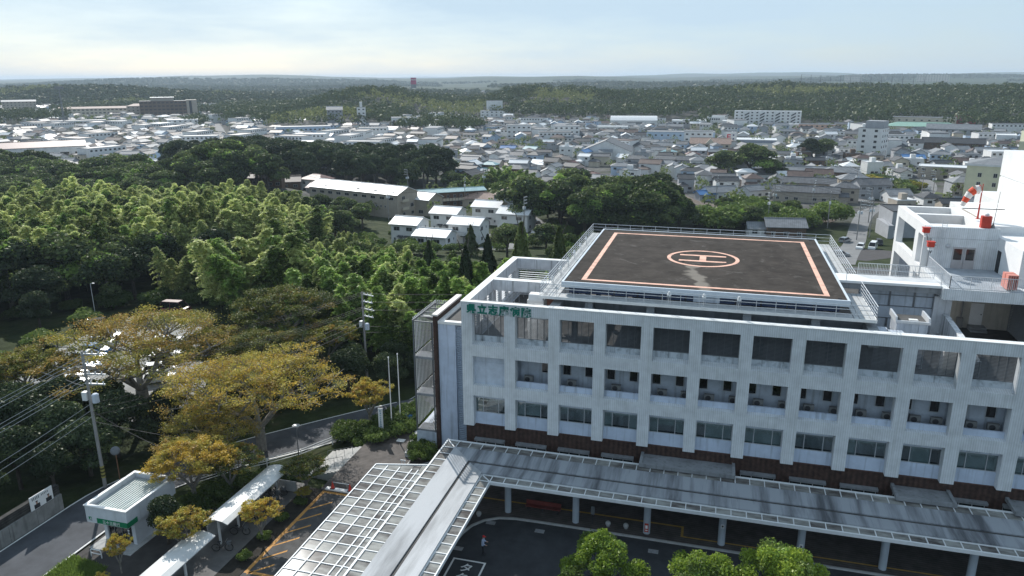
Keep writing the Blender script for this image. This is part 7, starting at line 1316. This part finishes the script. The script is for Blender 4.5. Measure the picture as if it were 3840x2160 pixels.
block('dark_house', 'long dark tiled house with white gable end at far right', 170, 498, 14.9, 36, 11, 6.0, 'brown', 'dark grey', 2, 8, 'house', 'gable', 0.5)
block('flat_roof_house', 'white flat-roofed house with water tank below the dark ridge road at right', 130, 352, 14, 24, 12, 6.0, 'beige', 'white', 2, 5, 'house')
block('red_house', 'dark red gabled house at the wood edge at right', 232, 700, 15.5, 16, 12, 7, 'red', 'red-brown', 2, 3, 'house', 'gable', 0.6)
block('orange_building', 'salmon two-storey building in front of the apartment slab', 103, 655, 6.4, 30, 11, 6, 'salmon', 'silver', 2, 7); block('white_shed', 'long white shed right of the apartment slab', 84, 668, 4.8, 26, 10, 5, 'white', 'white', 1, 3)
# pale yellow hospital annexe on the right
t = thing('annexe_building', 'pale yellow four-storey annexe with red base behind the white wing', 'building', (123, 262, float(H(123, 262))), -0.33)
MB().box(-9, -8, 3.0, 9, 8, 15.5).build('wall', WALL['pale yellow'], t); MB().box(-9.05, -8.05, -2, 9.05, 8.05, 3.0).build('red_base', WALL['red'], t); MB().box(-9.3, -8.3, 15.5, 9.3, 8.3, 16.2).build('cornice', WALL['white'], t); MB().add([(-9.3, -8.3, 16.2), (9.3, -8.3, 16.2), (9.3, 8.3, 16.2), (-9.3, 8.3, 16.2), (0, 0, 18.4)], [(0, 1, 4), (1, 2, 4), (2, 3, 4), (3, 0, 4)]).build('roof', ROOF['silver'], t)
for zz in (4.6, 8.0, 11.4):
    for u in (-4.5, 0.5, 5): window(t, u, -8.0, zz, 1.3, 1.6, 'f'); window(t, -9.0, u, zz, 1.3, 1.6, 'l')
MB().box(6, 8, -2, 30, 24, 24).add([(6, 8, 24), (6, 24, 24), (6, 16, 27.5), (30, 8, 24), (30, 24, 24), (30, 16, 27.5)], [(0, 2, 1), (3, 4, 5), (0, 3, 5, 2), (1, 2, 5, 4)]).build('rear_block', WALL['pale yellow'], t)
# mast, shop sign, net poles
t = thing('radio_mast', 'slim steel floodlight mast standing over the left town', 'mast', (-587, 526, float(H(-587, 526)))); MB().tube((-1.2, 0, 0), (-0.3, 0, 40), 0.45, 0.3, n=6).tube((1.2, 0, 0), (0.3, 0, 40), 0.45, 0.3, n=6).build('pole', M_slat, t); MB().box(-4.5, -1, 39, 4.5, 1, 41.5).build('lamp_rack', M_slat, t)
t = thing('shop_sign_tower', 'tall magenta shop sign tower on the far hill brow', 'sign', (-640, 1515, float(H(-640, 1515))+13), math.radians(22.9)); MB().box(-6, -1.5, 8, 6, 1.5, 22).build('sign_board', pm('magenta_board', (0.42, 0.01, 0.10), 0.5, 0.05), t); MB().box(-6, -1.4, 0, 6, 1.4, 8).build('sign_base', M_slat, t); text_mesh('AEON', 'sign_lettering', M_white, size=4.2, depth=0.1, parent=t, loc=(-5.6, -1.6, 16.5), rot=(math.pi/2, 0, 0))
block('shopping_centre', 'long low shopping centre beneath the magenta sign', -655, 1545, -23, 105, 40, 7, 'grey', 'silver', 1, 0, 'shop', side=0)
npole = MB().tube((0, 0, 0), (0, 0, 17), 0.35, 0.25, n=5).mesh('net_pole', M_slat)
t = thing('driving_range_net', 'row of tall thin poles of a golf driving range on the right hill', 'net', (0, 0, 0))
for k in range(13): x, y = 118+11.5*k, 1010-3.0*k; place(npole, 'pole', t, (x, y, float(H(x, y))+8))
q = MB()
for k in range(12):
    x0, y0, x1, y1 = 118+11.5*k, 1010-3.0*k, 129.5+11.5*k, 1007-3.0*k
    for hz in (24.5, 19, 14): q.bar((x0, y0, float(H(x0, y0))+hz), (x1, y1, float(H(x1, y1))+hz), 0.18)
q.build('net_cables', M_slat, t)
for x, y, az, w, h, lab in ((560, 3560, 8, 70, 30, 'far pale hotel on the horizon hills, left of the pair'), (860, 3500, 14, 120, 28, 'far long pale hotel on the horizon hills, right of the pair')): block('hotel', lab, x, y, az, w, 30, h, 'cream', 'silver', 5, 12, 'hotel', ww=3, wh=2, side=0)
# ------------------------------------------------------------------ ordinary houses: the nearest 300 as things, the rest as one mass
FOREST = [GROVE, B_, C_, I1, I2, I3, E_]
KEEP = [(o.location.x, o.location.y, 6.0+0.5*max(o.get('_r', 8), 8)) for o in bpy.data.objects if o.parent is None and o.get('category') in ('house', 'school', 'hotel', 'building', 'apartment block', 'office', 'shop', 'hall', 'warehouse', 'workshop', 'apartment tower', 'sign')]
for i, (x, y, r) in enumerate(KEEP):
    pass
BIG = {(-384, 310): 30, (-640, 726): 38, (-735, 715): 40, (-600, 556): 28, (-324, 517): 26, (-60, 672): 28, (-8, 526): 28, (2, 692): 30, (63, 700): 33, (42, 492): 22, (196, 700): 30, (184, 642): 30, (202, 622): 22, (170, 498): 22, (-46, 410): 18, (130, 352): 16, (103, 655): 18}
ROADS = [[(50, 118), (61, 168), (66, 195), (71, 218), (79, 242), (92, 262), (106, 284), (114, 310), (119, 335), (118, 372)], [(-170, 560), (-108, 448), (-63, 370), (-34, 313), (-18, 270)], rw, [(-512, 650), (-392, 499), (-330, 440)], [(60, 420), (20, 560), (-30, 700), (20, 800)], [(-330, 440), (-200, 470), (-60, 480), (60, 470), (180, 440)]]
def near_road(x, y, r=7.5):
    for pl_ in ROADS:
        for (x0, y0), (x1, y1) in zip(pl_[:-1], pl_[1:]):
            dx, dy = x1-x0, y1-y0; t = max(0, min(1, ((x-x0)*dx+(y-y0)*dy)/(dx*dx+dy*dy)))
            if math.hypot(x-x0-t*dx, y-y0-t*dy) < r: return True
    return False
def hill_wood(x, y):
    """wooded where the ground rises"""
    p = -0.2677*(x-21.3)+0.9635*(y+59.5); base = np.interp(p, [280, 400, 700, 900, 1300, 2000], [-11.5, -12.5, -11, -9, -7, -2]); return float(H(x, y))-base > 2.6
def free(x, y):
    if inpoly(x, y, [(-38, 150), (70, 150), (70, 250), (20, 250), (-38, 232)]) or inpoly(x, y, [(-190, 140), (-30, 140), (-30, 232), (-100, 236), (-190, 226)]): return False
    for P_ in FOREST:
        if inpoly(x, y, P_): return False
    for (bx, by), r in BIG.items():
        if abs(x-bx) < r and abs(y-by) < r*0.75: return False
    for kx, ky, r in KEEP:
        if (x-kx)**2+(y-ky)**2 < 14**2: return False
    return not (near_road(x, y) or hill_wood(x, y))
RT = random.Random(99); cand = []
for p in np.concatenate([np.arange(252, 760, 12.5), np.arange(760, 2000, 15)]):
    sp = 11.5 if p < 700 else 15
    lat = -p*1.22
    while lat < p*0.76:
        pp = p+RT.uniform(-4.5, 4.5); ll_ = lat+RT.uniform(-3, 3); lat += sp+RT.uniform(0, 3)
        x = 21.3-0.2677*pp+0.9635*ll_; y = -59.5+0.9635*pp+0.2677*ll_
        az = math.degrees(math.atan2(x-21.3, y+59.5))
        if az < -50.5 or az > 20: continue
        if -30 < az < -12 and p < 285: continue
        dens = 0.93 if p < 760 else (0.62 if p < 1050 else (0.36 if p < 1450 else 0.2))
        if az > -3 and p > 560: dens *= 0.55
        if az > -3 and p > 760: dens *= 0.12
        if az > 2 and p > 690: continue
        if RT.random() > dens or not free(x, y): continue
        cand.append((math.hypot(x-21.3, y+59.5), x, y, az, p))
cand.sort(); near_h, far_h = cand[:300], cand[300:]
wl_c = ['white']*11+['cream']*4+['grey']*5+['beige']*2+['brown']*2+['pale blue']*2; rf_c = ['teal', 'red-brown', 'blue']+['grey tile']*9+['silver']*9+['dark grey']*8+['brown']*3+['white']*3
specs = []
for d_, x, y, az, p in near_h:
    flat = RT.random() < (0.06 if p < 330 else 0.16); w = RT.choice([6.5, 7.5, 8.5, 9.5, 11]); dd = RT.choice([5.5, 6.5, 7.5]); eh = RT.choice([3.2, 5.4, 5.6, 5.8]) if not flat else RT.choice([5.8, 6.5, 9.0])
    rt = 'flat' if flat else RT.choice(['gable', 'gable', 'hip']); wc, rc = RT.choice(wl_c), RT.choice(rf_c)
    if flat: rc = RT.choice(['silver', 'white', 'grey tile'])
    rz = (0.35 if x < -120 else (-0.15 if x < 0 else 0.1))+RT.choice([0, 0, math.pi/2])+RT.gauss(0, 0.12)
    zone = 'below the school hall at left' if az < -43 else ('in the left town' if az < -35 else ('above the dark ridge, left' if az < -28 else ('above the dark ridge, right' if az < -20 else ('in the town centre' if az < -11 else ('in the town right of centre' if az < -3 else ('left of the white tower' if az < 9 else 'right of the white tower'))))))
    specs.append([zone, wc, rc, rt, x, y, rz, w, dd, eh, az])
ORD = ['leftmost', 'second', 'third', 'fourth', 'fifth', 'sixth', 'seventh', 'eighth', 'ninth', 'tenth', 'eleventh', 'twelfth', 'thirteenth', 'fourteenth', 'fifteenth', 'sixteenth', 'seventeenth', 'eighteenth', 'nineteenth', 'twentieth']
groups = {}
for s in specs: groups.setdefault((s[0], s[1], s[2], s[3]), []).append(s)
for (zone, wc, rc, rt), ms in groups.items():
    ms.sort(key=lambda s: s[10])
    for i, (_, _, _, _, x, y, rz, w, dd, eh, az) in enumerate(ms):
        pos = '' if len(ms) == 1 else f', {ORD[i]}' + ('' if i == 0 else ' from left')
        lab = f'{wc} house, {rc} {rt} roof, {zone}{pos}'
        wn = std_wins(w, dd, eh, RT, False)[:4]
        if abs(math.sin(rz)) > 0.6: wn = [('l' if az > 0 else 'r', min(dd/2-1, max(-dd/2+1, u*0.6)), zz, ww, wh) for f_, u, zz, ww, wh in wn if f_ == 'f'][:3]
        t = house('town_house', lab, x, y, rz, w, dd, eh, rt, wc, rc, wn, 'ordinary houses of the town', frame=False)
        if rt != 'flat' and i % 3 != 2:      # lower wing breaking the outline
            ww_, wd_ = round(w*0.55, 1), 4.5; key = (ww_, wd_, 2.9, 'hip' if rt == 'gable' else 'gable', 0.45); wl2, rf2 = house_mesh(ww_, wd_, 2.9, key[3]); px_ = (w/2-ww_/2)*(1 if i % 2 else -1); py_ = -dd/2-1.2
            place(cmesh(wl2, key+('w',), 'wing_wall', WALL[wc]), 'wing_wall', t, (px_, py_, 0.01)); place(cmesh(rf2, key+('r',), 'wing_roof', ROOF[rc]), 'wing_roof', t, (px_, py_, 0.01))
        elif rt == 'flat': MB().box(-1.3, -1.0, eh+0.07, 1.2, 1.0, eh+2.2).build('stair_head', WALL[wc], t)
V_, F4, M4 = [], [], []
slots = [WALL[k] for k in ('white', 'cream', 'grey', 'pale blue')]+[ROOF[k] for k in ('grey tile', 'silver', 'dark grey', 'white', 'brown')]+[M_wpane]
fv, ff, fm_ = [], [], []
for d_, x, y, az, p in far_h:
    w = RT.choice([7, 8.5, 10, 12]); dd = RT.choice([6, 7, 8]); eh = RT.choice([3.5, 5.5, 5.8]); rt = RT.choice(['gable', 'gable', 'hip', 'flat']); wi = RT.choice([0, 0, 1, 2, 3]); ri = 4+RT.choice([0, 0, 0, 1, 1, 2, 2, 3, 4]); rz = RT.choice([0, math.pi/2])+RT.gauss(0, 0.2); c, s_ = math.cos(rz), math.sin(rz); z = float(H(x, y))
    if RT.random() < 0.05: w, dd, eh, rt, wi = 24, 12, 9, 'flat', 0
    for mb, mi in zip(house_mesh(w, dd, eh, rt), (wi, ri)):
        b = len(fv); fv += [(x+c*vx-s_*vy, y+s_*vx+c*vy, z+vz) for vx, vy, vz in mb.v]; ff += [tuple(b+i for i in q) for q in mb.f]; fm_ += [mi]*len(mb.f)
    mb = MB()
    for k in range(int(w/3)): mb.box(-w/2+1.5+3*k-0.7, -dd/2-0.04, eh-1.9, -w/2+1.5+3*k+0.7, -dd/2+0.02, eh-0.8)
    b = len(fv); fv += [(x+c*vx-s_*vy, y+s_*vx+c*vy, z+vz) for vx, vy, vz in mb.v]; ff += [tuple(b+i for i in q) for q in mb.f]; fm_ += [9]*len(mb.f)
me = bpy.data.meshes.new('distant_houses'); me.from_pydata(fv, [], ff); me.update()
for m in slots: me.materials.append(m)
me.polygons.foreach_set('material_index', np.array(fm_, np.int32)); o = place(me, 'distant_houses'); tag(o, 'mass of small distant houses filling the far town', 'houses', kind='stuff')
print('town', len(near_h), len(far_h))
# ------------------------------------------------------------------ distant woods and garden trees: leaf-clump masses
def tree_mass(name, label, pts, leaf, per, hgt, rad, seed, size):
    rg = np.random.default_rng(seed); P0 = np.array(pts); n = len(P0); z0 = H(P0[:, 0], P0[:, 1]); hh = hgt*(0.6+0.5*vnoise(P0[:, 0], P0[:, 1], 45, 61)+rg.uniform(0, 0.35, n)); rr = rad*rg.uniform(0.75, 1.3, n)
    idx = np.repeat(np.arange(n), per); m = len(idx); d = rg.normal(0, 1, (m, 3)); d /= np.linalg.norm(d, axis=1, keepdims=True); d[:, 2] = np.abs(d[:, 2])*1.1-0.15
    C_0 = np.stack([P0[idx, 0], P0[idx, 1], z0[idx]+hh[idx]*0.52], -1); P = C_0+d*np.stack([rr[idx], rr[idx], hh[idx]*0.48], -1)*rg.uniform(0.8, 1.05, (m, 1))
    V, F = cards(P, d, rg.uniform(0.7, 1.3, m)*size*rad, 0.8, 0.35, rg=rg); o = place(fast_mesh(name, V, F, leaf), name); tag(o, label, 'trees', kind='stuff')
LM['far'] = leafmat('far_wood_leaf', (0.028, 0.050, 0.018), (0.080, 0.105, 0.036), 0.28, 0.1); LM['farb'] = leafmat('far_bamboo_leaf', (0.16, 0.19, 0.055), (0.28, 0.29, 0.11), 0.38, 0.1)
RG = np.random.default_rng(77); wood, woodfar, bamb, gard = [], [], [], []
def fan(n, p0, p1, rg):
    p = np.sqrt(rg.uniform(p0**2, p1**2, n)); l = rg.uniform(-1.28, 0.82, n)*p; return 21.3-0.2677*p+0.9635*l, -59.5+0.9635*p+0.2677*l, p
def gridfan(p0, p1, step, rg):
    P_, L_2 = [], []
    for p in np.arange(p0, p1, step*0.87):
        l = np.arange(-1.28*p, 0.82*p, step); P_.append(np.full(len(l), p)); L_2.append(l)
    p = np.concatenate(P_); l = np.concatenate(L_2); p = p+rg.uniform(-0.42, 0.42, len(p))*step; l = l+rg.uniform(-0.42, 0.42, len(l))*step
    return 21.3-0.2677*p+0.9635*l, -59.5+0.9635*p+0.2677*l, p
bigA = np.array([(bx, by, r) for (bx, by), r in BIG.items()])
def select(xs_, ys_, ps_):
    hz = H(xs_, ys_)-np.interp(ps_, [280, 400, 700, 900, 1300, 2000], [-11.5, -12.5, -11, -9, -7, -2]); bn = vnoise(xs_, ys_, 120, 9); az = np.degrees(np.arctan2(xs_-21.3, ys_+59.5))
    w_ = (hz > 2.2) | ((ps_ > 640) & (bn > 0.66)) | ((ps_ > 700) & (az > -3) & (bn > 0.22)) | ((ps_ > 735) & (az > 2)) | ((ps_ > 1100) & (bn > 0.60))
    for bx, by, r in bigA: w_ &= ~((abs(xs_-bx) < r) & (abs(ys_-by) < r*0.8))
    idx = [i for i in np.nonzero(w_)[0] if not near_road(xs_[i], ys_[i], 9)]
    bm = (vnoise(xs_, ys_, 95, 31) > 0.80) | ((abs(xs_+346) < 45) & (abs(ys_-590) < 30)) | ((abs(xs_+165) < 40) & (abs(ys_-830) < 35))
    return [(xs_[i], ys_[i]) for i in idx if not bm[i]], [(xs_[i], ys_[i]) for i in idx if bm[i]]
wood, bamb = select(*gridfan(430, 1120, 11.0, RG)); woodfar, b2_ = select(*gridfan(1120, 1700, 13.0, RG)); bamb += b2_
tree_mass('distant_wood', 'dark evergreen woods covering the hills behind the town', wood, LM['far'], 52, 14.5, 7.0, 1, 0.165); tree_mass('distant_wood', 'hazy woods on the farther hills', woodfar, LM['far'], 24, 13, 8.0, 2, 0.26); tree_mass('distant_bamboo', 'pale yellow-green bamboo patches on the hills behind the town', bamb, LM['farb'], 34, 12, 5.2, 3, 0.2)
xs_, ys_, ps_ = fan(26000, 1500, 4200, RG); keep = vnoise(xs_, ys_, 500, 12) > 0.34
tree_mass('distant_wood', 'far woods rolling to the horizon', list(zip(xs_[keep], ys_[keep])), LM['far'], 9, 10, 8, 4, 0.5)
for i in range(3000):
    p = math.sqrt(RT.uniform(250**2, 900**2)); l = RT.uniform(-1.22, 0.76)*p; x = 21.3-0.2677*p+0.9635*l; y = -59.5+0.9635*p+0.2677*l
    if free(x, y) or ((not hill_wood(x, y)) and not near_road(x, y, 4) and not any(inpoly(x, y, P_) for P_ in FOREST)):
        if all((x-c_[1])**2+(y-c_[2])**2 > 36 for c_ in cand): gard.append((x, y))
tree_mass('garden_trees', 'small garden trees and hedges scattered between the town houses', gard, LM['ever'], 46, 6.0, 2.8, 6, 0.2)
print('woods', len(wood), len(woodfar), len(bamb), len(gard))
# ------------------------------------------------------------------ utility poles and wires
M_pole = pm('concrete_pole', (0.30, 0.29, 0.28), 0.85, 0.15, 1.5); M_wire = pm('cable_black', (0.020, 0.020, 0.022), 0.6)
def util_pole(h, arms, tr, label, x, y, rz, z=None, band=False, grp=None):
    z = float(H(x, y)) if z is None else z
    t = thing('utility_pole', label, 'utility pole', (x, y, z), rz, grp)
    MB().tube((0, 0, -0.5), (0, 0, h), 0.17, 0.11, n=10).build('pole', M_pole, t)
    for k in range(arms):
        zz = h-0.25-0.95*k; MB().box(-0.15, -0.06, zz-0.06, 1.9 if k % 2 == 0 else 1.7, 0.06, zz+0.06).build('crossarm', M_steel, t)
        for j in range(3): MB().lathe([(0.03, zz+0.06), (0.07, zz+0.1), (0.05, zz+0.16), (0.07, zz+0.2), (0.03, zz+0.28), (0, zz+0.3)], 0.35+0.6*j, 0, 8).build('insulator', M_white, t)
    if tr: MB().lathe([(0.28, 0), (0.30, 0.05), (0.30, 0.75), (0.2, 0.85), (0, 0.86)], 0.55, 0, 14).build('transformer', M_conc, t, (0, 0, h-arms*0.95-1.1)); MB().box(-0.6, -0.22, h-arms*0.95-0.9, -0.15, 0.22, h-arms*0.95-0.1).build('switch_box', M_white, t)
    if band: MB().lathe([(0.185, 0.9), (0.182, 2.1)], n=10).build('warning_sleeve', pm('sleeve_stripe', (0.40, 0.36, 0.10), 0.7, 0.1, 1.0, stripe=('Z', 0.35, 0.9)), t)
    return t, z+h
def wire(a, b, sag, n=14):
    a, b = Vector(a), Vector(b); q = MB(); p = a
    for k in range(1, n+1): f_ = k/n; c = a.lerp(b, f_); c.z -= sag*4*f_*(1-f_); q.tube(p, c, WR, n=3, caps=False); p = c
    return q
WR = 0.026; M_wire_lit = pm('cable_sunlit', (0.30, 0.30, 0.29), 0.6)  # paler cable colour: sunlight on the wires to the left edge is painted in
util_pole(13.4, 4, True, 'tall concrete utility pole with transformer and four cross-arms by the kiosk', -31.8, -10.6, 0.15, 0.0, True)
util_pole(12.0, 4, True, 'utility pole with stacked white insulators left of the stair tower', -20.9, 21.6, -0.3, -1.4)
wl_ = thing('power_lines', 'power lines from the kiosk pole to the left edge and the stair tower pole', 'wires', (0, 0, 0))
for j in range(3):
    for k in range(2): wire((-31.4+0.6*j, -10.6, 13.3-1.9*k), (-32.4+0.6*j, -52, 12.2-1.9*k), 1.0).build('wire', M_wire_lit, wl_); wire((-31.4+0.6*j, -10.6, 13.3-1.9*k), (-20.6+0.55*j, 21.6, 10.7-1.9*k), 0.9).build('wire', M_wire, wl_)
for k, zz in enumerate((8.4, 7.8, 7.2)): wire((-31.7, -10.6, zz), (-32, -52, zz-0.8), 1.2).build('wire', M_wire_lit, wl_); wire((-31.7, -10.6, zz), (-20.9, 21.6, zz-1.0), 1.1).build('wire', M_wire, wl_)
for k, zz in enumerate((10.4, 9.3, 8.2, 6.0, 5.2)): wire((-20.8, 21.6, zz), (30, 46+2*k, zz+1.0), 1.5).build('wire', M_wire, wl_)
wire((-31.7, -10.6, 7.6), (-22, -11, 4.5), 0.3).build('stay_wire', M_wire, wl_); wire((-31.7, -10.6, 6.6), (-19.5, -6.0, 3.5), 0.3).build('stay_wire', M_wire, wl_)
PL = [(61.4, 169.6), (65.8, 175.5), (56.1, 190.5), (37.6, 184.5), (54.8, 224), (76.9, 273.6), (89.3, 269.4), (104.5, 285.5), (105.9, 274), (21.4, 234), (64.9, 382.6), (76.6, 365.4), (-72, 209), (-73, 236), (-85.5, 168.5), (-103, 226), (-34, 153.3), (-150, 193), (40.5, 207), (70.5, 205)]
PLn = ['on the lane behind the penthouse, left of two', 'on the lane behind the penthouse, right of two', 'over the bushes behind the helipad', 'beside the tile-roofed house behind the helipad', 'in front of the long tile-roofed houses', 'in the yard of the long tile-roofed houses', 'at the road fork by the grey tiled house', 'by the roadside row of white cars', 'opposite the roadside row of white cars', 'by the railway at the blue-roofed lean-to', 'below the broad dark tree near the tower', 'on the grassy bank below the tower', 'before the teal-roofed flats', 'beyond the teal-roofed flats', 'at the gable of the long beige apartments', 'at the foot of the dark ridge', 'on the lane right of the terrace houses', 'at the left bamboo edge by the timber shed', 'over the railway cutting', 'at the lane crossing behind the penthouse']
tops = []
p0_, zt = util_pole(11.5, 3, True, f'utility pole {PLn[0]}', *PL[0], 0.4, grp='utility poles among the houses'); tops.append(zt)
for (x, y), l in zip(PL[1:], PLn[1:]): c_ = copy_tree(p0_, (x, y, float(H(x, y))), R4.uniform(0, 3), label=f'utility pole {l}'); tops.append(float(H(x, y))+11.5)
WR = 0.04
t = thing('town_power_lines', 'sagging power lines between the utility poles behind the hospital', 'wires', (0, 0, 0))
for a, b in ((0, 1), (0, 2), (1, 19), (19, 4), (2, 18), (18, 9), (2, 4), (4, 5), (5, 6), (6, 7), (6, 8), (3, 18), (12, 13), (12, 14), (13, 15), (14, 17), (15, 17), (5, 11), (11, 10)):
    for k in range(3): wire((PL[a][0], PL[a][1], tops[a]-0.2-0.95*k), (PL[b][0], PL[b][1], tops[b]-0.2-0.95*k), 1.2, 8).build('wire', M_wire, t)
# ------------------------------------------------------------------ cars along the town streets
RC = random.Random(8); street = [q_ for q_ in (ROADS[1], ROADS[4], ROADS[5], [(-420, 530), (-330, 440), (-260, 455)])]
for k in range(34):
    pl_ = street[k % 4]; i = RC.randrange(len(pl_)-1); f_ = RC.random(); (x0, y0), (x1, y1) = pl_[i], pl_[i+1]; a_ = math.atan2(y1-y0, x1-x0); sd_ = RC.choice([-1, 1]); x, y = x0+(x1-x0)*f_-math.sin(a_)*1.8*sd_, y0+(y1-y0)*f_+math.cos(a_)*1.8*sd_
    key = RC.choice([('hatch', M_cw), ('kei', M_cw), ('wagon', M_cs), ('sedan', M_cb), ('van', M_cw)]); kk = (key[0], key[1].name)
    if kk not in CARP: CARP[kk] = car_parts(*key)
    t = thing('town_car', 'small car standing on a distant town street', 'car', (x, y, float(H(x, y))+0.06), a_, 'cars on the town streets')
    for n_, q_ in (('body', 'body'), ('windows', 'glass'), ('roof', 'roof')): place(CARP[kk][q_], n_, t)
# ------------------------------------------------------------------ haze
hz_ = MB().box(-16000, -400, -16, 16000, 17000, 105).build('haze', None); hz_['kind'] = 'stuff'; hz_['label'] = 'thin bluish haze in the air over the town and hills'
hm = bpy.data.materials.new('haze_air'); hm.use_nodes = True; tn = hm.node_tree; tn.nodes.clear(); ho = tn.nodes.new('ShaderNodeOutputMaterial'); pv = tn.nodes.new('ShaderNodeVolumePrincipled'); pv.inputs['Color'].default_value = (0.72, 0.86, 1.0, 1); pv.inputs['Density'].default_value = 0.00011; pv.inputs['Anisotropy'].default_value = 0.1; tn.links.new(pv.outputs[0], ho.inputs['Volume']); hz_.data.materials.append(hm)
